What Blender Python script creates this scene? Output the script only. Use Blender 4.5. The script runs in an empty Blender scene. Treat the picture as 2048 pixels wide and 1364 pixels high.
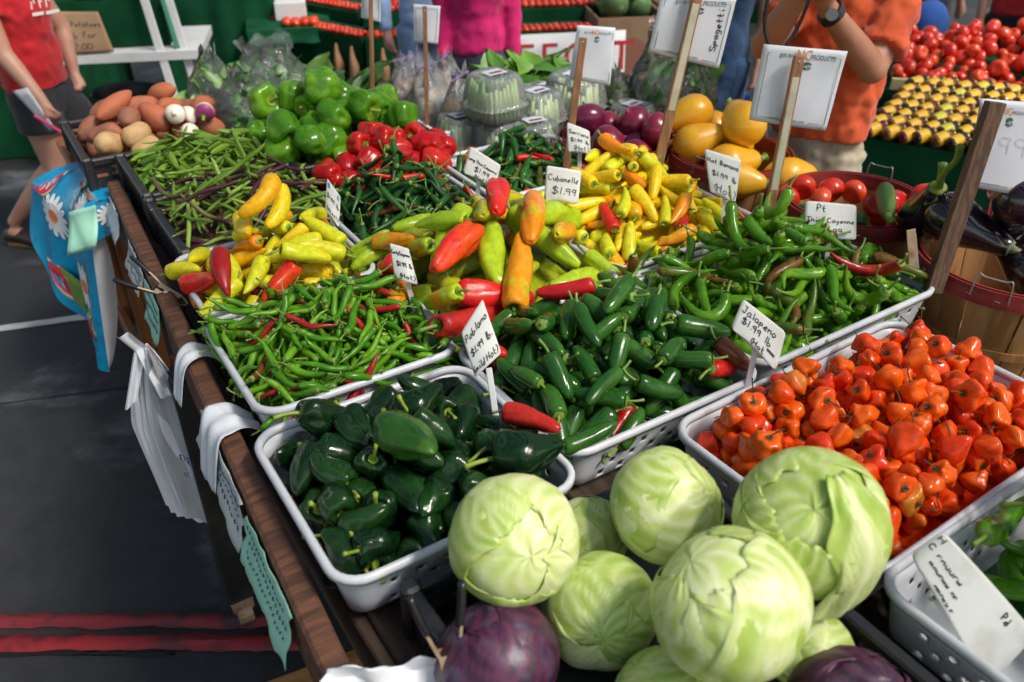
import bpy, math, random
import numpy as np
from mathutils import Vector, Matrix, Euler

# ------------------------------------------------------------------ camera, sky, sun, exposure
R = math.radians
sc = bpy.context.scene
col = sc.collection
cam_d = bpy.data.cameras.new('camera')
cam = bpy.data.objects.new('camera', cam_d); col.objects.link(cam)
cam.location = (0, 0, 2.05); cam.rotation_euler = (R(90 - 33), 0, 0)
cam_d.sensor_width = 36; cam_d.lens = 30.0; cam_d.clip_end = 300; cam_d.clip_start = .02
cam_d.dof.use_dof = True; cam_d.dof.focus_distance = 1.85; cam_d.dof.aperture_fstop = 3.2
sc.camera = cam

SUN_EL, SUN_AZ = 52, 118          # degrees; azimuth clockwise from +Y (the way the camera looks)
wd = bpy.data.worlds.new('World'); sc.world = wd; wd.use_nodes = True
nt = wd.node_tree
sky = nt.nodes.new('ShaderNodeTexSky'); sky.sky_type = 'NISHITA'; sky.sun_disc = False
sky.sun_elevation = R(SUN_EL); sky.sun_rotation = R(SUN_AZ); sky.air_density = 1.6; sky.dust_density = 3.5
nt.links.new(sky.outputs['Color'], nt.nodes['Background'].inputs['Color'])
nt.nodes['Background'].inputs['Strength'].default_value = 0.12
sun_d = bpy.data.lights.new('sun', 'SUN'); sun = bpy.data.objects.new('sun', sun_d); col.objects.link(sun)
sun_d.energy = 4.8; sun_d.angle = R(20); sun_d.color = (1, .95, .87)
sd = Vector((math.sin(R(SUN_AZ)) * math.cos(R(SUN_EL)), math.cos(R(SUN_AZ)) * math.cos(R(SUN_EL)), math.sin(R(SUN_EL))))
sun.rotation_euler = sd.to_track_quat('Z', 'Y').to_euler(); sun.location = (6, -4, 9)

sc.view_settings.view_transform = 'Standard'; sc.view_settings.look = 'None'
sc.view_settings.exposure = 1.22; sc.view_settings.gamma = 1.0; sc.view_settings.use_curve_mapping = False
sc.cycles.use_denoising = True
sc.cycles.max_bounces = 8; sc.cycles.transparent_max_bounces = 12
sc.cycles.sample_clamp_indirect = 6; sc.cycles.caustics_reflective = False; sc.cycles.caustics_refractive = False

# ------------------------------------------------------------------ helpers
TH = R(32.5); CT, ST = math.cos(TH), math.sin(TH)
def W(u, v, z=0.0):                       # stall frame (u across the stall, v along it) to world
    return Vector((u * CT - v * ST, u * ST + v * CT, z))
MT = Matrix.Rotation(TH, 4, 'Z')

def tag(o, label=None, cat=None, group=None, kind=None):
    if label: o['label'] = label
    if cat: o['category'] = cat
    if group: o['group'] = group
    if kind: o['kind'] = kind
    return o

def mesh(name, verts, faces, smooth=True):
    me = bpy.data.meshes.new(name)
    me.from_pydata([tuple(v) for v in verts], [], [tuple(int(i) for i in f) for f in faces])
    if smooth: me.polygons.foreach_set('use_smooth', [True] * len(me.polygons))
    me.update()
    return me

def link(name, data, m=None, parent=None, mw=None):
    o = bpy.data.objects.new(name, data); col.objects.link(o)
    if m is not None and data is not None:
        if len(data.materials) == 0: data.materials.append(m)
        elif data.materials[0] != m:
            o.material_slots[0].link = 'OBJECT'; o.material_slots[0].material = m
    if parent is not None: o.parent = parent
    if mw is not None: o.matrix_basis = mw
    return o

def empty(name, mw, label=None, cat=None, group=None):
    o = bpy.data.objects.new(name, None); col.objects.link(o); o.empty_display_size = .05
    o.matrix_basis = mw
    return tag(o, label, cat, group)

def TRS(loc, rot=(0, 0, 0), s=1.0):
    m = Matrix.Translation(Vector(loc)) @ Euler(rot).to_matrix().to_4x4()
    if s != 1.0: m = m @ Matrix.Diagonal((s, s, s, 1))
    return m

def smoothpath(pts, n):
    P = np.array(pts, float); k = len(P)
    if k == 2:
        t = np.linspace(0, 1, n)[:, None]; return P[0] * (1 - t) + P[1] * t
    Q = np.vstack([2 * P[0] - P[1], P, 2 * P[-1] - P[-2]])
    out = []
    for x in np.linspace(0, k - 1, n):
        i = min(int(x), k - 2); t = x - i
        a, b, c, d = Q[i], Q[i + 1], Q[i + 2], Q[i + 3]
        out.append(.5 * ((2 * b) + (c - a) * t + (2 * a - 5 * b + 4 * c - d) * t * t + (3 * b - a - 3 * c + d) * t ** 3))
    return np.array(out)

def frames(sp):
    sp = np.asarray(sp, float); n = len(sp)
    T = np.gradient(sp, axis=0); T /= np.linalg.norm(T, axis=1)[:, None] + 1e-12
    up = np.array([0, 0, 1.]) if abs(T[0][2]) < .9 else np.array([0, 1., 0])
    N = np.zeros_like(sp); B = np.zeros_like(sp)
    nn = up - T[0] * np.dot(up, T[0])
    for i in range(n):
        nn = nn - T[i] * np.dot(nn, T[i]); nn = nn / (np.linalg.norm(nn) + 1e-12)
        N[i] = nn; B[i] = np.cross(T[i], nn)
    return T, N, B

class MB:
    def __init__(s): s.v = []; s.f = []
    def add(s, v, f, M=None):
        b = len(s.v)
        if M is not None: v = [M @ Vector(tuple(p)) for p in v]
        s.v += [tuple(p) for p in v]; s.f += [tuple(int(i) + b for i in q) for q in f]
        return s
    def box(s, c, d, M=None, bev=0.0):
        x, y, z = d[0] / 2, d[1] / 2, d[2] / 2
        if bev <= 0:
            v = [(c[0] + i * x, c[1] + j * y, c[2] + k * z) for i in (-1, 1) for j in (-1, 1) for k in (-1, 1)]
            f = [(0, 1, 3, 2), (4, 6, 7, 5), (0, 4, 5, 1), (2, 3, 7, 6), (0, 2, 6, 4), (1, 5, 7, 3)]
            return s.add(v, f, M)
        b = min(bev, x * .9, y * .9, z * .9)
        v = []; idx = {}
        for i in (-1, 1):
            for j in (-1, 1):
                for k in (-1, 1):
                    for a, off in (('x', (0, b, b)), ('y', (b, 0, b)), ('z', (b, b, 0))):
                        idx[(i, j, k, a)] = len(v)
                        v.append((c[0] + i * (x - off[0]), c[1] + j * (y - off[1]), c[2] + k * (z - off[2])))
        I = lambda i, j, k, a: idx[(i, j, k, a)]
        f = []
        for i in (-1, 1):
            q = [I(i, -1, -1, 'x'), I(i, 1, -1, 'x'), I(i, 1, 1, 'x'), I(i, -1, 1, 'x')]; f.append(q if i > 0 else q[::-1])
            q = [I(-1, i, -1, 'y'), I(-1, i, 1, 'y'), I(1, i, 1, 'y'), I(1, i, -1, 'y')]; f.append(q if i > 0 else q[::-1])
            q = [I(-1, -1, i, 'z'), I(1, -1, i, 'z'), I(1, 1, i, 'z'), I(-1, 1, i, 'z')]; f.append(q if i > 0 else q[::-1])
        for j in (-1, 1):
            for k in (-1, 1):
                q = [I(-1, j, k, 'y'), I(1, j, k, 'y'), I(1, j, k, 'z'), I(-1, j, k, 'z')]; f.append(q if j * k < 0 else q[::-1])
                q = [I(j, -1, k, 'x'), I(j, 1, k, 'x'), I(j, 1, k, 'z'), I(j, -1, k, 'z')]; f.append(q if j * k > 0 else q[::-1])
                q = [I(j, k, -1, 'x'), I(j, k, 1, 'x'), I(j, k, 1, 'y'), I(j, k, -1, 'y')]; f.append(q if j * k < 0 else q[::-1])
        for i in (-1, 1):
            for j in (-1, 1):
                for k in (-1, 1):
                    q = [I(i, j, k, 'x'), I(i, j, k, 'y'), I(i, j, k, 'z')]; f.append(q if i * j * k > 0 else q[::-1])
        return s.add(v, f, M)
    def bar(s, a, b, w, h, up=(0, 0, 1), bev=0.0):
        a = Vector(a); b = Vector(b); d = b - a; L = d.length; x = d.normalized()
        y = Vector(up).cross(x).normalized(); z = x.cross(y)
        M = Matrix(((x.x, y.x, z.x, 0), (x.y, y.y, z.y, 0), (x.z, y.z, z.z, 0), (0, 0, 0, 1)))
        M = Matrix.Translation((a + b) / 2) @ M
        return s.box((0, 0, 0), (L, w, h), M, bev)
    def tube(s, pts, rads, m=8, caps=True, ell=1.0, n=None, M=None):
        sp = np.asarray(pts, float)
        if n: sp = smoothpath(sp, n)
        if np.isscalar(rads): rr = np.full(len(sp), rads)
        else: rr = np.interp(np.linspace(0, 1, len(sp)), np.linspace(0, 1, len(rads)), rads)
        T, N, B = frames(sp); v = []; f = []
        for i in range(len(sp)):
            for k in range(m):
                a = 2 * math.pi * k / m
                v.append(sp[i] + rr[i] * (math.cos(a) * N[i] + ell * math.sin(a) * B[i]))
        for i in range(len(sp) - 1):
            for k in range(m):
                f.append((i * m + k, i * m + (k + 1) % m, (i + 1) * m + (k + 1) % m, (i + 1) * m + k))
        if caps:
            f.append(tuple(range(m))[::-1]); f.append(tuple((len(sp) - 1) * m + k for k in range(m)))
        return s.add(v, f, M)
    def lathe(s, prof, m=24, M=None, lob=None):
        v = []; f = []; n = len(prof)
        for (r, z) in prof:
            for k in range(m):
                a = 2 * math.pi * k / m; q = r * (lob(a, z) if lob else 1)
                v.append((q * math.cos(a), q * math.sin(a), z))
        for i in range(n - 1):
            for k in range(m):
                f.append((i * m + k, i * m + (k + 1) % m, (i + 1) * m + (k + 1) % m, (i + 1) * m + k))
        return s.add(v, f, M)
    def grid(s, fn, nu, nv, M=None):
        v = [fn(i / nu, j / nv) for j in range(nv + 1) for i in range(nu + 1)]
        f = [(j * (nu + 1) + i, j * (nu + 1) + i + 1, (j + 1) * (nu + 1) + i + 1, (j + 1) * (nu + 1) + i) for j in range(nv) for i in range(nu)]
        return s.add(v, f, M)
    def data(s, name, smooth=False): return mesh(name, s.v, s.f, smooth)
    def build(s, name, m, parent=None, mw=None, smooth=False, solid=0.0, **kw):
        o = link(name, s.data(name, smooth), m, parent, mw)
        if solid:
            md = o.modifiers.new('solid', 'SOLIDIFY'); md.thickness = solid; md.offset = 0
        return tag(o, **kw) if kw else o

def vnoise(seed):                          # cheap smooth 3D noise from a few sines
    r = random.Random(seed); ks = [(r.uniform(-1, 1), r.uniform(-1, 1), r.uniform(-1, 1), r.uniform(0, 6.3)) for _ in range(6)]
    def f(x, y, z=0.0):
        return sum(math.sin(6 * (a * x + b * y + c * z) + d) for a, b, c, d in ks) / 3.2
    return f

# ------------------------------------------------------------------ materials
MATS = {}
def lin(c):
    return tuple(((x / 12.92) if x <= .04045 else ((x + .055) / 1.055) ** 2.4) for x in c)
def mat(name, base, rough=.5, c2=None, scale=8, lo=.4, hi=.6, bump=0, bscale=60, spec=.5, coat=0, metal=0, detail=4, stretch=None, sss=0, rnd=0.0, coatr=.1, coord='Object', sheen=0, distort=0.0, trans=0.0):
    if name in MATS: return MATS[name]
    m = bpy.data.materials.new(name); m.use_nodes = True; MATS[name] = m
    n = m.node_tree.nodes; l = m.node_tree.links; b = n['Principled BSDF']
    b.inputs['Roughness'].default_value = rough; b.inputs['Specular IOR Level'].default_value = spec
    b.inputs['Coat Weight'].default_value = coat; b.inputs['Coat Roughness'].default_value = coatr
    b.inputs['Metallic'].default_value = metal
    if trans: b.inputs['Transmission Weight'].default_value = trans
    if sheen: b.inputs['Sheen Weight'].default_value = sheen
    if sss: b.inputs['Subsurface Weight'].default_value = sss; b.inputs['Subsurface Radius'].default_value = (.6, .4, .2); b.inputs['Subsurface Scale'].default_value = .01
    base = tuple(base) + (1,) if len(base) == 3 else base
    b.inputs['Base Color'].default_value = base
    tc = n.new('ShaderNodeTexCoord'); vec = tc.outputs[coord]
    oi = n.new('ShaderNodeObjectInfo')
    ad = n.new('ShaderNodeVectorMath'); ad.operation = 'ADD'
    sca = n.new('ShaderNodeVectorMath'); sca.operation = 'SCALE'; sca.inputs[0].default_value = (37, 17, 53)
    l.new(oi.outputs['Random'], sca.inputs['Scale'])
    l.new(vec, ad.inputs[0]); l.new(sca.outputs[0], ad.inputs[1]); vec = ad.outputs[0]
    if stretch:
        mp = n.new('ShaderNodeMapping'); mp.inputs['Scale'].default_value = stretch; l.new(vec, mp.inputs[0]); vec = mp.outputs[0]
    if c2 is not None:
        t = n.new('ShaderNodeTexNoise'); t.inputs['Scale'].default_value = scale; t.inputs['Detail'].default_value = detail; t.inputs['Distortion'].default_value = distort
        l.new(vec, t.inputs['Vector'])
        src = t.outputs['Fac']
        if rnd:
            ma = n.new('ShaderNodeMath'); ma.operation = 'MULTIPLY_ADD'; ma.inputs[1].default_value = rnd; ma.inputs[2].default_value = -rnd / 2
            l.new(oi.outputs['Random'], ma.inputs[0])
            aa = n.new('ShaderNodeMath'); aa.operation = 'ADD'; l.new(src, aa.inputs[0]); l.new(ma.outputs[0], aa.inputs[1]); src = aa.outputs[0]
        mr = n.new('ShaderNodeMapRange'); mr.interpolation_type = 'SMOOTHSTEP'; mr.inputs[1].default_value = lo; mr.inputs[2].default_value = hi
        l.new(src, mr.inputs[0])
        mx = n.new('ShaderNodeMix'); mx.data_type = 'RGBA'; mx.inputs[6].default_value = base; mx.inputs[7].default_value = tuple(c2) + (1,)
        l.new(mr.outputs[0], mx.inputs[0]); l.new(mx.outputs[2], b.inputs['Base Color'])
    if bump:
        t2 = n.new('ShaderNodeTexNoise'); t2.inputs['Scale'].default_value = bscale; t2.inputs['Detail'].default_value = 3
        l.new(vec, t2.inputs['Vector'])
        bp = n.new('ShaderNodeBump'); bp.inputs['Strength'].default_value = bump; bp.inputs['Distance'].default_value = .004
        l.new(t2.outputs['Fac'], bp.inputs['Height']); l.new(bp.outputs['Normal'], b.inputs['Normal'])
        if coat: l.new(bp.outputs['Normal'], b.inputs['Coat Normal'])
    return m

def skin_mat(name, c1, c2, lo=.45, hi=.62, scale=9, rough=.2, coat=.0, bump=.05, bscale=35, rnd=.25, coatr=.12):
    if name in MATS: return MATS[name]
    m = mat(name, c1, rough, c2, scale, lo, hi, bump, bscale, .36, coat, rnd=rnd, detail=2, coatr=coatr)
    n = m.node_tree.nodes; l = m.node_tree.links; b = n['Principled BSDF']
    src = b.inputs['Base Color'].links[0].from_socket; tc = [q for q in n if q.type == 'VECT_MATH' and q.operation == 'ADD'][0]
    t = n.new('ShaderNodeTexNoise'); t.inputs['Scale'].default_value = 75; t.inputs['Detail'].default_value = 5; l.new(tc.outputs[0], t.inputs['Vector'])
    r = n.new('ShaderNodeMapRange'); r.inputs[1].default_value = .3; r.inputs[2].default_value = .7; r.inputs[3].default_value = .78; r.inputs[4].default_value = 1.12; l.new(t.outputs['Fac'], r.inputs[0])
    mx = n.new('ShaderNodeVectorMath'); mx.operation = 'SCALE'; l.new(src, mx.inputs[0]); l.new(r.outputs[0], mx.inputs['Scale'])
    t2 = n.new('ShaderNodeTexNoise'); t2.inputs['Scale'].default_value = 42; t2.inputs['Detail'].default_value = 3; l.new(tc.outputs[0], t2.inputs['Vector'])   # small corky scars
    r2 = n.new('ShaderNodeMapRange'); r2.inputs[1].default_value = .725; r2.inputs[2].default_value = .76; r2.inputs[4].default_value = .7; l.new(t2.outputs['Fac'], r2.inputs[0])
    m3 = n.new('ShaderNodeMix'); m3.data_type = 'RGBA'; m3.inputs[7].default_value = (.30, .20, .08, 1); l.new(r2.outputs[0], m3.inputs[0]); l.new(mx.outputs[0], m3.inputs[6]); l.new(m3.outputs[2], b.inputs['Base Color'])
    t4 = n.new('ShaderNodeTexNoise'); t4.inputs['Scale'].default_value = 24; t4.inputs['Detail'].default_value = 4; l.new(tc.outputs[0], t4.inputs['Vector'])
    r4 = n.new('ShaderNodeMapRange'); r4.inputs[1].default_value = .35; r4.inputs[2].default_value = .72; r4.inputs[3].default_value = rough * .8; r4.inputs[4].default_value = rough * 2.4 + .05; l.new(t4.outputs['Fac'], r4.inputs[0]); l.new(r4.outputs[0], b.inputs['Roughness'])
    return m

def wood(name, a, b, scale=6, stretch=(1, 12, 12), rough=.65, bump=.25):
    return mat(name, a, rough, b, scale, .35, .65, bump, scale * 2.2, stretch=stretch, detail=8, rnd=.2, distort=.4)

M_tray = mat('tray_plastic', (.58, .60, .64), .36, (.45, .46, .48), 9, .48, .80, .04, 30, detail=8)
M_crate = mat('black_plastic', (.018, .018, .02), .42, (.05, .048, .045), 14, .5, .8, .15, 60)
M_railwood = wood('weathered_brown_wood', (.15, .062, .032), (.06, .026, .014), 7, (1, 10, 10))
M_dirtwood = wood('dark_table_wood', (.07, .045, .03), (.03, .02, .014), 5, (9, 1, 9))
M_orangewood = wood('varnished_pine', (.36, .14, .045), (.22, .075, .02), 4, (12, 12, 1), .45, .1)
M_stake = wood('stake_pine', (.36, .18, .085), (.22, .1, .045), 9, (10, 10, 1), .7, .25)
M_darkstake = wood('weathered_stake', (.16, .085, .05), (.075, .04, .025), 10, (12, 12, 1), .75, .4)
M_slat = wood('basket_veneer', (.46, .235, .085), (.30, .13, .04), 5, (8, 8, 1), .6, .15)
M_redslat = wood('red_basket_band', (.33, .035, .03), (.2, .02, .02), 5, (1, 1, 6), .6, .15)
M_card = mat('card_stock', (.60, .61, .58), .5, (.45, .45, .4), 14, .5, .8)
M_paper = mat('paper', (.60, .62, .68), .5, (.52, .54, .60), 6, .45, .7, .1, 16)
M_ink = mat('black_ink', (.015, .015, .02), .6)
M_blueink = mat('blue_ink', (.02, .05, .16), .6)
M_greenink = mat('dark_green_ink', (.02, .09, .075), .6)
M_orangeink = mat('orange_ink', (.75, .25, .02), .6)
M_redpaint = mat('red_lettering', (.5, .02, .02), .6)
M_whiteplastic = mat('white_plastic', (.7, .71, .72), .35)
M_bagfilm = mat('white_bag_film', (.70, .72, .76), .38, (.62, .64, .68), 8, .4, .7, .35, 14)
M_metal = mat('bare_steel', (.45, .43, .4), .4, metal=1)
M_rustmetal = mat('rusty_steel', (.42, .31, .2), .45, (.22, .11, .05), 25, .45, .7, .2, 80, metal=.35)
M_blackgrip = mat('black_vinyl', (.012, .012, .013), .3)
M_greenpaper = mat('mint_paper', (.36, .68, .52), .7, (.3, .6, .46), 10, .4, .7, .1, 25)
M_greypaper = mat('torn_grey_paper', (.55, .57, .55), .75, (.4, .44, .45), 18, .4, .7, .1, 40)
M_cardboard = mat('cardboard', (.32, .2, .115), .8, (.26, .155, .085), 6, .4, .7)
M_drape = mat('green_felt', (.006, .062, .024), .95, (.004, .04, .016), 5, .4, .7, .25, 40, spec=.1)
M_drape2 = mat('green_felt_light', (.010, .085, .035), .95, (.006, .055, .024), 5, .4, .7, .25, 40, spec=.1)
M_whitepaint = mat('white_paint', (.72, .73, .74), .45, (.6, .6, .6), 6, .5, .8)
M_skin = mat('skin', (.50, .27, .19), .5, (.42, .2, .14), 7, .4, .7, .04, 60, sss=.1)
M_skin2 = mat('tanned_skin', (.42, .20, .12), .5, (.35, .15, .09), 7, .4, .7, .04, 60, sss=.1)

def clear_mat(name, tint=(1, 1, 1), alpha=.12, rough=.08, bump=.5, bscale=9):
    m = bpy.data.materials.new(name); m.use_nodes = True; MATS[name] = m
    n = m.node_tree.nodes; l = m.node_tree.links; n.remove(n['Principled BSDF'])
    out = n['Material Output']; tr = n.new('ShaderNodeBsdfTransparent'); tr.inputs[0].default_value = tint + (1,)
    gl = n.new('ShaderNodeBsdfGlossy'); gl.inputs['Roughness'].default_value = rough
    df = n.new('ShaderNodeBsdfDiffuse'); df.inputs[0].default_value = (.8, .82, .85, 1)
    fr = n.new('ShaderNodeFresnel'); fr.inputs[0].default_value = 1.38
    tx = n.new('ShaderNodeTexNoise'); tx.inputs['Scale'].default_value = bscale; tx.inputs['Detail'].default_value = 5; tx.inputs['Distortion'].default_value = .8
    tc = n.new('ShaderNodeTexCoord'); l.new(tc.outputs['Object'], tx.inputs['Vector'])
    bp = n.new('ShaderNodeBump'); bp.inputs['Strength'].default_value = bump; bp.inputs['Distance'].default_value = .03; l.new(tx.outputs['Fac'], bp.inputs['Height'])
    for x in (gl, df, fr): l.new(bp.outputs[0], x.inputs['Normal'])
    m1 = n.new('ShaderNodeMixShader'); m1.inputs[0].default_value = alpha; l.new(tr.outputs[0], m1.inputs[1]); l.new(df.outputs[0], m1.inputs[2])
    m2 = n.new('ShaderNodeMixShader'); l.new(fr.outputs[0], m2.inputs[0]); l.new(m1.outputs[0], m2.inputs[1]); l.new(gl.outputs[0], m2.inputs[2])
    l.new(m2.outputs[0], out.inputs[0])
    return m
M_film = clear_mat('clear_film', (.97, .98, .98), .075, .1, 1.0, 11)
M_clam = clear_mat('clear_clamshell', (.97, .99, .98), .2, .06, .25, 6)
M_zip = clear_mat('zip_bag_film', (.92, .92, .95), .2, .15, .9, 12)
# ------------------------------------------------------------------ the setting
rng = random.Random(7)
def floor_mat():
    m = bpy.data.materials.new('painted_concrete'); m.use_nodes = True
    n = m.node_tree.nodes; l = m.node_tree.links; b = n['Principled BSDF']
    b.inputs['Specular IOR Level'].default_value = .22
    tc = n.new('ShaderNodeTexCoord'); mp = n.new('ShaderNodeMapping'); mp.inputs['Scale'].default_value = (.8, 1.0, 1); mp.inputs['Location'].default_value = (.95, .35, 0); l.new(tc.outputs['Object'], mp.inputs[0])
    a = n.new('ShaderNodeTexNoise'); a.inputs['Scale'].default_value = 1.25; a.inputs['Detail'].default_value = 8; a.inputs['Roughness'].default_value = .62; l.new(mp.outputs[0], a.inputs['Vector'])
    r = n.new('ShaderNodeMapRange'); r.interpolation_type = 'SMOOTHSTEP'; r.inputs[1].default_value = .53; r.inputs[2].default_value = .65; l.new(a.outputs['Fac'], r.inputs[0])
    c = n.new('ShaderNodeTexNoise'); c.inputs['Scale'].default_value = 11; c.inputs['Detail'].default_value = 10; c.inputs['Roughness'].default_value = .7; l.new(tc.outputs['Object'], c.inputs['Vector'])
    m1 = n.new('ShaderNodeMix'); m1.data_type = 'RGBA'; m1.inputs[6].default_value = (.014, .0145, .016, 1); m1.inputs[7].default_value = (.054, .054, .056, 1); l.new(c.outputs['Fac'], m1.inputs[0])
    g = n.new('ShaderNodeTexNoise'); g.inputs['Scale'].default_value = 110; g.inputs['Detail'].default_value = 4; l.new(tc.outputs['Object'], g.inputs['Vector'])
    m3 = n.new('ShaderNodeMix'); m3.data_type = 'RGBA'; m3.inputs[6].default_value = (.03, .032, .038, 1); m3.inputs[7].default_value = (.22, .23, .26, 1); l.new(g.outputs['Fac'], m3.inputs[0])
    m2 = n.new('ShaderNodeMix'); m2.data_type = 'RGBA'; l.new(r.outputs[0], m2.inputs[0]); l.new(m1.outputs[2], m2.inputs[6]); l.new(m3.outputs[2], m2.inputs[7]); l.new(m2.outputs[2], b.inputs['Base Color'])
    rr = n.new('ShaderNodeMapRange'); rr.inputs[3].default_value = .38; rr.inputs[4].default_value = .72; l.new(c.outputs['Fac'], rr.inputs[0]); l.new(rr.outputs[0], b.inputs['Roughness'])
    bp = n.new('ShaderNodeBump'); bp.inputs['Strength'].default_value = .25; bp.inputs['Distance'].default_value = .003; l.new(g.outputs['Fac'], bp.inputs['Height']); l.new(bp.outputs[0], b.inputs['Normal'])
    return m
mb = MB(); mb.grid(lambda a, b: (-45 + 90 * a, -45 + 90 * b, 0), 6, 6); mb.build('ground', floor_mat(), kind='structure')

def paint_strip(name, x0, x1, ya, yb, z, m, seed, rag=.006, slope=0.0):
    nz = vnoise(seed); mb = MB(); n = 120
    def fn(a, b):
        x = x0 + (x1 - x0) * a
        e = nz(x * 6, b * 9) * rag + nz(x * 25, b * 5) * rag * .6
        return (x, ya + (yb - ya) * b + e + slope * (x - x0), z + (.016 * math.sin(math.pi * b) if rag > .004 else 0))
    mb.grid(fn, n, 6)
    return mb.build(name, m, smooth=True, kind='structure')
M_redline = mat('red_floor_paint', (.26, .008, .011), .6, (.09, .006, .008), 9, .45, .65, .5, 25)
M_redline2 = mat('worn_red_floor_paint', (.17, .010, .014), .65, (.04, .012, .013), 12, .45, .62, .5, 25)
M_whiteline = mat('worn_white_floor_paint', (.5, .5, .49), .6, (.25, .25, .26), 9, .5, .75)
paint_strip('painted_line_red', -4.5, -.56, 1.545, 1.598, .005, M_redline, 3)
paint_strip('painted_line_dull_red', -4.5, -.66, 1.622, 1.672, .005, M_redline2, 4)
paint_strip('painted_line_black', -4.5, -.95, 1.528, 1.543, .004, mat('black_floor_paint', (.008, .008, .009), .5), 5, .003)
paint_strip('painted_line_white', -6, -1.2, 3.02 - .9, 3.075 - .9, .004, M_whiteline, 6, .003, .3)

paint_strip('floor_joint', -6, -1.0, 2.74 - 1.0, 2.748 - 1.0, .003, mat('joint_dirt', (.008, .008, .008), .8), 8, .002, .24)
# unseen slatted roof added to shade the stalls and shape the glossy highlights
M_added_roof = mat('added_roof_dark', (.10, .10, .095), .7)
def added_roof_slat(x0, x1, y0, y1, z, t=.08):
    MB().box(((x0 + x1) / 2, (y0 + y1) / 2, z), (x1 - x0, y1 - y0, t)).build('added_slat_roof', M_added_roof, kind='structure')
for k in range(-11, 12):
    added_roof_slat(k * 1.3 - .44, k * 1.3 + .44, -6, 24, 4.6)

# ------------------------------------------------------------------ the long stall table
tb = empty('stall_table', MT.copy(), 'long brown wooden stall table carrying the pepper trays', 'table')
for i in range(7):
    u = .30 + i * .2185
    MB().box((u + .1, 1.55, .905), (.205, 2.75, .035), bev=.004).build('plank', M_dirtwood, tb)
RL = lambda v: .2 + .05 * (v - .76)
mb = MB(); mb.bar((RL(.35), .35, .925), (RL(2.86), 2.86, .925), .042, .135, bev=.006); mb.build('side_rail', M_railwood, tb)
MB().bar((.30, .2, .86), (.30, 2.8, .86), .05, .1, bev=.004).build('apron', M_dirtwood, tb)
M_blackpaint = mat('black_painted_post', (.012, .012, .013), .45, (.03, .028, .026), 12, .5, .7, .2, 30)
for (u, v) in ((.232, 1.82), (.30, .55), (1.78, 1.72), (1.78, .55), (.36, 2.6), (1.78, 2.6)):
    lg = MB().box((u, v, .5), (.075, .075, .78), bev=.006).build('leg', M_blackpaint, tb)
    mb = MB(); mb.box((u, v, .085), (.06, .05, .06), bev=.004); mb.tube([(u - .02, v, .04), (u + .02, v, .04)], .04, 14); mb.build('foot', M_rustmetal, lg)
MB().bar((.30, 1.86, .30), (.34, 2.6, .30), .04, .06).build('stretcher', M_blackpaint, tb)

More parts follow.
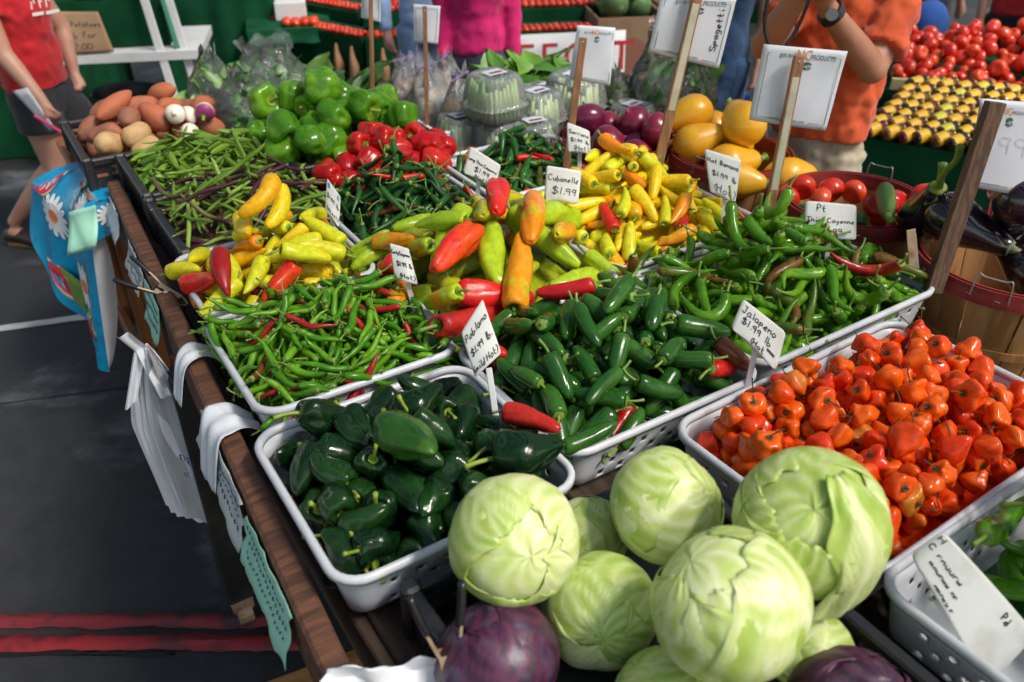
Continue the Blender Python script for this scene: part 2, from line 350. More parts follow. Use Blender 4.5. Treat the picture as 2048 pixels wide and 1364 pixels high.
# ------------------------------------------------------------------ white perforated trays
def tray(u0, u1, v0, v1, label, z=1.05, depth=.115, rot=0, tilt=0.0):
    a, b = (u1 - u0) / 2, (v1 - v0) / 2; r = .05
    cols = []                                        # (centre, direction, straight index or None)
    def side(p, q, d, sid):
        L = (Vector(q) - Vector(p)).length; n = max(4, int(L / .0235))
        for i in range(n):
            t = i / n; cols.append(((p[0] + (q[0] - p[0]) * t, p[1] + (q[1] - p[1]) * t), d, (sid, i, n)))
    def corner(c, a0):
        for i in range(6):
            an = R(a0 + 90 * i / 6); cols.append((c, (math.cos(an), math.sin(an)), None))
    A, B = a - r, b - r
    side((-A, -B), (A, -B), (0, -1), 0); corner((A, -B), -90)
    side((A, -B), (A, B), (1, 0), 1); corner((A, B), 0)
    side((A, B), (-A, B), (0, 1), 2); corner((-A, B), 90)
    side((-A, B), (-A, -B), (-1, 0), 3); corner((-A, -B), 180)
    n = len(cols)
    def pt(k, inset, zz):
        c, d, _ = cols[k % n]; q = r - inset
        return (c[0] + d[0] * q, c[1] + d[1] * q, zz)
    rows = [(.004 + .016 * i / 4, -.012 - (depth - .024) * i / 4) for i in range(5)]
    mb = MB(); idx = {}
    for j, (ins, zz) in enumerate(rows):
        for k in range(n): idx[(j, k)] = len(mb.v); mb.v.append(pt(k, ins, zz))
    for j in range(4):
        for k in range(n):
            q = (idx[(j, k)], idx[(j, (k + 1) % n)], idx[(j + 1, (k + 1) % n)], idx[(j + 1, k)])
            st = cols[k][2]
            if st and j >= 1 and (st[1] + j) % 2 == 0 and 0 < st[1] < st[2] - 1:
                P = [Vector(mb.v[i]) for i in q]; ring = []
                for h in range(8):
                    an = R(45 * h + 22.5); s, t = .5 + .27 * math.cos(an) * .98, .5 + .27 * math.sin(an)
                    p = (P[0] * (1 - s) + P[1] * s) * (1 - t) + (P[3] * (1 - s) + P[2] * s) * t
                    ring.append(len(mb.v)); mb.v.append(tuple(p))
                # ring[0]=22.5deg (right, lower side of t) ... t grows downwards
                mb.f += [(q[1], q[2], ring[0], ring[7]), (q[2], q[3], ring[2], ring[1]), (q[3], q[0], ring[4], ring[3]), (q[0], q[1], ring[6], ring[5]),
                         (q[2], ring[1], ring[0]), (q[3], ring[3], ring[2]), (q[0], ring[5], ring[4]), (q[1], ring[7], ring[6])]
            else: mb.f.append(q)
    l0 = [idx[(4, k)] for k in range(n)]
    base = len(mb.v)
    for k in range(n): mb.v.append(pt(k, .034, -depth))
    for k in range(n): mb.f.append((l0[k], l0[(k + 1) % n], base + (k + 1) % n, base + k))
    mb.f.append(tuple(base + k for k in range(n)))
    mw = MT @ Matrix.Translation(((u0 + u1) / 2, (v0 + v1) / 2, z)) @ Matrix.Rotation(R(rot), 4, 'Z') @ Matrix.Rotation(R(tilt), 4, 'X')
    o = mb.build('produce_tray', M_tray, None, mw, smooth=True, solid=.0025, label=label, cat='tray', group='white perforated produce trays')
    mb = MB(); prof = [(-.0075, -.013), (-.0085, -.003), (-.005, .0015), (.000, .002), (.004, -.003), (.004, -.0125)]
    for ins, zz in prof:
        for k in range(n): mb.v.append(pt(k, ins, zz))
    for j in range(len(prof) - 1):
        for k in range(n): mb.f.append((j * n + k, j * n + (k + 1) % n, (j + 1) * n + (k + 1) % n, (j + 1) * n + k))
    mb.build('rim', M_tray, o, smooth=True, solid=.002)
    return o
TR = {}
TR['poblano'] = (.252, .695, .868, 1.285); TR['curly'] = (.29, .722, 1.338, 1.735); TR['bananal'] = (.308, .722, 1.748, 2.085)
TR['jalap'] = (.712, 1.195, .925, 1.345); TR['cuban'] = (.735, 1.205, 1.388, 1.80); TR['bananar'] = (1.222, 1.735, 1.432, 1.90)
TR['thick'] = (1.21, 1.815, .948, 1.395); TR['haban'] = (.93, 1.61, .468, .905); TR['corner'] = (.94, 1.50, .02, .452)
tray(*TR['poblano'], 'white perforated tray full of dark green poblano peppers')
tray(*TR['curly'], 'white perforated tray heaped with thin curly green cayenne peppers')
tray(*TR['bananal'], 'white tray of yellow and red banana peppers beside the wooden rail')
tray(*TR['jalap'], 'white perforated tray piled with glossy jalapeno peppers')
tray(*TR['cuban'], 'white tray under the big green, amber and red cubanelle peppers')
tray(*TR['bananar'], 'white tray of yellow hot banana peppers before the squash', rot=1)
tray(*TR['thick'], 'white tray of long wrinkled green cayenne peppers beside the bushel basket', rot=1)
tray(*TR['haban'], 'large white perforated tray full of orange habanero peppers', rot=2)
tray(*TR['corner'], 'white tray of green peppers in the bottom right corner of the photo', rot=1)

# ------------------------------------------------------------------ black crates
def crate(u0, u1, v0, v1, z0, z1, label, name='produce_crate', group='black plastic crates', rot=0):
    cu, cv = (u0 + u1) / 2, (v0 + v1) / 2; a, b = (u1 - u0) / 2, (v1 - v0) / 2; h = z1 - z0
    o = empty(name, MT @ Matrix.Translation((cu, cv, z0)) @ Matrix.Rotation(R(rot), 4, 'Z'), label, 'crate', group)
    MB().box((0, 0, .006), (2 * a - .01, 2 * b - .01, .01)).build('floor', M_crate, o)
    for (p, q) in (((-a, -b), (a, -b)), ((a, -b), (a, b)), ((a, b), (-a, b)), ((-a, b), (-a, -b))):
        mb = MB(); P = Vector((p[0], p[1], 0)); Q = Vector((q[0], q[1], 0)); d = (Q - P).normalized(); L = (Q - P).length
        P = P + d * .013; Q = Q - d * .013
        mb.bar(P + Vector((0, 0, h - .012)), Q + Vector((0, 0, h - .012)), .024, .024, bev=.004)
        mb.bar(P + Vector((0, 0, .02)), Q + Vector((0, 0, .02)), .012, .03)
        for zz in (.32, .55, .78): mb.bar(P + Vector((0, 0, h * zz)), Q + Vector((0, 0, h * zz)), .005, .012)
        n = max(5, int(L / .045))
        for i in range(n + 1):
            c = P + (Q - P) * (i / n); mb.bar(c + Vector((0, 0, .03)), c + Vector((0, 0, h - .022)), .009, .012, up=tuple(d))
        mb.build('side_wall', M_crate, o)
    for sx in (-1, 1):
        for sy in (-1, 1): MB().box((sx * a, sy * b, h / 2 + .003), (.03, .03, h + .006), bev=.006).build('corner_post', M_crate, o)
    return o
crate(.345, .76, 2.10, 2.485, .925, 1.055, 'black plastic crate holding purple and green field peas')
crate(.345, .76, 2.512, 2.885, .925, 1.06, 'black plastic crate holding flat green bean pods')
crate(.25, .74, 2.925, 3.36, .945, 1.05, 'black plastic crate of sweet potatoes and turnips at the far end')
crate(.345, .87, .18, .83, .92, 1.03, 'black plastic crate holding the green and red cabbages')
crate(.80, 1.28, 2.50, 2.86, .925, 1.05, 'black plastic crate under the green bell peppers')

# ------------------------------------------------------------------ far table with casters and a flowered cloth
pt_ = empty('rolling_table', MT.copy(), 'varnished wooden table on casters holding the sweet potato crate', 'table')
MB().box((.62, 3.22, .925), (.80, .68, .03), bev=.004).build('tabletop', M_orangewood, pt_)
for (u, v) in ((.285, 2.96), (.98, 2.96), (.285, 3.5), (.98, 3.5)):
    lg = MB(); lg.box((u, v, .525), (.035, .10, .77), bev=.003); lg.box((u + .036, v - .025, .525), (.033, .045, .768), bev=.003)
    lo = lg.build('leg', M_orangewood, pt_)
    cs = MB(); cs.box((u, v, .132), (.06, .07, .012)); cs.box((u - .022, v, .085), (.005, .04, .085)); cs.box((u + .022, v, .085), (.005, .04, .085)); cs.build('caster_fork', M_metal, lo)
    wh = MB(); wh.tube([(u - .016, v, .05), (u + .016, v, .05)], .05, 20); wh.build('caster_wheel', mat('black_rubber', (.014, .014, .014), .6), lo)
MB().box((.63, 2.96, .19), (.6, .03, .09), bev=.003).build('rail', M_orangewood, pt_)
MB().box((.265, 3.22, .19), (.03, .48, .09), bev=.003).build('rail', M_orangewood, pt_)

M_cloth = mat('turquoise_oilcloth', (.0, .27, .50), .3, (.0, .2, .42), 40, .55, .7, .1, 12, coat=.3)
M_clothback = mat('felt_backing', (.68, .66, .68), .9, (.6, .55, .6), 14, .4, .7)
M_petal = mat('daisy_white', (.78, .78, .77), .4); M_daisyeye = mat('daisy_orange', (.8, .22, .06), .4)
M_melon = mat('melon_red', (.5, .02, .045), .4, (.6, .05, .07), 30, .5, .7); M_rind = mat('melon_rind', (.16, .27, .04), .4); M_rind2 = mat('melon_white', (.7, .75, .6), .4)
# s runs along the table side from the near end to the far end, t from the top edge down
def cloth_xyz(s, t, off=0.0):
    hang = .64 - .42 * s + .12 * math.sin(math.pi * s)
    fold = (.026 * math.sin(s * 9 + .6) + .012 * math.sin(s * 21)) * t
    u = .243 - (.035 + .10 * s) * max(0.0, min(1, t * 5)) ** .55 - .065 * t - fold - off * .96
    v = 2.82 + .40 * s + .04 * math.sin(t * 2) - off * .25
    return tuple(W(u, v, .95 - hang * t))
def front_xyz(s, t, off=0.0):
    return tuple(W(.198 + .15 * s, 2.82 + .02 * s - .02 * t + .006 * math.sin(s * 9) - off, .949 - (.125 - .03 * s) * t))
cl = MB(); cl.grid(lambda a, b: cloth_xyz(a, b), 40, 26)
cl.grid(lambda a, b: front_xyz(a, b), 14, 8)
cl.grid(lambda a, b: tuple(W(.243 + .08 * b, 2.82 + .40 * a, .9505)), 10, 2)
clo = cl.build('tablecloth', M_cloth, smooth=True, label='turquoise oilcloth with daisies and watermelon slices hanging off the far table', cat='tablecloth')
mb = MB()
def back(a, b):                                      # the pale reverse of the folded corner
    p = Vector(cloth_xyz(0, b)); q = p + W(.06 * max(0.0, math.sin(math.pi * b)) ** .7, .012, 0)
    return tuple(p.lerp(q, a) + Vector((0, -.008 * math.sin(a * 3.1), 0)))
mb.grid(back, 8, 22); mb.build('reverse_side', M_clothback, clo, smooth=True)
def decal(fn, name, m, polys, off, parent):
    mb = MB()
    for P in polys:
        b = len(mb.v); mb.v += [fn(x, y, off) for x, y in P]; mb.f.append(tuple(range(b, b + len(P))))
    return mb.build(name, m, parent)
def daisy(fn, s, t, r, ax, ay):
    pol = []
    for k in range(15):
        a = k * 2 * math.pi / 15
        c, d = math.cos(a), math.sin(a)
        pol.append([(s + ax * r * (c * q - d * w), t + ay * r * (d * q + c * w)) for q, w in ((.2, -.05), (.6, -.14), (.92, -.1), (1, 0), (.92, .1), (.6, .14), (.2, .05))])
    o = decal(fn, 'daisy', M_petal, pol, .003, clo)
    decal(fn, 'daisy_centre', M_daisyeye, [[(s + ax * r * .3 * math.cos(a * .5), t + ay * r * .3 * math.sin(a * .5)) for a in range(13)]], .005, o)
def melon(fn, s, t, r, ax, ay, rot):
    def half(q, o=0): return [(s + ax * q * math.cos(rot + math.pi * i / 14), t + ay * q * math.sin(rot + math.pi * i / 14)) for i in range(15)]
    o = decal(fn, 'watermelon_slice', M_rind, [half(r)], .003, clo)
    decal(fn, 'melon_pith', M_rind2, [half(r * .9)], .0042, o); decal(fn, 'melon_flesh', M_melon, [half(r * .82)], .0055, o)
    seeds = []
    for k in range(9):
        a = rot + math.pi * (.18 + .08 * k); q = r * (.3 + .3 * ((k * 37) % 10) / 10); cx, cy = s + ax * q * math.cos(a), t + ay * q * math.sin(a)
        seeds.append([(cx + ax * r * .05 * math.cos(j * 1.05 + a), cy + ay * r * .11 * math.sin(j * 1.05)) for j in range(6)])
    decal(fn, 'melon_seeds', M_petal, seeds, .007, o)
AX, AY = 1 / .43, 1 / .48
for s, t, r in ((.66, .28, .075), (.30, .58, .07), (.26, .14, .06)): daisy(cloth_xyz, s, t, r, AX, AY)
for s, t, r, ro in ((.60, .70, .10, .5), (.20, .86, .08, 3.4), (.90, .12, .06, 1.2), (.48, .10, .06, 2.0)): melon(cloth_xyz, s, t, r, AX, AY, ro)
daisy(front_xyz, .5, .45, .042, 1 / .12, 1 / .12)
mb = MB(); mb.grid(lambda a, b: tuple(W(.225 - .08 * a - .03 * b + .006 * math.sin(a * 7 + b * 4), 2.755 + .06 * a - .02 * b + .008 * math.sin(b * 6), .965 - .13 * b - .03 * a)), 8, 8)
gp = mb.build('mint_paper_sign', M_greenpaper, smooth=True, solid=.001, label='crumpled mint green paper sign on the flowered tablecloth corner', cat='paper')
# ------------------------------------------------------------------ produce shapes
def fruit(name, L, Rr, prof, seed, bend=0.0, wig=0.0, wigf=2.0, lobes=0, lobe=0.0, crumple=0.0, wrinkle=0.0, wf=14, rings=22, M=12, flat=1.0, stem=None, twist=0.0, lobe_f=None):
    """a closed body along +X (stem end at -L/2), its stem, and spheres that stand for it when heaps are packed"""
    r = random.Random(seed); nz = vnoise(seed + 91)
    P = smoothpath([(x * L, q * Rr, 0) for x, q in prof], rings)
    xs, qs = P[:, 0], np.maximum(P[:, 1], 0)
    # spine
    n = 60; t = np.linspace(-.15, 1.1, n); ang = bend * (t - .45) ; ph = r.uniform(0, 6.28); ph2 = r.uniform(0, 6.28)
    ang2 = wig * np.sin(wigf * 2 * math.pi * t + ph); ang3 = wig * .7 * np.sin(wigf * 1.7 * math.pi * t + ph2)
    d = np.stack([np.cos(ang + ang2) * np.cos(ang3), np.sin(ang + ang2) * np.cos(ang3), np.sin(ang3)], 1)
    S = np.cumsum(d, 0) * (L * 1.25 / (n - 1)); S -= np.array([np.interp(.5, t, S[:, k]) for k in range(3)])
    T, N, B = frames(S)
    def at(x):
        f = np.interp(x / L, t, np.arange(n)); i = int(min(max(f, 0), n - 2)); w = f - i
        return S[i] * (1 - w) + S[i + 1] * w, T[i], N[i], B[i]
    v = []; f = []; p1, p2 = r.uniform(0, 6.28), r.uniform(0, 6.28)
    for i in range(rings):
        c, tt, nn, bb = at(xs[i]); u = xs[i] / L
        la = lobe * (lobe_f(u) if lobe_f else 1)
        for k in range(M):
            a = 2 * math.pi * k / M
            q = qs[i] * (1 + (la * (1.9 * abs(math.cos(lobes * (a + twist * u + .35 * math.sin(a + p2)) / 2 + p1)) ** .6 - 1.25) if lobes else 0) + .5 * la * math.cos(a + p2))
            if crumple: q *= 1 + crumple * nz(u * 1.6, math.cos(a) * .55, math.sin(a) * .55)
            if wrinkle: q *= 1 + wrinkle * math.sin(wf * 6.28 * u + 2.2 * math.sin(a + p1) + 1.5 * nz(u * 2, math.cos(a)))
            v.append(c + q * (math.cos(a) * nn + flat * math.sin(a) * bb))
    for i in range(rings - 1):
        for k in range(M): f.append((i * M + k, i * M + (k + 1) % M, (i + 1) * M + (k + 1) % M, (i + 1) * M + k))
    c0 = len(v); v.append(at(xs[0])[0]); v.append(at(xs[-1])[0])
    for k in range(M): f.append((c0, (k + 1) % M, k)); f.append((c0 + 1, (rings - 1) * M + k, (rings - 1) * M + (k + 1) % M))
    body = mesh(name, v, f)
    st = None
    if stem:
        ls, rs, cal = stem[:3]; mb = MB(); c, tt, nn, bb = at(xs[0])
        k1, k2 = r.uniform(-.5, .5), r.uniform(-.5, .5)
        pts = [c + tt * .004]
        for j in range(1, 6):
            s = j / 5; pts.append(c - tt * ls * s + (nn * k1 + bb * k2) * ls * s * s)
        mb.tube(pts, [rs * 1.6, rs * 1.05, rs, rs, rs * 1.05, rs * 1.3], 7, n=8)
        if cal:                                   # the calyx hugs the shoulder of the body
            m_ = 10; ring = []
            for (q, back) in ((.18, .0015), (.62, .001), (1.0, .0)):
                x = xs[0]
                for k in range(m_):
                    a = 2 * math.pi * k / m_; rad = cal * q * (1 + (.07 * math.cos(5 * a) if q == 1.0 else 0))
                    j = int(np.argmax(qs[: rings // 2] >= min(rad, qs.max() * .97))); j = max(j, 0)
                    cc, t2, n2, b2 = at(xs[j]); ring.append(cc + (rad + .0012) * (math.cos(a) * n2 + math.sin(a) * b2) - t2 * (.0025 + back))
            fs = [(i * m_ + k, i * m_ + (k + 1) % m_, (i + 1) * m_ + (k + 1) % m_, (i + 1) * m_ + k) for i in range(2) for k in range(m_)]
            mb.add(ring, fs)
        st = mb.data('stem', True)
    # packing spheres
    nsph = max(3, min(9, int(L / (Rr * 1.3)) + 2)); sph = []
    for j in range(nsph):
        x = L * (.06 + .88 * j / (nsph - 1)); c = at(x)[0]; q = float(np.interp(x, np.maximum.accumulate(xs), qs)); sph.append((c[0], c[1], c[2], max(q * .93, Rr * .25)))
    return dict(body=body, stem=st, sph=np.array(sph), L=L, R=Rr)

TAPER = [(0, .05), (.0, .55), (.03, .85), (.1, 1), (.3, .98), (.55, .82), (.8, .5), (.95, .2), (1, .02)]
BLUNT = [(0, .05), (0, .6), (.04, .88), (.14, 1), (.4, 1.0), (.65, .93), (.85, .7), (.96, .4), (1.0, .05)]
BELL = [(.13, .05), (.09, .22), (0.02, .45), (.0, .68), (.07, .9), (.25, 1.0), (.55, .96), (.8, .82), (.95, .58), (1.0, .36), (.97, .18), (.94, .02)]
POBL = [(.12, .05), (.06, .28), (0.0, .48), (.0, .72), (.08, .93), (.25, 1.0), (.5, .9), (.75, .62), (.92, .33), (1.0, .03)]
CUBA = [(.06, .05), (.03, .3), (0, .55), (.01, .8), (.08, .97), (.3, 1.0), (.55, .88), (.78, .72), (.93, .52), (1.0, .26), (.99, .02)]
HABA = [(.06, .05), (.02, .3), (0, .6), (.06, .88), (.22, 1.0), (.45, .98), (.66, .8), (.84, .52), (.95, .25), (1.02, .02)]

def variants(fn, n): return [fn(i) for i in range(n)]
V = {}
V['curly'] = variants(lambda i: fruit('curly_cayenne_pepper', .105 + .012 * (i % 3), .0080, TAPER, 100 + i, bend=(-1.0, .5, .9, 1.3, -.5, .2, 1.6, -.8)[i], wig=.22, wigf=1.6, crumple=.12, wrinkle=.05, wf=9, rings=22, M=8, stem=(.03, .0018, .006)), 8)
V['ltc'] = variants(lambda i: fruit('long_cayenne_pepper', .12 + .015 * (i % 3), .0092, TAPER, 130 + i, bend=(.5, -.7, .3, .9, -.3, 1.1)[i], wig=.12, wigf=1.3, crumple=.08, rings=18, M=8, stem=(.045, .0018, .007)), 6)
V['serrano'] = variants(lambda i: fruit('serrano_pepper', .082 + .008 * (i % 3), .0115, TAPER, 150 + i, bend=(.3, -.5, .2, .6, -.2)[i], crumple=.05, rings=16, M=9, stem=(.03, .0018, .008)), 5)
V['jalap'] = variants(lambda i: fruit('jalapeno_pepper', .092 + .010 * (i % 4), .0178 + .0012 * (i % 3), BLUNT, 200 + i, bend=(.25, -.3, .1, .45, -.15, .3, .05, -.4)[i], lobes=3, lobe=.03, crumple=.035, rings=20, M=14, stem=(.032, .0028, .0105)), 8)
V['poblano'] = variants(lambda i: fruit('poblano_pepper', .108 + .01 * (i % 4), .037 + .002 * (i % 3), POBL, 230 + i, bend=(.2, -.3, .5, 0, .35, -.15, .25, -.45)[i], lobes=(3, 2, 3, 4)[i % 4], lobe=.13, crumple=.2, wrinkle=.012, wf=5, rings=36, M=32, stem=(.065, .0042, .011), twist=.8), 8)
V['haban'] = variants(lambda i: fruit('habanero_pepper', .048 + .004 * (i % 5), .0245 + .0018 * (i % 3), HABA, 260 + i, bend=(.2, -.3, .4, 0)[i % 4], lobes=(3, 4, 3, 4, 3)[i % 5], lobe=.15, crumple=.24, rings=26, M=24, stem=(.032, .0014, .006)), 14)
V['cuban'] = variants(lambda i: fruit('cubanelle_pepper', .172 + .014 * (i % 4), .029 + .002 * (i % 3), CUBA, 300 + i, bend=(.25, -.35, .5, .1, -.2, .6, .3, -.5)[i], lobes=3, lobe=.12, crumple=.15, wrinkle=.02, wf=6, rings=40, M=30, stem=(.045, .0042, .013), twist=1.2), 8)
V['cubshort'] = variants(lambda i: fruit('cubanelle_pepper', .098, .043, BELL, 330 + i, bend=.2, lobes=4, lobe=.13, crumple=.12, rings=34, M=32, stem=(.03, .0048, .015)), 3)
V['banana'] = variants(lambda i: fruit('banana_pepper', .128 + .012 * (i % 3), .0225 + .0015 * (i % 3), CUBA if i % 2 else TAPER, 350 + i, bend=(.35, -.7, 1.0, .15, -.4, 1.5, .6, -1.1)[i], lobes=3, lobe=.06, crumple=.07, rings=28, M=18, stem=(.03, .003, .010)), 8)
V['bananar'] = variants(lambda i: fruit('banana_pepper', .118 + .012 * (i % 3), .0195 + .001 * (i % 3), TAPER if i % 3 else CUBA, 380 + i, bend=(.2, -.35, .5, .1, -.3, .7, .3, -.5)[i], lobes=3, lobe=.05, crumple=.05, rings=24, M=16, stem=(.024, .0026, .009)), 8)
V['thick'] = variants(lambda i: fruit('cayenne_pepper', .172 + .014 * (i % 4), .0138 + .001 * (i % 3), TAPER, 420 + i, bend=(.9, -1.7, 2.2, .5, -1.1, 3.2, 1.5, -2.3, .4, -3.0)[i], wig=.26, wigf=1.3, crumple=.12, wrinkle=.07, wf=11, rings=40, M=12, stem=(.042, .0028, .009)), 10)
V['bell'] = variants(lambda i: fruit('bell_pepper', .108 + .008 * (i % 3), .056 + .003 * (i % 3), BELL, 450 + i, lobes=(4, 3, 4, 3)[i % 4], lobe=.13, crumple=.1, rings=34, M=36, stem=(.03, .006, .016)), 6)
V['pod'] = variants(lambda i: fruit('bean_pod', .082 + .008 * (i % 3), .010, [(0, .02), (.06, .4), (.2, .9), (.5, 1), (.8, .85), (.95, .35), (1, .02)], 480 + i, bend=(.5, -.3, .8, .2)[i], crumple=.1, rings=12, M=8, flat=.32), 4)
V['pea'] = variants(lambda i: fruit('pea_pod', .15 + .02 * (i % 3), .0058, [(0, .05), (.03, .7), (.3, 1), (.8, 1), (.95, .6), (1, .05)], 500 + i, bend=(.5, -.9, 1.4, .2, -.4, .9)[i], wig=.1, wrinkle=.09, wf=9, crumple=.05, rings=30, M=7, stem=(.008, .002, 0)), 6)
V['sweetpotato'] = variants(lambda i: fruit('sweet_potato', .125 + .015 * (i % 4), .034 + .003 * (i % 3), [(0, .05), (.01, .2), (.1, .62), (.3, .97), (.55, 1), (.8, .75), (.95, .35), (1.0, .08)], 520 + i, bend=(.3, -.4, .2, .5)[i % 4], crumple=.1, lobes=2, lobe=.05, rings=22, M=16), 6)
V['potato'] = variants(lambda i: fruit('potato', .088 + .01 * (i % 3), .037, [(0, .05), (.03, .45), (.2, .9), (.5, 1), (.8, .88), (.97, .45), (1, .05)], 540 + i, crumple=.1, rings=18, M=16), 3)
V['turnip'] = variants(lambda i: fruit('turnip', .058, .034, [(0, .05), (.02, .45), (.2, .9), (.5, 1), (.78, .72), (.93, .28), (1.15, .05)], 550 + i, crumple=.06, rings=18, M=16, stem=(.014, .005, .01)), 3)
V['onion'] = variants(lambda i: fruit('red_onion', .10, .056, [(-.12, .04), (-.04, .09), (.03, .3), (.15, .72), (.4, 1), (.65, .97), (.88, .6), (.98, .2), (1.02, .03)], 560 + i, crumple=.04, rings=24, M=22), 4)
V['squash'] = variants(lambda i: fruit('yellow_squash', .175, .064, [(0, .05), (.0, .22), (.05, .38), (.2, .62), (.45, .92), (.68, 1.0), (.88, .78), (.98, .36), (1, .02)], 580 + i, bend=(.35, -.3, .2, .5)[i], crumple=.05, lobes=5, lobe=.015, rings=26, M=20, stem=(.02, .011, .013)), 4)
V['tomato'] = variants(lambda i: fruit('tomato', .056, .038, [(.1, .05), (.04, .3), (0, .55), (.1, .85), (.4, 1), (.7, .92), (.92, .55), (1, .05)], 600 + i, lobes=5, lobe=.02, crumple=.03, rings=16, M=16), 3)
V['eggplant'] = variants(lambda i: fruit('eggplant', .22, .062, [(0, .05), (.0, .3), (.06, .42), (.25, .58), (.5, .88), (.72, 1), (.9, .78), (.98, .35), (1, .02)], 620 + i, bend=(.3, -.2, .1)[i], crumple=.03, rings=26, M=24, stem=(.06, .009, .03)), 3)
V['zucchini'] = variants(lambda i: fruit('zucchini', .24, .03, [(0, .05), (0, .5), (.05, .65), (.3, .9), (.7, 1), (.95, .75), (1, .05)], 640 + i, bend=.15, lobes=6, lobe=.02, rings=22, M=18, stem=(.03, .011, .0)), 2)

# skins
G = lambda *a: a
S = {
 'curly_green': skin_mat('curly_green', (.055, .21, .005), (.13, .32, .010), bscale=90, bump=.12),
 'dark_red': skin_mat('dark_red', (.32, .010, .012), (.42, .02, .012)),
 'brown_turn': skin_mat('brown_turning', (.17, .045, .015), (.10, .11, .015)),
 'red': skin_mat('bright_red', (.62, .018, .012), (.48, .01, .014), bscale=30, bump=.08),
 'redorange': skin_mat('red_orange', (.75, .065, .010), (.62, .02, .012)),
 'ltc_green': skin_mat('dark_cayenne_green', (.012, .065, .012), (.025, .105, .015)),
 'serrano_green': skin_mat('serrano_green', (.014, .085, .015), (.035, .14, .02)),
 'jalap_green': skin_mat('jalapeno_green', (.016, .078, .010), (.034, .120, .012), rough=.11),
 'poblano_green': skin_mat('poblano_green', (.004, .022, .005), (.011, .046, .008), rough=.11, bump=.3, bscale=26),
 'poblano_light': skin_mat('poblano_lighter_green', (.045, .135, .012), (.02, .075, .012), rough=.14),
 'habanero': skin_mat('habanero_orange', (.84, .12, .005), (.78, .065, .005), rough=.12, bump=.2, bscale=50),
 'habanero_red': skin_mat('habanero_redder', (.74, .042, .005), (.80, .085, .005), rough=.12, bump=.2, bscale=50),
 'habanero_gold': skin_mat('habanero_gold', (.62, .20, .02), (.72, .13, .01), rough=.17),
 'lime': skin_mat('cubanelle_lime', (.36, .50, .015), (.28, .43, .012), bump=.1, bscale=22),
 'olive': skin_mat('cubanelle_olive', (.34, .36, .012), (.24, .31, .010), bump=.1, bscale=22),
 'amber': skin_mat('cubanelle_amber', (.66, .25, .006), (.46, .40, .012), .48, .6, 11, bump=.1, bscale=22),
 'amber_green': skin_mat('cubanelle_half_ripe', (.72, .22, .006), (.38, .48, .014), .42, .56, 8, bump=.1, bscale=22),
 'ban_yellow': skin_mat('banana_yellow', (.86, .58, .008), (.76, .60, .015)),
 'ban_lime': skin_mat('banana_lime', (.62, .64, .018), (.70, .62, .014)),
 'ban_orange': skin_mat('banana_orange', (.84, .25, .006), (.80, .42, .008), .4, .6),
 'thick_green': skin_mat('cayenne_green', (.06, .20, .006), (.13, .31, .010), rough=.11, bscale=60, bump=.25),
 'thick_turn': skin_mat('cayenne_turning', (.16, .07, .012), (.07, .14, .012), .42, .58, 14),
 'bell_green': skin_mat('bell_green', (.06, .20, .008), (.13, .31, .012), rough=.1),
 'bell_red': skin_mat('bell_red', (.44, .008, .010), (.55, .02, .012), rough=.1),
 'bell_turn': skin_mat('bell_turning', (.10, .10, .014), (.32, .05, .012), .4, .6),
 'pod': mat('flat_bean_green', (.10, .21, .012), .5, (.17, .29, .025), 12, .4, .65, .1, 60, rnd=.4),
 'pea_green': mat('pea_green', (.11, .22, .012), .45, (.24, .36, .05), 12, .4, .65, .1, 60, rnd=.5),
 'pea_purple': mat('pea_purple', (.065, .012, .026), .5, (.16, .15, .04), 9, .5, .75, .1, 60, rnd=.3),
 'sweetpotato': mat('sweet_potato_skin', (.40, .115, .05), .75, (.25, .10, .06), 26, .38, .68, .6, 60, rnd=.4),
 'potato': mat('potato_skin', (.50, .32, .14), .65, (.38, .22, .09), 18, .4, .7, .2, 60),
 'onion': mat('red_onion_skin', (.24, .012, .045), .28, (.13, .008, .04), 7, .4, .65, .08, 30, coat=.3, stretch=(.4, 3, 3), rnd=.4),
 'yellow_onion': mat('yellow_onion_skin', (.55, .33, .14), .4, (.45, .25, .09), 8, .4, .65, .08, 30, stretch=(.4, 3, 3)),
 'squash': mat('squash_yellow', (.80, .42, .015), .35, (.74, .34, .012), 14, .4, .7, .04, 40, coat=.2),
 'tomato': mat('tomato_red', (.62, .028, .012), .25, (.70, .07, .015), 9, .4, .7, coat=.3, rnd=.6),
 'eggplant': mat('eggplant_purple', (.009, .004, .010), .2, (.016, .006, .015), 6, .4, .7, coat=.6),
 'zucchini': mat('zucchini_green', (.03, .09, .012), .4, (.075, .16, .02), 40, .45, .6, stretch=(.2, 1, 1)),
}
STEM = mat('stem_green', (.11, .22, .022), .5, (.22, .3, .05), 30, .4, .7, .2, 80)
STEM_Y = mat('stem_yellow_green', (.26, .34, .035), .5, (.16, .26, .025), 30, .4, .7, .2, 80)
STEM_D = mat('stem_dark_dry', (.045, .055, .015), .6, (.11, .09, .03), 30, .4, .7, .2, 80)
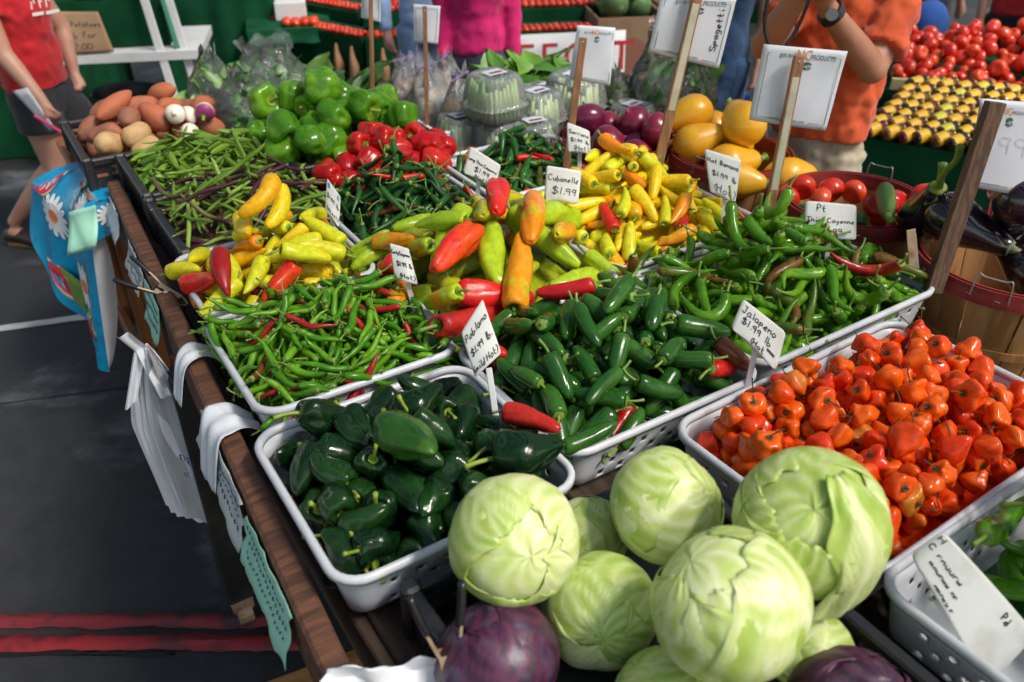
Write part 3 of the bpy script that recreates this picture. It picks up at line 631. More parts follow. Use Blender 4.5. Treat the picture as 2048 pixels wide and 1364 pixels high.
def turnip_mat():
    m = mat('turnip_skin', (.74, .68, .58), .4); n = m.node_tree.nodes; l = m.node_tree.links
    tc = n.new('ShaderNodeTexCoord'); sp = n.new('ShaderNodeSeparateXYZ'); l.new(tc.outputs['Object'], sp.inputs[0])
    mr = n.new('ShaderNodeMapRange'); mr.interpolation_type = 'SMOOTHSTEP'; mr.inputs[1].default_value = .006; mr.inputs[2].default_value = -.012; l.new(sp.outputs[0], mr.inputs[0])
    mx = n.new('ShaderNodeMix'); mx.data_type = 'RGBA'; mx.inputs[6].default_value = (.74, .68, .55, 1); mx.inputs[7].default_value = (.28, .035, .15, 1); l.new(mr.outputs[0], mx.inputs[0]); l.new(mx.outputs[2], n['Principled BSDF'].inputs['Base Color'])
    return m
S['turnip'] = turnip_mat()

# ------------------------------------------------------------------ heaps
def place(vr, m, stem_m, mw, label, cat, group):
    o = link(vr['body'].name.split('.')[0], vr['body'], m, None, mw); tag(o, label, cat, group)
    if vr['stem']: link('stem', vr['stem'], stem_m, o)
    return o

class Heap:
    """drops pieces one by one on a mound and on what lies there already (stall frame)"""
    def __init__(s, base, seed, bounds, squeeze=.93):
        s.base = base; s.P = np.zeros((0, 4)); s.rg = random.Random(seed); s.bounds = bounds; s.k = squeeze
    def floor(s, x, y): return np.array([s.base(a, b) for a, b in zip(x, y)])
    def support(s, x, y, r):
        z = s.base(x, y) + r
        if len(s.P):
            d2 = (s.P[:, 0] - x) ** 2 + (s.P[:, 1] - y) ** 2; rr = (s.P[:, 3] + r) * s.k; ok = d2 < rr * rr
            if ok.any(): z = max(z, float((s.P[ok, 2] + np.sqrt(rr[ok] ** 2 - d2[ok])).max()))
        return z
    def drop(s, sph, Rm, x, y):
        c = sph[:, :3] @ Rm.T; c = c + np.array([x, y, 0]); r = sph[:, 3]
        u0, u1, v0, v1 = s.bounds
        if (c[:, 0] - r * .8 < u0).any() or (c[:, 0] + r * .8 > u1).any() or (c[:, 1] - r * .8 < v0).any() or (c[:, 1] + r * .8 > v1).any(): return None
        z = float((s.floor(c[:, 0], c[:, 1]) + r - c[:, 2]).max())
        if len(s.P):
            d2 = (c[:, None, 0] - s.P[None, :, 0]) ** 2 + (c[:, None, 1] - s.P[None, :, 1]) ** 2
            rr = (r[:, None] + s.P[None, :, 3]) * s.k
            h = np.where(d2 < rr * rr, s.P[None, :, 2] + np.sqrt(np.maximum(rr * rr - d2, 0)) - c[:, None, 2], -9)
            z = max(z, float(h.max()))
        return z, c
    def pose(s, yaw, pitch, roll):
        return np.array((Matrix.Rotation(yaw, 3, 'Z') @ Matrix.Rotation(-pitch, 3, 'Y') @ Matrix.Rotation(roll, 3, 'X')))
    def put(s, vr, x, y, yaw, pitch=None, roll=None, sc=1.0, jit=.08):
        sph = vr['sph'] * sc
        if pitch is None:
            h = vr['L'] * sc * .38; r0 = vr['R'] * sc * .6
            za = s.support(x - math.cos(yaw) * h, y - math.sin(yaw) * h, r0); zb = s.support(x + math.cos(yaw) * h, y + math.sin(yaw) * h, r0)
            pitch = max(-.42, min(.42, math.atan2(zb - za, 2 * h))) + s.rg.gauss(0, jit)
        if roll is None: roll = s.rg.uniform(0, 6.28)
        Rm = s.pose(yaw, pitch, roll); d = s.drop(sph, Rm, x, y)
        if d is None: return None
        z, c = d; return z, c, Rm, sph, (x, y)
    def commit(s, res, sc=1.0):
        z, c, Rm, sph, (x, y) = res
        s.P = np.vstack([s.P, np.column_stack([c[:, 0], c[:, 1], c[:, 2] + z, sph[:, 3]])])
        M = Matrix([list(Rm[0]), list(Rm[1]), list(Rm[2])]).to_4x4()
        return MT @ Matrix.Translation((x, y, z)) @ M @ Matrix.Diagonal((sc, sc, sc, 1))
    def scatter(s, vrs, n, tries, sizes=(.88, 1.1), yaw=None, tumble=0.0, jit=.08, target=None):
        out = []
        u0, u1, v0, v1 = s.bounds
        for i in range(n):
            best = None
            for t in range(tries):
                vr = s.rg.choice(vrs); sc = s.rg.uniform(*sizes); x, y = s.rg.uniform(u0, u1), s.rg.uniform(v0, v1)
                yw = s.rg.uniform(0, 6.28) if yaw is None else s.rg.gauss(*yaw) + (math.pi if s.rg.random() < .5 else 0)
                p = s.rg.gauss(0, tumble) if tumble and s.rg.random() < .75 else None
                res = s.put(vr, x, y, yw, p, None, sc, jit)
                if res is None: continue
                sc_ = res[0] - s.base(x, y) + (target(x, y) if target else 0)
                if best is None or sc_ < best[0]: best = (sc_, res, vr, sc)
            if best: out.append((best[2], s.commit(best[1], best[3])))
        return out

def pick(rg, table):
    x = rg.random() * sum(w for _, w in table)
    for k, w in table:
        x -= w
        if x <= 0: return k
    return table[-1][0]

def mound(bounds, ze, zt, cx=.5, cy=.5, p=2.0, seed=0, edge=.0):
    u0, u1, v0, v1 = bounds
    def f(x, y):
        a = (x - u0) / (u1 - u0); b = (y - v0) / (v1 - v0)
        a = (a - cx) / (cx if a < cx else 1 - cx); b = (b - cy) / (cy if b < cy else 1 - cy)
        d = min(1.0, max(0.0, (abs(a) ** p + abs(b) ** p)) ** (1 / p))
        return ze + (zt - ze) * (.5 + .5 * math.cos(math.pi * d))
    return f
def mound_mesh(name, f, bounds, m, label, drop=.004, n=26):
    u0, u1, v0, v1 = bounds; nz = vnoise(len(name)); mb = MB()
    mb.grid(lambda a, b: (u0 + (u1 - u0) * a, v0 + (v1 - v0) * b, f(u0 + (u1 - u0) * a, v0 + (v1 - v0) * b) - drop + .003 * nz(a * 9, b * 9)), n, n)
    return mb.build(name, m, None, MT.copy(), smooth=True, label=label, kind='stuff')
def inset(t, d): return (t[0] + d, t[1] - d, t[2] + d, t[3] - d)
def heap_of(bounds, f, vrs, n, tries, skins, stem, labels, cat, group, seed, **kw):
    """skins: [(skin, weight)]; labels: skin -> label (None key is the default)"""
    h = Heap(f, seed, bounds, kw.pop('squeeze', .93)); rg = random.Random(seed + 1)
    pre = kw.pop('pre', None)
    if pre: pre(h)
    for vr, mw in h.scatter(vrs, n, tries, **kw):
        s = pick(rg, skins); place(vr, S[s], stem, mw, labels.get(s, labels[None]), cat, group)
    return h
# ------------------------------------------------------------------ pepper trays
def B_(k, d=.02): return inset(TR[k], d)
def soil(k, col_, label, f, d=.012):
    mound_mesh('pepper_heap', f, inset(TR[k], d), col_, label)['category'] = 'peppers'

# curly cayenne
b = B_('curly', -.012); f = mound(b, .99, 1.072, .5, .55, 2.4)
mound_mesh('pepper_heap', f, B_('curly', .03), S['curly_green'], 'deep lower layers of thin curly green cayenne peppers in their tray')['category'] = 'peppers'
LB = 'thin green curly cayenne pepper heaped in the tray behind the poblanos'
heap_of(b, f, V['curly'], 260, 9, [('curly_green', 90), ('dark_red', 6), ('brown_turn', 4), ('red', 2)], STEM,
        {None: LB, 'dark_red': 'thin dark red chili among the curly green cayenne peppers', 'red': 'thin bright red chili among the curly green cayenne peppers', 'brown_turn': 'thin brownish half ripe chili among the curly green cayenne peppers'},
        'pepper', 'curly cayenne peppers', 11, jit=.16, squeeze=.9)
# jalapenos
b = B_('jalap', -.006); f = mound(b, .985, 1.04, .5, .55, 2.6)
mound_mesh('pepper_heap', f, B_('jalap', .03), S['jalap_green'], 'deep lower layers of jalapeno peppers in their tray')['category'] = 'peppers'
heap_of(b, f, V['jalap'], 122, 12, [('jalap_green', 90), ('red', 5), ('brown_turn', 2)], STEM,
        {None: 'glossy dark green jalapeno pepper piled in the tray with the Jalapeno card', 'red': 'red ripe jalapeno among the dark green jalapenos', 'brown_turn': 'brownish turning jalapeno among the dark green jalapenos'},
        'pepper', 'jalapeno peppers', 12, jit=.12, squeeze=.9)
# habaneros
b = B_('haban', .022); f = mound(b, .965, 1.0, .55, .6, 3)
mound_mesh('pepper_heap', f, B_('haban', .03), S['habanero_red'], 'deep lower layers of orange habanero peppers in their tray')['category'] = 'peppers'
heap_of(b, f, V['haban'], 275, 12, [('habanero', 70), ('habanero_red', 40), ('habanero_gold', 7)], STEM_D,
        {None: 'wrinkled orange habanero pepper in the large white tray', 'habanero_red': 'wrinkled reddish orange habanero pepper in the large white tray', 'habanero_gold': 'paler golden habanero pepper among the orange ones'},
        'pepper', 'habanero peppers', 13, tumble=.6, squeeze=.9, sizes=(.74, .98))
# poblanos
b = B_('poblano', .012); f = mound(b, .945, 1.0, .60, .74, 2.2)
mound_mesh('pepper_heap', f, B_('poblano', .035), S['poblano_green'], 'deep lower layers of dark poblano peppers in their tray')['category'] = 'peppers'
PRE = [(.292, .99, 89, 0), (.353, .959, 49, -.5), (.42, .932, 34, -.3), (.321, 1.2, -145, .1), (.345, 1.189, -138, .2), (.403, 1.2, -87, .2), (.59, 1.17, -115, .2), (.397, 1.026, 56, -.7), (.307, 1.09, 57, -.9), (.46, 1.18, -147, 0), (.55, 1.131, 64, -.4), (.61, 1.079, 52, -.7), (.528, .96, 25, .1), (.614, .98, 5, .1)]
def pre(h):
    for i, (u, v, y, p) in enumerate(PRE):
        r = h.put(V['poblano'][i % 8], u, v, R(y), p, i * 1.3, .86)
        if r: place(V['poblano'][i % 8], S['poblano_green'], STEM_Y, h.commit(r, .86), 'glossy dark green poblano pepper piled in the front white tray', 'pepper', 'poblano peppers')
hp = heap_of(b, f, V['poblano'], 52, 14, [('poblano_green', 1)], STEM_Y, {None: 'glossy dark green poblano pepper piled in the front white tray'}, 'pepper', 'poblano peppers', 14, tumble=.5, pre=pre, squeeze=.82, sizes=(.68, .88))
hp.bounds = (.2, .80, .8, 1.4)
for (u, v, y, p, vi, sk, lb) in ((.449, 1.017, -83, .2, 3, 'poblano_light', 'lighter green poblano with a long stem on top of the dark poblanos'),
                              (.625, .925, -19, .05, 6, 'poblano_green', 'big dark poblano lying over the tray corner above the front cabbage')):
    r = hp.put(V['poblano'][vi], u, v, R(y), p, .4)
    if r: place(V['poblano'][vi], S[sk], STEM_Y, hp.commit(r), lb, 'pepper', 'poblano peppers')
r = hp.put(V['cuban'][1], .67, .985, R(-60), 0, 0, .6)
if r: place(V['cuban'][1], S['dark_red'], STEM, hp.commit(r, .6), 'small dark red pepper among the poblanos beside the tray edge', 'pepper', 'poblano peppers')

# cubanelles
b = (.70, 1.24, 1.36, 1.84); f = mound(b, .98, 1.085, .52, .66, 2.2)
mound_mesh('pepper_heap', f, B_('cuban', .03), S['olive'], 'deep lower layers of cubanelle peppers in their tray')['category'] = 'peppers'
hc = Heap(f, 15, (.66, 1.27, 1.30, 1.90), .88)
CUB = [(.885, 1.72, -119, 'S_amber'), (.945, 1.79, -114, 'S_orange'), (1.03, 1.76, -130, 'S_red'), (.804, 1.543, 7, 'lime'), (.826, 1.74, -132, 'olive'), (.831, 1.411, 86, 'amber'), (.770, 1.453, -116, 'olive'), (.79, 1.395, 7, 'dark_red'), (.88, 1.60, -20, 'olive'), (.97, 1.75, 30, 'olive'), (1.1, 1.70, 60, 'amber'), (1.08, 1.55, -70, 'lime'), (.95, 1.5, 10, 'olive'),
       (.985, 1.40, -148, 'lime'), (1.16, 1.46, -126, 'amber_green'), (1.135, 1.54, -128, 'amber'), (.86, 1.42, -20, 'red'), (.912, 1.515, -116, 'lime'), (1.17, 1.63, -152, 'lime'),
       (.925, 1.425, 232, 'amber'), (.822, 1.536, -153, 'redorange'), (.865, 1.63, -141, 'lime'), (.963, 1.628, -130, 'olive'), (1.035, 1.535, -125, 'amber_green'), (.995, 1.62, -123, 'red')]
CL = {'lime': 'pale lime green', 'olive': 'olive green', 'amber': 'amber yellow', 'amber_green': 'half orange half green', 'red': 'shiny red', 'redorange': 'orange red', 'dark_red': 'crumpled dark red'}
WHERE = {0: 'at the back left of the heap', 1: 'topmost at the back of the heap', 2: 'at the back of the heap', 19: 'with stem towards the viewer at the heap front', 20: 'lying across behind the Curly Cayenne card', 23: 'standing tall in the middle of the heap', 24: 'upright at the top of the cubanelle heap', 14: 'at the right end of the heap', 15: 'beside the hot banana tray'}
for i, (u, v, y, s) in enumerate(CUB):
    vs = V['cubshort'] if s.startswith('S_') else V['cuban']; vr = vs[i % len(vs)]; s2 = s[2:] if s.startswith('S_') else s
    s2 = {'orange': 'amber'}.get(s2, s2)
    if i == 19: y -= 180
    ks = 1.04 if not s.startswith('S_') else .88
    r = hc.put(vr, u, v, R(y), None if i != 20 else -.1, i * 1.7, ks, .05)
    if not r: print('cub fail', i); continue
    place(vr, S[s2], STEM, hc.commit(r, ks), f"{'short blocky ' if s.startswith('S_') else 'big '}{CL[s2]} cubanelle pepper {WHERE.get(i, 'in the mixed cubanelle heap')}", 'pepper', 'cubanelle peppers')
for vr, mw in hc.scatter(V['cuban'], 22, 14, (.68, .9)): place(vr, S[pick(rng, [('lime', 4), ('olive', 2), ('amber', 2.5), ('amber_green', 1.5)])], STEM, mw, 'smaller green, yellowish or orange cubanelle tucked between the big ones', 'pepper', 'cubanelle peppers')
# the lone red one left of the heap
r = hc.put(V['cubshort'][0], .735, 1.66, R(40), .3, 0, .85)
if r: place(V['cubshort'][0], S['redorange'], STEM, hc.commit(r, .85), 'red orange round pepper just left of the Curly Cayenne card', 'pepper', 'cubanelle peppers')

# banana peppers beside the rail
b = (.27, .76, 1.71, 2.12); f = mound(b, .97, 1.075, .6, .62, 2.3)
mound_mesh('pepper_heap', f, B_('bananal', .03), S['ban_lime'], 'deep lower layers of yellow banana peppers by the rail')['category'] = 'peppers'
hb = Heap(f, 16, (.22, .79, 1.66, 2.18), .88); rg = random.Random(5)
YEL = {'ban_lime': 'lime yellow', 'ban_yellow': 'bright yellow', 'ban_orange': 'orange', 'redorange': 'red orange', 'dark_red': 'dark red', 'red': 'red'}
hb.bounds = (.30, .73, 1.75, 2.09)
for vr, mw in hb.scatter(V['banana'], 36, 10, (.72, .9)):
    s = pick(rg, [('ban_lime', 7), ('ban_yellow', 2), ('dark_red', 2), ('ban_orange', 2)]); place(vr, S[s], STEM_Y, mw, f'{YEL[s]} banana pepper in the tray beside the rail', 'pepper', 'banana peppers beside the rail')
hb.bounds = (.22, .79, 1.66, 2.18)
BAN = [(.381, 1.765, -3, 'ban_lime'), (.345, 1.79, -155, 'ban_lime'), (.317, 1.96, -59, 'ban_lime'), (.33, 1.865, -62, 'redorange'), (.356, 2.01, -118, 'ban_lime'), (.377, 1.93, -103, 'ban_yellow'), (.364, 1.81, -103, 'dark_red'), (.475, 1.77, -149, 'redorange'), (.437, 1.80, -132, 'ban_lime'), (.56, 1.785, -13, 'ban_lime'), (.603, 1.80, 174, 'ban_lime'), (.554, 1.85, 179, 'ban_lime'), (.638, 1.88, 123, 'ban_lime'), (.559, 1.935, -126, 'ban_yellow'), (.470, 1.96, -102, 'ban_yellow'), (.520, 1.93, -147, 'ban_orange'), (.65, 1.99, -140, 'ban_lime')]
for i, (u, v, y, s) in enumerate(BAN):
    vr = V['banana'][(i * 3) % 8]; r = hb.put(vr, u, v, R(y), None, i * 1.9, .95, .05)
    if r: place(vr, S[s], STEM_Y, hb.commit(r, .95), f"{YEL[s]} banana pepper " + ('sticking out over the rail side of its tray' if i in (2, 3) else 'on top of the heap beside the rail'), 'pepper', 'banana peppers beside the rail')

# hot banana peppers before the squash
b = (1.21, 1.75, 1.415, 1.925); f = mound(b, .985, 1.125, .5, .72, 2.2)
mound_mesh('pepper_heap', f, B_('bananar', .03), S['ban_yellow'], 'deep lower layers of hot banana peppers in their tray')['category'] = 'peppers'
heap_of(b, f, V['bananar'], 120, 12, [('ban_yellow', 55), ('ban_lime', 32), ('ban_orange', 13), ('redorange', 5), ('red', 2)], STEM_Y,
        {None: 'bright yellow banana pepper heaped below the Hot Banana card', 'ban_lime': 'lime yellow banana pepper heaped below the Hot Banana card', 'ban_orange': 'orange banana pepper heaped below the Hot Banana card', 'redorange': 'red orange banana pepper heaped below the Hot Banana card', 'red': 'red pepper among the hot banana peppers'},
        'pepper', 'hot banana peppers', 17, jit=.14, squeeze=.88, sizes=(.78, 1.02))
# thick cayenne
b = (1.195, 1.83, .94, 1.43); f = mound(b, .98, 1.09, .48, .66, 2.2)
mound_mesh('pepper_heap', f, B_('thick', .03), S['thick_green'], 'deep lower layers of long green cayenne peppers in their tray')['category'] = 'peppers'
heap_of(b, f, V['thick'], 135, 12, [('thick_green', 84), ('thick_turn', 14), ('dark_red', 3)], STEM,
        {None: 'long wrinkled green cayenne pepper heaped in front of the bushel baskets', 'thick_turn': 'brown and green turning cayenne in front of the bushel baskets', 'dark_red': 'small dark red chili among the long green cayennes'},
        'pepper', 'thick cayenne peppers', 18, jit=.16, squeeze=.84, sizes=(.8, 1.02))
# bottom right tray
b = (1.09, 1.485, .035, .437); f = mound(b, .955, .985, .6, .4, 2.6)
mound_mesh('pepper_heap', f, inset(b, .03), S['serrano_green'], 'deep lower layers of green peppers in the corner tray')['category'] = 'peppers'
hk = heap_of(b, f, V['thick'], 34, 8, [('thick_green', 1)], STEM, {None: 'long green pepper in the bottom right corner tray'}, 'pepper', 'green peppers in the corner tray', 19, sizes=(1.1, 1.3))

# long thin cayenne, serrano (trays hidden under the heaps)
def back_tray(k, box, label): TR[k] = box; tray(*box, label)
back_tray('ltc', (.75, 1.16, 1.86, 2.27), 'white tray under the dark green long thin cayenne peppers')
back_tray('serr', (1.20, 1.64, 1.96, 2.34), 'white tray under the serrano peppers beside the red onions')
b = (.745, 1.17, 1.85, 2.30); f = mound(b, .985, 1.105, .5, .6, 2.2)
mound_mesh('pepper_heap', f, B_('ltc', .03), S['ltc_green'], 'deep lower layers of long thin dark green cayenne peppers')['category'] = 'peppers'
heap_of(b, f, V['ltc'], 140, 8, [('ltc_green', 93), ('red', 3), ('brown_turn', 3)], STEM,
        {None: 'long thin dark green cayenne pepper in the heap behind the banana peppers', 'red': 'small red chili among the long thin dark green cayennes', 'brown_turn': 'brownish chili among the long thin dark green cayennes'}, 'pepper', 'long thin cayenne peppers', 20, jit=.2, squeeze=.86)
b = (1.19, 1.66, 1.95, 2.36); f = mound(b, .985, 1.10, .5, .6, 2.2)
mound_mesh('pepper_heap', f, B_('serr', .03), S['serrano_green'], 'deep lower layers of serrano peppers')['category'] = 'peppers'
heap_of(b, f, V['serrano'], 120, 8, [('serrano_green', 88), ('red', 8), ('brown_turn', 4)], STEM,
        {None: 'small green serrano pepper heaped in front of the red onions', 'red': 'small red serrano among the green serranos', 'brown_turn': 'brownish serrano among the green serranos'}, 'pepper', 'serrano peppers', 21, jit=.16, squeeze=.86)

# bell peppers
b = (.74, 1.27, 2.46, 2.93); f = mound(b, .95, 1.03, .5, .6, 2)
heap_of(b, f, V['bell'], 46, 14, [('bell_green', 1)], STEM_Y, {None: 'glossy green bell pepper in the tall heap behind the red bells'}, 'pepper', 'green bell peppers', 22, tumble=.7, squeeze=.84, sizes=(.78, .98))
mound_mesh('pepper_heap', lambda x, y: f(x, y) - .03, inset(b, .05), S['bell_green'], 'deep lower layers of green bell peppers')['category'] = 'peppers'
b = (.80, 1.30, 2.22, 2.50); f = mound(b, .96, 1.03, .5, .6, 2)
hr = heap_of(b, f, V['bell'], 36, 14, [('bell_red', 1)], STEM, {None: 'shiny red bell pepper in the heap before the green bells'}, 'pepper', 'red bell peppers', 23, tumble=.7, squeeze=.84, sizes=(.6, .76))
mound_mesh('pepper_heap', lambda x, y: f(x, y) - .03, inset(b, .05), S['bell_red'], 'deep lower layers of red bell peppers')['category'] = 'peppers'
hr.bounds = (1.2, 1.6, 2.2, 2.6)
for (u, v, s, lb) in ((1.34, 2.36, 'bell_turn', 'dark greenish brown bell pepper right of the red bells'), (1.36, 2.27, 'redorange', 'orange red bell pepper right of the red bells'), (1.31, 2.22, 'bell_red', 'squat red bell pepper nearest the long thin cayennes')):
    r = hr.put(V['bell'][1], u, v, .5, .4, 1, .8)
    if r: place(V['bell'][1], S[s], STEM, hr.commit(r, .8), lb, 'pepper', 'red bell peppers')

# beans and peas
b = (.35, .755, 2.105, 2.48); f = mound(b, 1.01, 1.075, .6, .55, 2.3)
mound_mesh('pea_heap', f, inset(b, .012), S['pea_purple'], 'deep lower layers of purple field pea pods')['category'] = 'pea pods'
heap_of((.345, .79, 2.09, 2.50), f, V['pea'], 165, 6, [('pea_green', 52), ('pea_purple', 48)], STEM, {None: 'long green pea pod in the black crate beside the rail', 'pea_purple': 'long purple pea pod in the black crate beside the rail'}, 'pea pod', 'field pea pods', 24, jit=.15, squeeze=.85)
b = (.355, .75, 2.522, 2.875); f = mound(b, 1.005, 1.045, .5, .5, 2.3)
mound_mesh('bean_heap', f, inset(b, .006), S['pod'], 'deep lower layers of flat green bean pods')['category'] = 'bean pods'
heap_of(b, f, V['pod'], 240, 5, [('pod', 1)], STEM, {None: 'flat green bean pod in the crate before the turnips'}, 'bean pod', 'flat green bean pods', 25, jit=.12, squeeze=.8)

# sweet potatoes, potatoes, turnips
b = (.255, .74, 2.93, 3.36); f = mound(b, .965, 1.02, .5, .8, 2)
mound_mesh('potato_heap', f, inset(b, .02), S['sweetpotato'], 'deep lower layers of sweet potatoes')['category'] = 'sweet potatoes'
hs = Heap(f, 26, (.25, .75, 3.02, 3.40), .88)
for vr, mw in hs.scatter(V['sweetpotato'], 24, 16, (.95, 1.12)): place(vr, S['sweetpotato'], None, mw, 'dusty orange brown sweet potato in the far crate', 'sweet potato', 'sweet potatoes')
hs.bounds = (.27, .8, 2.86, 3.1)
for (u, v, k, s, lb) in ((.36, 2.95, 'potato', 'potato', 'tan potato nearest the rail'), (.44, 2.96, 'potato', 'potato', 'tan potato between another potato and the turnips'), (.43, 3.01, 'potato', 'potato', 'tan potato behind the two front ones'), (.34, 3.02, 'potato', 'potato', 'tan potato below the sweet potatoes'),
                      (.53, 2.97, 'turnip', 'turnip', 'white and purple turnip beside the potatoes'), (.60, 3.0, 'turnip', 'turnip', 'white and purple turnip in the middle of the turnips'), (.62, 3.06, 'turnip', 'turnip', 'white turnip at the top of the little pile'), (.67, 3.03, 'turnip', 'turnip', 'white and purple turnip right of the pile'), (.68, 2.96, 'turnip', 'turnip', 'white turnip half hidden behind the bean crate'), (.57, 3.03, 'turnip', 'turnip', 'white and purple turnip touching the sweet potatoes')):
    vr = V[k][int(u * 100) % 3]; r = hs.put(vr, u, v, R((u * 1700) % 360), R(20), u * 30, 1.0)
    if r: place(vr, S[s], STEM_Y, hs.commit(r), lb, k, k + 's in the far crate')

# red onions, yellow squash
b = (1.66, 1.96, 2.0, 2.34); f = mound(b, .97, 1.02, .5, .6, 2)
ho = Heap(f, 27, (1.62, 2.02, 1.96, 2.36), .93)
for i, (vr, mw) in enumerate(ho.scatter(V['onion'], 10, 16, (.95, 1.12), tumble=.8)): place(vr, S['onion'], None, mw, 'purple red onion in the pile beside the yellow squash', 'onion', 'red onions')
b = (1.86, 2.22, 1.66, 2.08); f = mound(b, .95, 1.0, .5, .6, 2)
hq = Heap(f, 28, (1.84, 2.24, 1.62, 2.12), .88)
for vr, mw in hq.scatter(V['squash'], 9, 20, (.95, 1.12)): place(vr, S['squash'], STEM, mw, 'smooth yellow squash behind the Hot Banana card', 'squash', 'yellow squash')
hq.bounds = (1.9, 2.5, 1.9, 2.4)
for (u, v) in ((2.04, 2.18), (2.18, 2.12)):
    r = hq.put(V['onion'][1], u, v, 1.0, 1.2, 0, .9)
    if r: place(V['onion'][1], S['yellow_onion'], None, hq.commit(r, .9), 'papery yellow onion behind the yellow squash, ' + ('left of the pair' if u < 2.15 else 'right of the pair'), 'onion', 'yellow onions')

# ------------------------------------------------------------------ cabbages
def cab_mat(name, leaf, leaf2, vein, rough=.42, bloom=None):
    m = bpy.data.materials.new(name); m.use_nodes = True; n = m.node_tree.nodes; l = m.node_tree.links; b = n['Principled BSDF']
    at = n.new('ShaderNodeAttribute'); at.attribute_name = 'vein'
    tc = n.new('ShaderNodeTexCoord'); t = n.new('ShaderNodeTexNoise'); t.inputs['Scale'].default_value = 22; t.inputs['Detail'].default_value = 6; l.new(tc.outputs['Object'], t.inputs['Vector'])
    m1 = n.new('ShaderNodeMix'); m1.data_type = 'RGBA'; m1.inputs[6].default_value = leaf + (1,); m1.inputs[7].default_value = leaf2 + (1,)
    mr = n.new('ShaderNodeMapRange'); mr.inputs[1].default_value = .35; mr.inputs[2].default_value = .65; l.new(t.outputs['Fac'], mr.inputs[0]); l.new(mr.outputs[0], m1.inputs[0])
    src = m1.outputs[2]
    if bloom:
        t3 = n.new('ShaderNodeTexNoise'); t3.inputs['Scale'].default_value = 40; t3.inputs['Detail'].default_value = 5; l.new(tc.outputs['Object'], t3.inputs['Vector'])
        r3 = n.new('ShaderNodeMapRange'); r3.inputs[1].default_value = .48; r3.inputs[2].default_value = .68; l.new(t3.outputs['Fac'], r3.inputs[0])
        m3 = n.new('ShaderNodeMix'); m3.data_type = 'RGBA'; m3.inputs[7].default_value = bloom + (1,); l.new(r3.outputs[0], m3.inputs[0]); l.new(src, m3.inputs[6]); src = m3.outputs[2]
    m2 = n.new('ShaderNodeMix'); m2.data_type = 'RGBA'; m2.inputs[7].default_value = vein + (1,); l.new(at.outputs['Fac'], m2.inputs[0]); l.new(src, m2.inputs[6]); l.new(m2.outputs[2], b.inputs['Base Color'])
    b.inputs['Roughness'].default_value = rough; b.inputs['Subsurface Weight'].default_value = .08; b.inputs['Subsurface Scale'].default_value = .008; b.inputs['Subsurface Radius'].default_value = (.5, .8, .2)
    t2 = n.new('ShaderNodeTexNoise'); t2.inputs['Scale'].default_value = 90; l.new(tc.outputs['Object'], t2.inputs['Vector'])
    bp = n.new('ShaderNodeBump'); bp.inputs['Strength'].default_value = .2; bp.inputs['Distance'].default_value = .003; l.new(t2.outputs['Fac'], bp.inputs['Height']); l.new(bp.outputs[0], b.inputs['Normal'])
    return m
CAB = [cab_mat('cabbage_leaf', (.46, .58, .13), (.30, .45, .05), (.74, .78, .42)), cab_mat('cabbage_leaf_pale', (.60, .68, .26), (.44, .57, .12), (.82, .84, .56)), cab_mat('cabbage_leaf_deep', (.25, .42, .04), (.42, .54, .11), (.70, .75, .38))]
CABR = cab_mat('red_cabbage_leaf', (.020, .006, .022), (.045, .009, .034), (.13, .024, .07), .42, (.06, .052, .095))
def cab_leaf(seed, Rr, az, width, s0, s1, lift, curl, n=34, m=30, rag=.05, ball=False):
    nz = vnoise(seed); nz2 = vnoise(seed + 5); rr = random.Random(seed); verts = []; vein = []; faces = []
    ks = [(.10 + .14 * k + rr.uniform(-.02, .02)) for k in range(6)]
    for i in range(n + 1):
        s = i / n
        for j in range(m + 1):
            w = 2 * j / m - 1
            edge = 1 + rag * nz2(w * 2.2, s * .3) + rag * .5 * nz(w * 6, 3)
            sp = s0 + (s1 - s0) * s * (edge if s > .6 else 1) * (1 - .12 * abs(w) ** 3)
            pol = math.pi * (1 - sp); hw = width * (math.sin(math.pi * min(.97, .12 + .80 * s)) ** .55) * (1 + rag * .7 * nz(s * 3, w))
            if ball: hw = math.pi; sp = s
            if ball: pol = math.pi * (1 - s)
            a = az + w * hw
            d = abs(w) / (.05 + .06 * (1 - s)); vv = math.exp(-d * d) * (1 - .5 * s)
            for k, q in enumerate(ks):
                if s > q:
                    g = 1.55 * (s - q) ** .85 * (1.05 - .25 * q) ; dd = (abs(w) + .05 * nz(s * 2, w * 2 + k) - g) / .055; vv = max(vv, .75 * math.exp(-dd * dd) * max(0, 1 - abs(w) * .45))
            x1 = abs(nz2(s * 7, w * 6)); vv = max(vv, .22 * math.exp(-(x1 / .06) ** 2))
            vv = min(1, vv)
            rad = Rr * (1 + lift + .012 * vv + .022 * nz(s * 2.2, w * 1.6) + .008 * nz2(s * 6, w * 6))
            e = max(0, s - .8) / .2; rad += Rr * curl * e * e + Rr * curl * .6 * max(0, abs(w) - .8) * 5 * .4
            if curl <= 0 and not ball: rad -= Rr * (lift + .024) * (max(0, s - .86) / .14) ** 1.5
            rad -= Rr * (.016 + lift) * max(0, 1 - (1 - abs(w)) * 10) ** 1.5 * (1 if curl <= 0 else 0)
            verts.append((rad * math.sin(pol) * math.cos(a), rad * math.sin(pol) * math.sin(a), rad * math.cos(pol) * .94)); vein.append(vv)
    for i in range(n):
        for j in range(m): q = i * (m + 1) + j; faces.append((q, q + 1, q + m + 2, q + m + 1))
    me = mesh('leaf', verts, faces); at = me.attributes.new('vein', 'FLOAT', 'POINT'); at.data.foreach_set('value', vein)
    return me
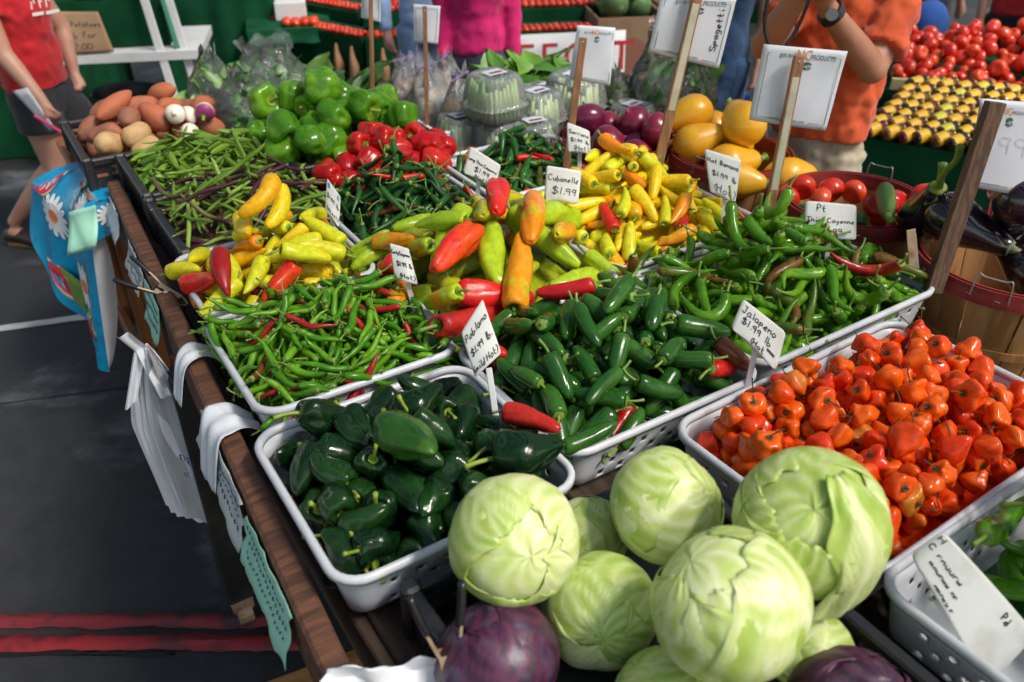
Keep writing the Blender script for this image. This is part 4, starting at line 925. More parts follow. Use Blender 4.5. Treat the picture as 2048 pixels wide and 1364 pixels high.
def cabbage(u, v, z, Rr, rot, seed, label, red=False, tone=0, leaves=4, name='cabbage'):
    rr = random.Random(seed); mw = MT @ Matrix.Translation((u, v, z)) @ Euler(tuple(R(a) for a in rot)).to_matrix().to_4x4()
    mats = [CABR] * 3 if red else [CAB[(tone + k) % 3] for k in range(3)]
    me = cab_leaf(seed, Rr * .955, 0, math.pi * 1.0, .0, 1.0, 0, 0, 40, 48, 0, True)
    o = link('red_cabbage' if red else name, me, mats[0], None, mw); tag(o, label, 'cabbage', 'red cabbages' if red else 'green cabbages')
    for k in range(leaves):
        az = k * 2.4 + rr.uniform(-.3, .3)
        lf = cab_leaf(seed * 13 + k, Rr, az, rr.uniform(1.5, 2.0), .02, rr.uniform(.74, .97), -.012 + .007 * k, .05 if k == 3 and seed % 3 == 0 else 0, rag=.028)
        lo = link('leaf', lf, mats[k % 3], o); sd_ = lo.modifiers.new('solid', 'SOLIDIFY'); sd_.thickness = .0012
    return o
cabbage(.475, .74, 1.135, .095, (60, 10, -20), 1, 'pale round green cabbage leaning on the poblano tray, leftmost of the cabbages', tone=1)
cabbage(.735, .70, 1.10, .092, (50, -20, 60), 2, 'green cabbage with reddish veins between the jalapeno and habanero trays', tone=0)
cabbage(.800, .495, 1.205, .101, (-30, 25, 160), 3, 'large green cabbage with a torn drooping outer leaf against the habaneros', tone=0)
cabbage(.622, .465, 1.18, .099, (35, -15, 250), 4, 'biggest pale cabbage in the middle front with strong white ribs', tone=1)
cabbage(.575, .655, 1.005, .088, (70, 20, 320), 5, 'green cabbage with a bright midrib below the pale leftmost one', tone=2)
cabbage(.56, .47, 1.0, .085, (40, 0, 90), 6, 'crinkled cabbage cut off by the bottom edge of the photo', tone=2)
cabbage(.395, .66, 1.012, .09, (45, -10, 200), 7, 'purple red cabbage beside the black handled clamp', red=True)
cabbage(.75, .33, 1.01, .092, (20, 10, 30), 8, 'purple red cabbage at the bottom edge beside the corner tray', red=True)
cabbage(.66, .80, .99, .072, (40, 30, 130), 9, 'small cabbage half hidden behind the leftmost green cabbage', tone=1)
cabbage(.775, .43, 1.02, .062, (80, 30, 130), 10, 'cabbage half hidden behind the biggest pale one', tone=1)
# the torn leaf hanging from the large cabbage
tl = MB(); nzt = vnoise(901); c3 = W(.800, .495, 1.205); vn = []
def torn(a, b):
    az = R(-75) + R(62) * (a - .35) + .12 * nzt(b * 3, 2) * (a < .15); el = R(78) - R(118) * b - .10 * nzt(a * 4, 5) * (b > .8)
    rr = .1035 + .012 * max(0, b - .6) + .02 * max(0, b - .85) + .0025 * nzt(a * 4, b * 4) + .004 * (a > .93)
    mid = abs(a - .5) * 9; vv = math.exp(-mid * mid)
    for k in range(7):
        d = (abs(a - .5) * 1.5 - (b - .08 - .12 * k)) / .05
        if b > .08 + .12 * k: vv = max(vv, .7 * math.exp(-d * d))
    vn.append(vv); rr += .0012 * vv
    return (c3.x + rr * math.cos(el) * math.cos(az), c3.y + rr * math.cos(el) * math.sin(az), c3.z + rr * math.sin(el) - .03 * max(0, b - .8) * 5)
tl.grid(torn, 24, 30)
big = [o for o in bpy.data.objects if o.get('label', '').startswith('large green cabbage')][0]
to = tl.build('torn_leaf', CAB[0], big, big.matrix_basis.inverted(), smooth=True, solid=.0014); at_ = to.data.attributes.new('vein', 'FLOAT', 'POINT'); at_.data.foreach_set('value', vn)
# ------------------------------------------------------------------ low bench and bushel baskets on the right
bn = empty('low_bench', MT.copy(), 'low wooden bench carrying the bushel baskets', 'bench')
for i in range(3): MB().box((1.98 + .2 * i, 1.45, .755), (.19, 2.3, .03), bev=.004).build('plank', M_dirtwood, bn)
for (u, v) in ((1.95, .4), (2.42, .4), (1.95, 2.4), (2.42, 2.4)): MB().box((u, v, .37), (.07, .07, .74), bev=.005).build('leg', M_blackpaint, bn)
STAVE = MB()
def basket(u, v, z0, h, r0, r1, label, n=22, seed=0, handles=True):
    o = empty('bushel_basket', MT @ Matrix.Translation((u, v, z0)), label, 'basket', 'wooden bushel baskets')
    w = 2 * math.pi * r1 / n * .96; rg = random.Random(seed)
    mb = MB(); ns = 5
    for off in (0, -.0035):
        for i in range(ns + 1):
            t = i / ns; r = r0 + (r1 - r0) * t ** .8; ww = w * (r / r1)
            for s in (-1, -.33, .33, 1): mb.v.append((r + off - .002 * (s * s), s * ww / 2, h * t))
    for i in range(ns):
        for k in range(3):
            a = i * 4 + k; mb.f.append((a, a + 1, a + 5, a + 4)); b = a + (ns + 1) * 4; mb.f.append((b, b + 4, b + 5, b + 1))
    me = mb.data('stave', True)
    for k in range(n):
        link('stave', me, M_slat, o, Matrix.Rotation(2 * math.pi * (k + rg.uniform(-.06, .06)) / n, 4, 'Z'))
    def band(t, hh, m, dr, nm='band'):
        b = MB(); r = r0 + (r1 - r0) * t ** .8 + dr; z = h * t
        b.lathe([(r, z - hh / 2), (r + .004, z - hh / 2), (r + .005, z + hh / 2), (r + .001, z + hh / 2), (r, z - hh / 2)], 48)
        return b.build(nm, m, o, smooth=False)
    rim = band(.94, .042, M_redslat, .002, 'rim_band'); band(.42, .022, M_slat, .002)
    band(.94, .042, M_redslat, -.012, 'inner_rim_band')
    st = MB()
    for k in range(n):
        a = 2 * math.pi * (k + .5) / n; r = r0 + (r1 - r0) * .94 ** .8 + .008; st.tube([(r * math.cos(a - .02), r * math.sin(a - .02), h * .94), (r * math.cos(a + .03), r * math.sin(a + .03), h * .935)], .0009, 4)
    st.build('staples', M_metal, rim)
    mb = MB(); mb.lathe([(.001, .01), (r0 * .98, .01)], 24); mb.build('base', M_slat, o)
    if handles:
        for s in (0, math.pi):
            a = R(200) + s; rr = r1 + .004; pts = []
            for q in (-1, -.9, -.5, .5, .9, 1): pts.append((rr * math.cos(a + .18 * q), rr * math.sin(a + .18 * q), h * .93 + (.055 if abs(q) < .95 else 0)))
            b = MB(); b.tube(pts, .0022, 6, n=20); b.build('wire_handle', M_metal, o)
    return o
basket(2.07, .93, .77, .30, .17, .225, 'bushel basket with a red rim full of eggplants', seed=1)
basket(2.07, 1.40, .77, .28, .16, .205, 'bushel basket with a red rim holding tomatoes, zucchini and red bells', seed=2)
basket(2.04, 1.87, .77, .28, .15, .195, 'bushel basket with a red rim holding yellow squash', seed=3)
basket(1.80, 2.17, .925, .12, .16, .19, 'shallow wooden basket with a red rim holding the red onions', seed=4, handles=False)
M_cal = mat('eggplant_calyx', (.10, .12, .05), .7, (.19, .2, .11), 30, .4, .7, .3, 60)
b = (1.88, 2.28, .74, 1.13); f = mound(b, 1.0, 1.04, .5, .5, 2)
h = Heap(f, 41, (1.86, 2.34, .70, 1.16), .9)
for (u, v, y, p, k) in ((2.02, .86, 250, -.15, 0), (2.13, 1.0, 230, -.1, 1), (1.99, 1.02, 100, .2, 2), (2.16, .84, 260, .1, 0), (2.06, .96, 215, 0, 1)):
    vr = V['eggplant'][k]; r = h.put(vr, u, v, R(y), p, k)
    if r:
        eg = place(vr, S['eggplant'], M_cal, h.commit(r), 'shiny black purple eggplant in the red rimmed basket', 'eggplant', 'eggplants')
vr = V['eggplant'][2]
eg = place(vr, S['eggplant'], STEM, MT @ Matrix.Translation((2.0, 1.14, 1.13)) @ Matrix.Rotation(R(40), 4, 'Z') @ Matrix.Rotation(R(55), 4, 'Y'), 'upright eggplant with a long green stem left of the leaning stake', 'eggplant', 'eggplants')
mb = MB(); mb.tube([(-.11, 0, 0), (-.16, .005, 0), (-.22, -.008, .004), (-.27, -.004, .008)], [.011, .008, .007, .009], 8, n=14); mb.build('long_stem', STEM, eg, smooth=True)
b = (1.9, 2.24, 1.24, 1.58); f = mound(b, .99, 1.02, .5, .5, 2); h = Heap(f, 42, (1.86, 2.34, 1.18, 1.64), .9)
for (k, i, u, v, y, p, s, sc_, lb, ct, gr) in (
    ('tomato', 0, 1.96, 1.55, 10, .3, 'tomato', 1, 'red tomato just right of the tall NC sign stake', 'tomato', 'basket tomatoes'), ('tomato', 1, 2.03, 1.56, 40, .2, 'tomato', 1.05, 'red tomato second from the sign stake', 'tomato', 'basket tomatoes'), ('tomato', 2, 2.08, 1.50, 80, .5, 'tomato', 1.1, 'large red tomato nearest the man in orange', 'tomato', 'basket tomatoes'), ('tomato', 0, 2.0, 1.47, 130, .2, 'tomato', 1, 'red tomato above the zucchini', 'tomato', 'basket tomatoes'), ('tomato', 1, 2.13, 1.45, 10, .1, 'tomato', .95, 'red tomato beside the red bell peppers', 'tomato', 'basket tomatoes'),
    ('bell', 0, 2.14, 1.32, 20, .1, 'bell_red', .85, 'red bell pepper in the middle basket left of the eggplants', 'pepper', 'basket bells'), ('bell', 2, 2.19, 1.25, 200, .2, 'bell_red', .95, 'largest red bell pepper beside the upright eggplant', 'pepper', 'basket bells'), ('bell', 3, 2.06, 1.31, 100, .2, 'bell_red', .8, 'red bell pepper behind the Thick Cayenne card', 'pepper', 'basket bells'), ('bell', 1, 2.11, 1.22, 300, 0, 'bell_red', .8, 'low red bell pepper beside the second zucchini', 'pepper', 'basket bells'),
    ('zucchini', 0, 1.96, 1.40, -70, .1, 'zucchini', .95, 'mottled zucchini pointing at the tall stake', 'zucchini', 'zucchini'), ('zucchini', 1, 2.0, 1.26, 40, 0, 'zucchini', .85, 'dark zucchini behind the Thick Cayenne card', 'zucchini', 'zucchini')):
    vr = V[k][i % len(V[k])]; r = h.put(vr, u, v, R(y), p, i * 2.0, sc_)
    if r: place(vr, S[s], STEM, h.commit(r, sc_), lb, ct, gr)

# ------------------------------------------------------------------ lettering
GLY = {'a': '45343233 42 44|45 42 52', 'b': '18 12 32 43 34 14', 'c': '44 35 14 13 22 42', 'd': '48 42 22 13 24 44', 'e': '13 44 35 24 13 22 42', 'f': '47 38 27 22|15 35', 'g': '45 25 14 13 42|45 41 30 10', 'h': '18 12|14 35 44 42', 'i': '25 22|27 28', 'l': '28 22', 'm': '05 02|04 15 24 22|24 35 44 42', 'n': '15 12|14 35 44 42', 'o': '35 14 13 22 32 43 44 35', 'p': '15 10|14 35 44 33 13', 'r': '15 12|14 25 45', 's': '45 25 14 43 32 12', 't': '28 23 32 42|15 45', 'u': '15 13 22 42|45 42', 'w': '05 12 24 32 45', 'y': '15 23 42|45 30 10', 'v': '15 22 45', 'k': '18 12|45 14 42',
       'B': '18 12|18 38 46 35 15|35 44 33 32 12', 'C': '47 38 18 06 04 12 32 43', 'H': '08 02|48 42|05 45', 'J': '18 48|38 33 22 03', 'L': '18 12 42', 'P': '12 18 38 47 46 35 15', 'R': '12 18 38 47 46 35 15 42', 'S': '47 28 07 06 44 43 32 12 03', 'T': '08 48|28 22', '$': '46 37 17 06 44 43 32 12 03|29 21', '1': '28 22', '9': '35 15 06 17 37 36|36 32', '.': '22 23', '(': '38 16 14 31', ')': '18 36 34 11', '2': '07 28 47 46 02 42', '3': '08 48 25 44 33 12 02', '0': '28 06 04 22 44 46 28', '/': '01 49', '#': '18 12|38 32|06 46|04 44'}
GLY['a'] = '45 25 14 13 22 32 44|45 43 52'
def strokes(text, x, y, size, slant=.1, seed=0):
    rg = random.Random(seed); out = []; k = size / 8
    for ch in text:
        if ch == ' ': x += k * 3.4; continue
        g = GLY.get(ch)
        if g is None: x += k * 4; continue
        for st in g.split('|'):
            pts = [(int(p[0]), int(p[1])) for p in st.split()]
            pts = [(x + k * (a + rg.uniform(-.25, .25) + slant * (b - 2)), y + k * (b - 2 + rg.uniform(-.25, .25))) for a, b in pts]
            if len(pts) > 2: pts = [tuple(q[:2]) for q in smoothpath([(a, b, 0) for a, b in pts], len(pts) * 4)]
            out.append(pts)
        x += k * (3.0 if ch in 'il.1()' else 5.4 if ch in 'mwHCB' else 4.9)
    return out, x
class Sheet:
    """a thin sheet spanned by four corners TL, TR, BL, BR, with a little bow, and marks laid on its face"""
    def __init__(s, c, bow=.0, wav=0.0, seed=0, cylinder=0.0):
        s.c = [Vector(p) for p in c]; s.n = (s.c[1] - s.c[0]).cross(s.c[2] - s.c[0]).normalized() * -1
        s.w = ((s.c[1] - s.c[0]).length + (s.c[3] - s.c[2]).length) / 2; s.h = ((s.c[2] - s.c[0]).length + (s.c[3] - s.c[1]).length) / 2; s.bow = bow; s.nz = vnoise(seed + 3); s.wav = wav
        if s.n.y > 0: s.n = -s.n
    def pt(s, a, b, off=0.0):
        p = s.c[0].lerp(s.c[1], a).lerp(s.c[2].lerp(s.c[3], a), b)
        d = s.bow * (math.sin(math.pi * a) - .5) * (.4 + .6 * b) + s.wav * s.nz(a * .9, b * .9)
        return tuple(p + s.n * (d + off))
    def build(s, name, m, parent=None, t=.0015, nu=14, nv=14, round_=.06, **kw):
        mb = MB(); r = round_
        def fn(a, b):
            if r > 0:
                x, y = a, b; rx, ry = r, r * s.w / s.h
                dx = max(rx - x, x - (1 - rx), 0) / rx; dy = max(ry - y, y - (1 - ry), 0) / ry
                q = math.hypot(dx, dy)
                if q > 1:
                    k = 1 / q
                    x = (rx - dx * k * rx) if x < .5 else (1 - rx + dx * k * rx); y = (ry - dy * k * ry) if y < .5 else (1 - ry + dy * k * ry)
                    return s.pt(x, y)
            return s.pt(a, b)
        mb.grid(fn, nu, nv); o = mb.build(name, m, parent, smooth=True, **kw)
        md = o.modifiers.new('solid', 'SOLIDIFY'); md.thickness = t; md.offset = 0
        return o
    def ribbons(s, lines, wid, m, parent, name='lettering', off=.0022):
        mb = MB()
        for pts in lines:
            P = [Vector((x, y, 0)) for x, y in pts]
            if len(P) < 2: continue
            b = len(mb.v)
            for i, p in enumerate(P):
                d = (P[min(i + 1, len(P) - 1)] - P[max(i - 1, 0)]); d = d.normalized() if d.length > 0 else Vector((1, 0, 0)); n_ = Vector((-d.y, d.x, 0)) * wid / 2
                for q in (p + n_, p - n_): mb.v.append(s.pt(q.x / s.w, 1 - q.y / s.h, off))
            for i in range(len(P) - 1): mb.f.append((b + 2 * i, b + 2 * i + 1, b + 2 * i + 3, b + 2 * i + 2))
        return mb.build(name, m, parent)
    def hand(s, rows, m, parent, wid=.0022, seed=0):
        """rows: (text, x, y, size) with x, y, size as fractions of the width and height, y from the top to the baseline"""
        L = []
        for i, (t, x, y, size) in enumerate(rows):
            sz = size * s.h; end = strokes(t, x * s.w, 0, sz)[1]; room = s.w * .95 - x * s.w
            kx = min(1.0, room / max(1e-6, end - x * s.w)); ky = max(kx, .72)
            for p in strokes(t, 0, 0, sz, seed=seed + i)[0]: L.append([(x * s.w + a * kx, (1 - y) * s.h + b * ky) for a, b in p])
        return s.ribbons(L, wid, m, parent)
    def printed(s, text, x, y, size, m, parent, align='LEFT', off=.002, xscale=1.0, name='printed_text'):
        cu = bpy.data.curves.new('t', 'FONT'); cu.body = text; cu.size = size; cu.align_x = align
        ob = bpy.data.objects.new('t', cu); col.objects.link(ob); dg = bpy.context.evaluated_depsgraph_get(); me = ob.evaluated_get(dg).to_mesh()
        v = [s.pt((x * s.w + q.co.x * xscale) / s.w, y - q.co.y / s.h, off) for q in me.vertices]; f_ = [tuple(p.vertices) for p in me.polygons]
        ob.evaluated_get(dg).to_mesh_clear(); bpy.data.objects.remove(ob); bpy.data.curves.remove(cu)
        mb = MB(); mb.add(v, f_); return mb.build(name, m, parent)
    def poly(s, pts, m, parent, name='mark', off=.002):
        mb = MB(); mb.v = [s.pt(a, b, off) for a, b in pts]; mb.f = [tuple(range(len(pts)))]; return mb.build(name, m, parent)
def wbox(a, b, w, t, up=(0, -1, .3)):
    return MB().bar(a, b, w, t, up=up, bev=.0015)

# ------------------------------------------------------------------ price cards
CARDS = {
'poblano': ([(-0.095, 1.345, 1.195), (-0.055, 1.379, 1.248), (-0.069, 1.299, 1.125), (-0.020, 1.324, 1.163)], (-0.044, 1.319, 1.133), (-0.025, 1.273, 1.0), [('Poblano', .06, .30, .26), ('$1.99 lb.', .12, .62, .26), ('(mild Hot)', .02, .93, .24)], 'white plastic price card reading Poblano leaning at the poblano tray'),
'jalapeno': ([(0.450, 1.437, 1.215), (0.533, 1.401, 1.160), (0.427, 1.406, 1.168), (0.514, 1.360, 1.097)], (0.478, 1.393, 1.125), (0.466, 1.370, 1.0), [('Jalapeno', .06, .34, .27), ('$1.99 lb', .12, .63, .27), ('(Hot', .38, .92, .22)], 'tilted price card reading Jalapeno stuck between the jalapeno and habanero trays'),
'curly': ([(-0.277, 1.739, 1.185), (-0.234, 1.733, 1.174), (-0.265, 1.695, 1.116), (-0.213, 1.688, 1.105)], (-0.238, 1.701, 1.104), (-0.214, 1.670, 1.0), [('Curly Cayenne', .04, .26, .17), ('$1.99 lb', .22, .58, .25), ('(Hot)', .26, .90, .24)], 'narrow price card reading Curly Cayenne beside the cubanelles'),
'cubanelle': ([(0.088, 2.058, 1.245), (0.176, 2.050, 1.233), (0.082, 2.021, 1.168), (0.168, 2.014, 1.158)], (0.121, 2.022, 1.138), (0.119, 2.003, 1.03), [('Cubanelle', .08, .40, .30), ('$1.99', .22, .78, .32)], 'price card reading Cubanelle behind the cubanelle heap'),
'hotbanana': ([(0.501, 2.135, 1.261), (0.597, 2.118, 1.236), (0.518, 2.084, 1.163), (0.584, 2.068, 1.133)], (0.557, 2.083, 1.160), (0.562, 2.061, 1.06), [('Hot Banana', .05, .27, .19), ('$1.99 lb', .16, .56, .23), ('(Hot)', .16, .90, .25)], 'pale card reading Hot Banana in front of the yellow squash'),
'ltc': ([(-0.111, 2.191, 1.247), (-0.029, 2.162, 1.204), (-0.131, 2.157, 1.186), (-0.048, 2.133, 1.149)], (-0.090, 2.158, 1.164), (-0.100, 2.130, 1.03), [('Long Thin Cayenne', .02, .44, .20), ('$1.99', .30, .74, .26), ('(Hot)', .34, .98, .2)], 'price card reading Long Thin Cayenne behind the orange cubanelle'),
'serrano': ([(0.161, 2.446, 1.226), (0.227, 2.432, 1.204), (0.164, 2.399, 1.154), (0.231, 2.395, 1.148)], (0.200, 2.413, 1.153), (0.199, 2.390, 1.03), [('Serrano', .08, .34, .24), ('$1.99 lb', .14, .62, .24), ('(Hot)', .26, .90, .22)], 'price card reading Serrano at the foot of a sign stake'),
'bananal': ([(-0.466, 2.027, 1.223), (-0.432, 2.001, 1.184), (-0.471, 1.983, 1.156), (-0.437, 1.959, 1.119)], (-0.456, 1.984, 1.135), (-0.460, 1.969, 1.05), [('$1.99 lb', .1, .50, .24), ('(sweet)', .12, .86, .2)], 'small blue topped price card behind the rail side banana peppers'),
'thick': ([(0.730, 1.968, 1.188), (0.856, 1.962, 1.179), (0.725, 1.918, 1.111), (0.856, 1.915, 1.106)], (0.794, 1.929, 1.106), (0.795, 1.907, 1.0), [('Pt', .2, .26, .24), ('Thick Cayenne', .04, .56, .2), ('$1.99', .3, .88, .24)], 'white price card reading Thick Cayenne behind the long green peppers'),
'corner': ([(0.618, 0.875, 1.158), (0.751, 0.794, 1.033), (0.573, 0.855, 1.126), (0.680, 0.748, 0.961)], (0.668, 0.810, 1.035), (0.671, 0.776, 0.950), [('H', .02, .24, .2), ('C rnuurw', .02, .50, .17), ('mnurww nr', .10, .72, .13), ('nmrwu r', .22, .92, .12), ('Pd', .70, .26, .16)], 'curled handwritten card sticking out of the corner tray'),
}
for k, (c, a, b_, rows, lb) in CARDS.items():
    sh = Sheet(c, bow=.006 if k != 'corner' else .02, wav=.0015, seed=len(k))
    o = sh.build('price_card', M_card, None, .0022, label=lb, cat='price card', group='handwritten price cards')
    sh.hand(rows, M_ink, o, wid=.002 if sh.h > .06 else .0017, seed=len(k) * 7)
    if k in ('cubanelle', 'serrano', 'ltc'): pass
    a2 = Vector(a) + sh.n * -.003; wbox(a2, Vector(b_) + sh.n * -.003, .012, .0025, tuple(sh.n)).build('handle', M_whiteplastic if k != 'corner' else M_stake, o)
    if k == 'bananal': sh.poly([(.1, .05), (.9, .05), (.9, .22), (.1, .22)], mat('blue_print', (.03, .16, .4), .5), o, 'blue_print')
    if k == 'jalapeno':
        for q in (.30, .26): sh.ribbons([[(sh.w * .72, sh.h * q), (sh.w * .90, sh.h * (q - .02))]], .002, M_ink, o, 'underline')

# ------------------------------------------------------------------ paper signs on stakes
SIGNS = {
's5': ([(0.658, 2.295, 1.486), (0.883, 2.291, 1.468), (0.641, 2.260, 1.295), (0.853, 2.255, 1.266)], (0.745, 2.270, 1.467), (0.714, 2.200, 1.03), 0.033, 'white NC products paper sign on a stake in front of the man in orange'),
's4': ([(0.403, 2.444, 1.581), (0.609, 2.443, 1.572), (0.378, 2.421, 1.435), (0.579, 2.414, 1.389)], (0.501, 2.430, 1.618), (0.416, 2.360, 1.08), 0.034, 'white paper sign marked Spagetti on a long leaning stake'),
's6': ([(1.043, 1.890, 1.468), (1.174, 1.888, 1.458), (1.051, 1.856, 1.274), (1.195, 1.852, 1.250)], (1.060, 1.870, 1.472), (1.009, 1.800, 1.03), 0.048, 'white paper sign on a thick dark stake above the eggplants'),
's3': ([(0.193, 2.618, 1.461), (0.306, 2.616, 1.454), (0.172, 2.583, 1.313), (0.296, 2.579, 1.293)], (0.209, 2.590, 1.432), (0.166, 2.520, 1.05), 0.028, 'folded paper sign on a stake beside the red onions'),
's2': ([(-0.335, 3.041, 1.434), (-0.242, 3.040, 1.428), (-0.337, 3.019, 1.318), (-0.255, 3.017, 1.307)], (-0.293, 3.020, 1.432), (-0.303, 2.950, .97), 0.018, 'paper sign on a thin stake behind the clamshells'),
's1': ([(-0.544, 3.282, 1.423), (-0.477, 3.280, 1.413), (-0.553, 3.268, 1.341), (-0.483, 3.265, 1.324)], (-0.507, 3.270, 1.469), (-0.532, 3.200, .97), 0.019, 'small paper sign on a thin stake behind the green bells'),
}
for k, (c, a, b_, w, lb) in SIGNS.items():
    sh = Sheet(c, bow=.010 if k in ('s5', 's4') else .004, wav=.004, seed=len(lb))
    o = sh.build('stake_sign', M_paper, None, .0012, round_=0, label=lb, cat='sign', group='paper signs on wooden stakes')
    A, Bt = Vector(a) + sh.n * (w * .35), Vector(b_) + sh.n * (w * .35)
    if k in ('s5', 's4', 's6'): d = (A - Bt).normalized(); A = A - d * .004
    stake = wbox(A, Bt, w * .8, w * .55, tuple(sh.n)).build('stake', M_darkstake if k == 's6' else M_stake, o)
    if k in ('s5', 's4', 's6', 's3'):
        u0, u1, v0, v1 = .07, .95, .10, .93; i1 = .004 if k != 's3' else .003
        W_, H_ = sh.w, sh.h
        L = [[(u0 * W_ + .03 * W_, H_ * (1 - v0)), (u0 * W_, H_ * (1 - v0)), (u0 * W_, H_ * (1 - v1)), (u0 * W_ + .14 * W_, H_ * (1 - v1))], [(u1 * W_ - .14 * W_, H_ * (1 - v0)), (u1 * W_, H_ * (1 - v0)), (u1 * W_, H_ * (1 - v1)), (u1 * W_ - .18 * W_, H_ * (1 - v1))]]
        sh.ribbons(L, .0016, M_greenink, o, 'border')
        sh.printed('got to be', .21, .135, .0185 * W_ / .22, M_greenink, o, xscale=.72); sh.printed('NC', .40, .15, .036 * W_ / .22, M_orangeink, o, xscale=.8); sh.printed('PRODUCTS', .575, .14, .0175 * W_ / .22, M_greenink, o, xscale=.75)
        sh.printed('www.gottobenc.com', .24, .945, .0135 * W_ / .22, M_greenink, o, xscale=.85)
        for x in (.215, .735): sh.poly([(x, .92), (x + .02, .92), (x + .02, .945), (x, .945)], M_orangeink, o, 'orange_square')
        sh.poly([(.55 + .06 * math.cos(t * .52) * (1.2 if t % 3 else .8), .225 + .05 * math.sin(t * .52)) for t in range(12)], M_greenink, o, 'state_emblem')
        for q in range(3): sh.ribbons([[(sh.w * (.50 + .02 * q), sh.h * (.755 + .012 * q)), (sh.w * .55, sh.h * (.78 - .02 * q)), (sh.w * .60, sh.h * (.79 - .012 * q))]], .0012, M_paper, o, 'emblem_field', off=.0028)
    if k == 's4':
        L, _ = strokes('Spagetti', 0, 0, .022, seed=2); L = [[(sh.w * .88 - y, sh.h * .22 + x) for x, y in pts] for pts in L]; sh.ribbons(L, .0026, M_ink, o)
    if k == 's6':
        L, _ = strokes('99 1', 0, 0, .06, seed=4); L = [[(sh.w * .42 + x, sh.h * .42 + y) for x, y in pts] for pts in L]; sh.ribbons(L, .002, mat('faded_ink', (.48, .5, .55), .6), o, 'faded_lettering')
    if k in ('s1', 's2'): sh.ribbons([[(sh.w * .1, sh.h * .9), (sh.w * .9, sh.h * .9), (sh.w * .9, sh.h * .1), (sh.w * .1, sh.h * .1), (sh.w * .1, sh.h * .9)]], .0014, M_greenink, o, 'border')
    if k in ('s5', 's4'):                                 # the tape strip down the stake
        d = (Bt - A); p0 = A + d * (.12 if k == 's5' else .10) + sh.n * (w * .285); p1 = A + d * (.80 if k == 's5' else .62) + sh.n * (w * .285)
        q0, q1 = p0, p1; wbox(q0, q1, w * .55, .0014, tuple(sh.n)).build('tape', mat('yellowed_tape', (.55, .52, .4), .3, (.45, .42, .3), 20, .4, .7), stake)
    if k != 's6':
        nl = MB(); nl.tube([A + sh.n * (w * .25) + (Bt - A) * .03, A + sh.n * (w * .35) + (Bt - A) * .03], .003, 8); nl.build('nail', M_metal, stake)

# ------------------------------------------------------------------ rail papers, spring clamps, shopping bags
def rail_paper(v0, v1, h0, h1, m, label, seed, name='paper_notice', text=True, zt=.975):
    nz = vnoise(seed); mb = MB()
    def fn(a, b):
        v = v0 + (v1 - v0) * a; hh = h0 + (h1 - h0) * a; bb = b * (1 + .05 * nz(a * 3, 1) + .015 * nz(a * 17, 2))
        return tuple(W(RL(v) - .0255 - .006 * bb - .004 * abs(nz(a * 3, b * 2)) - .02 * bb * bb, v + .01 * nz(b * 3, 4), zt - hh * bb + .004 * nz(a * 4, 7)))
    mb.grid(fn, 22, 8); o = mb.build(name, m, smooth=True, solid=.0008, label=label, cat='paper', group='torn papers taped to the rail')
    if text:
        L = MB()
        for r in range(3):
            for i in range(16):
                a = .08 + .84 * i / 16; b0 = .25 + .22 * r; p = [Vector(fn(a + x * .03, b0 + y * .1)) + (W(-1, 0, 0) * .0025) for x, y in ((0, 0), (.3, -.5), (.6, .3), (.8, -.2))]
                L.tube(p, .0007, 4)
        L.build('handwriting', M_blueink, o)
    return o
rail_paper(.93, 1.19, .12, .10, M_greenpaper, 'torn mint green paper notice on the rail beside the poblano tray', 31)
rail_paper(1.20, 1.52, .11, .07, M_greypaper, 'long torn grey paper notice on the rail below the curly cayennes', 32)
rail_paper(1.98, 2.17, .10, .12, M_greenpaper, 'mint green paper notice on the rail above the spring clamp', 33)
rail_paper(2.20, 2.42, .06, .07, M_greypaper, 'white paper scrap on the rail beside the field peas', 34)
rail_paper(2.62, 2.78, .10, .07, M_paper, 'folded white paper on the rail corner beside the bean pods', 35, text=False)

def spring_clamp(mw, label, open_=.35, s=1.0):
    o = empty('spring_clamp', mw, label, 'clamp', 'spring clamps')
    for sgn in (1, -1):
        mb = MB(); prof = [(-.075, .030), (-.045, .022), (-.02, .014), (.0, .010), (.03, .016), (.055, .012), (.075, .002)]
        for i in range(len(prof) - 1):
            (x0, y0), (x1, y1) = prof[i], prof[i + 1]
            mb.bar((x0 * s, sgn * y0 * s, 0), (x1 * s, sgn * y1 * s, 0), .024 * s, .004, up=(0, sgn, 0))
        mb.grid(lambda a, b: ((-.03 + .075 * a) * s, sgn * (.004 + .014 * b) * s, .0125 * s), 4, 2); mb.grid(lambda a, b: ((-.03 + .075 * a) * s, sgn * (.004 + .014 * b) * s, -.0125 * s), 4, 2)
        j = mb.build('jaw', M_rustmetal, o)
        g = MB(); g.tube([(-.15 * s, sgn * .045 * s, 0), (-.11 * s, sgn * .038 * s, 0), (-.07 * s, sgn * .028 * s, 0)], [.009 * s, .0115 * s, .0105 * s], 10, n=10, ell=.7); g.build('grip', M_blackgrip, j, smooth=True)
    pv = MB(); pv.tube([(0, 0, -.018 * s), (0, 0, .018 * s)], .0065 * s, 12); pv.build('rivet', M_metal, o, smooth=False)
    return o
def frame_mw(loc, xdir, zdir):
    x = Vector(xdir).normalized(); z = Vector(zdir); z = (z - x * z.dot(x)).normalized(); y = z.cross(x)
    return Matrix.Translation(Vector(loc)) @ Matrix(((x.x, y.x, z.x, 0), (x.y, y.y, z.y, 0), (x.z, y.z, z.z, 0), (0, 0, 0, 1)))
spring_clamp(frame_mw((-.868, 1.86, .985), W(.55, -.5, -.45), (.1, -.6, .8)), 'rusty spring clamp with black grips on the rail beside the banana peppers', s=.8)
spring_clamp(frame_mw((-.085, .742, 1.035), (.12, -.25, -.8), (.3, -.9, .3)), 'spring clamp with black handles in front of the red cabbage', s=.8)

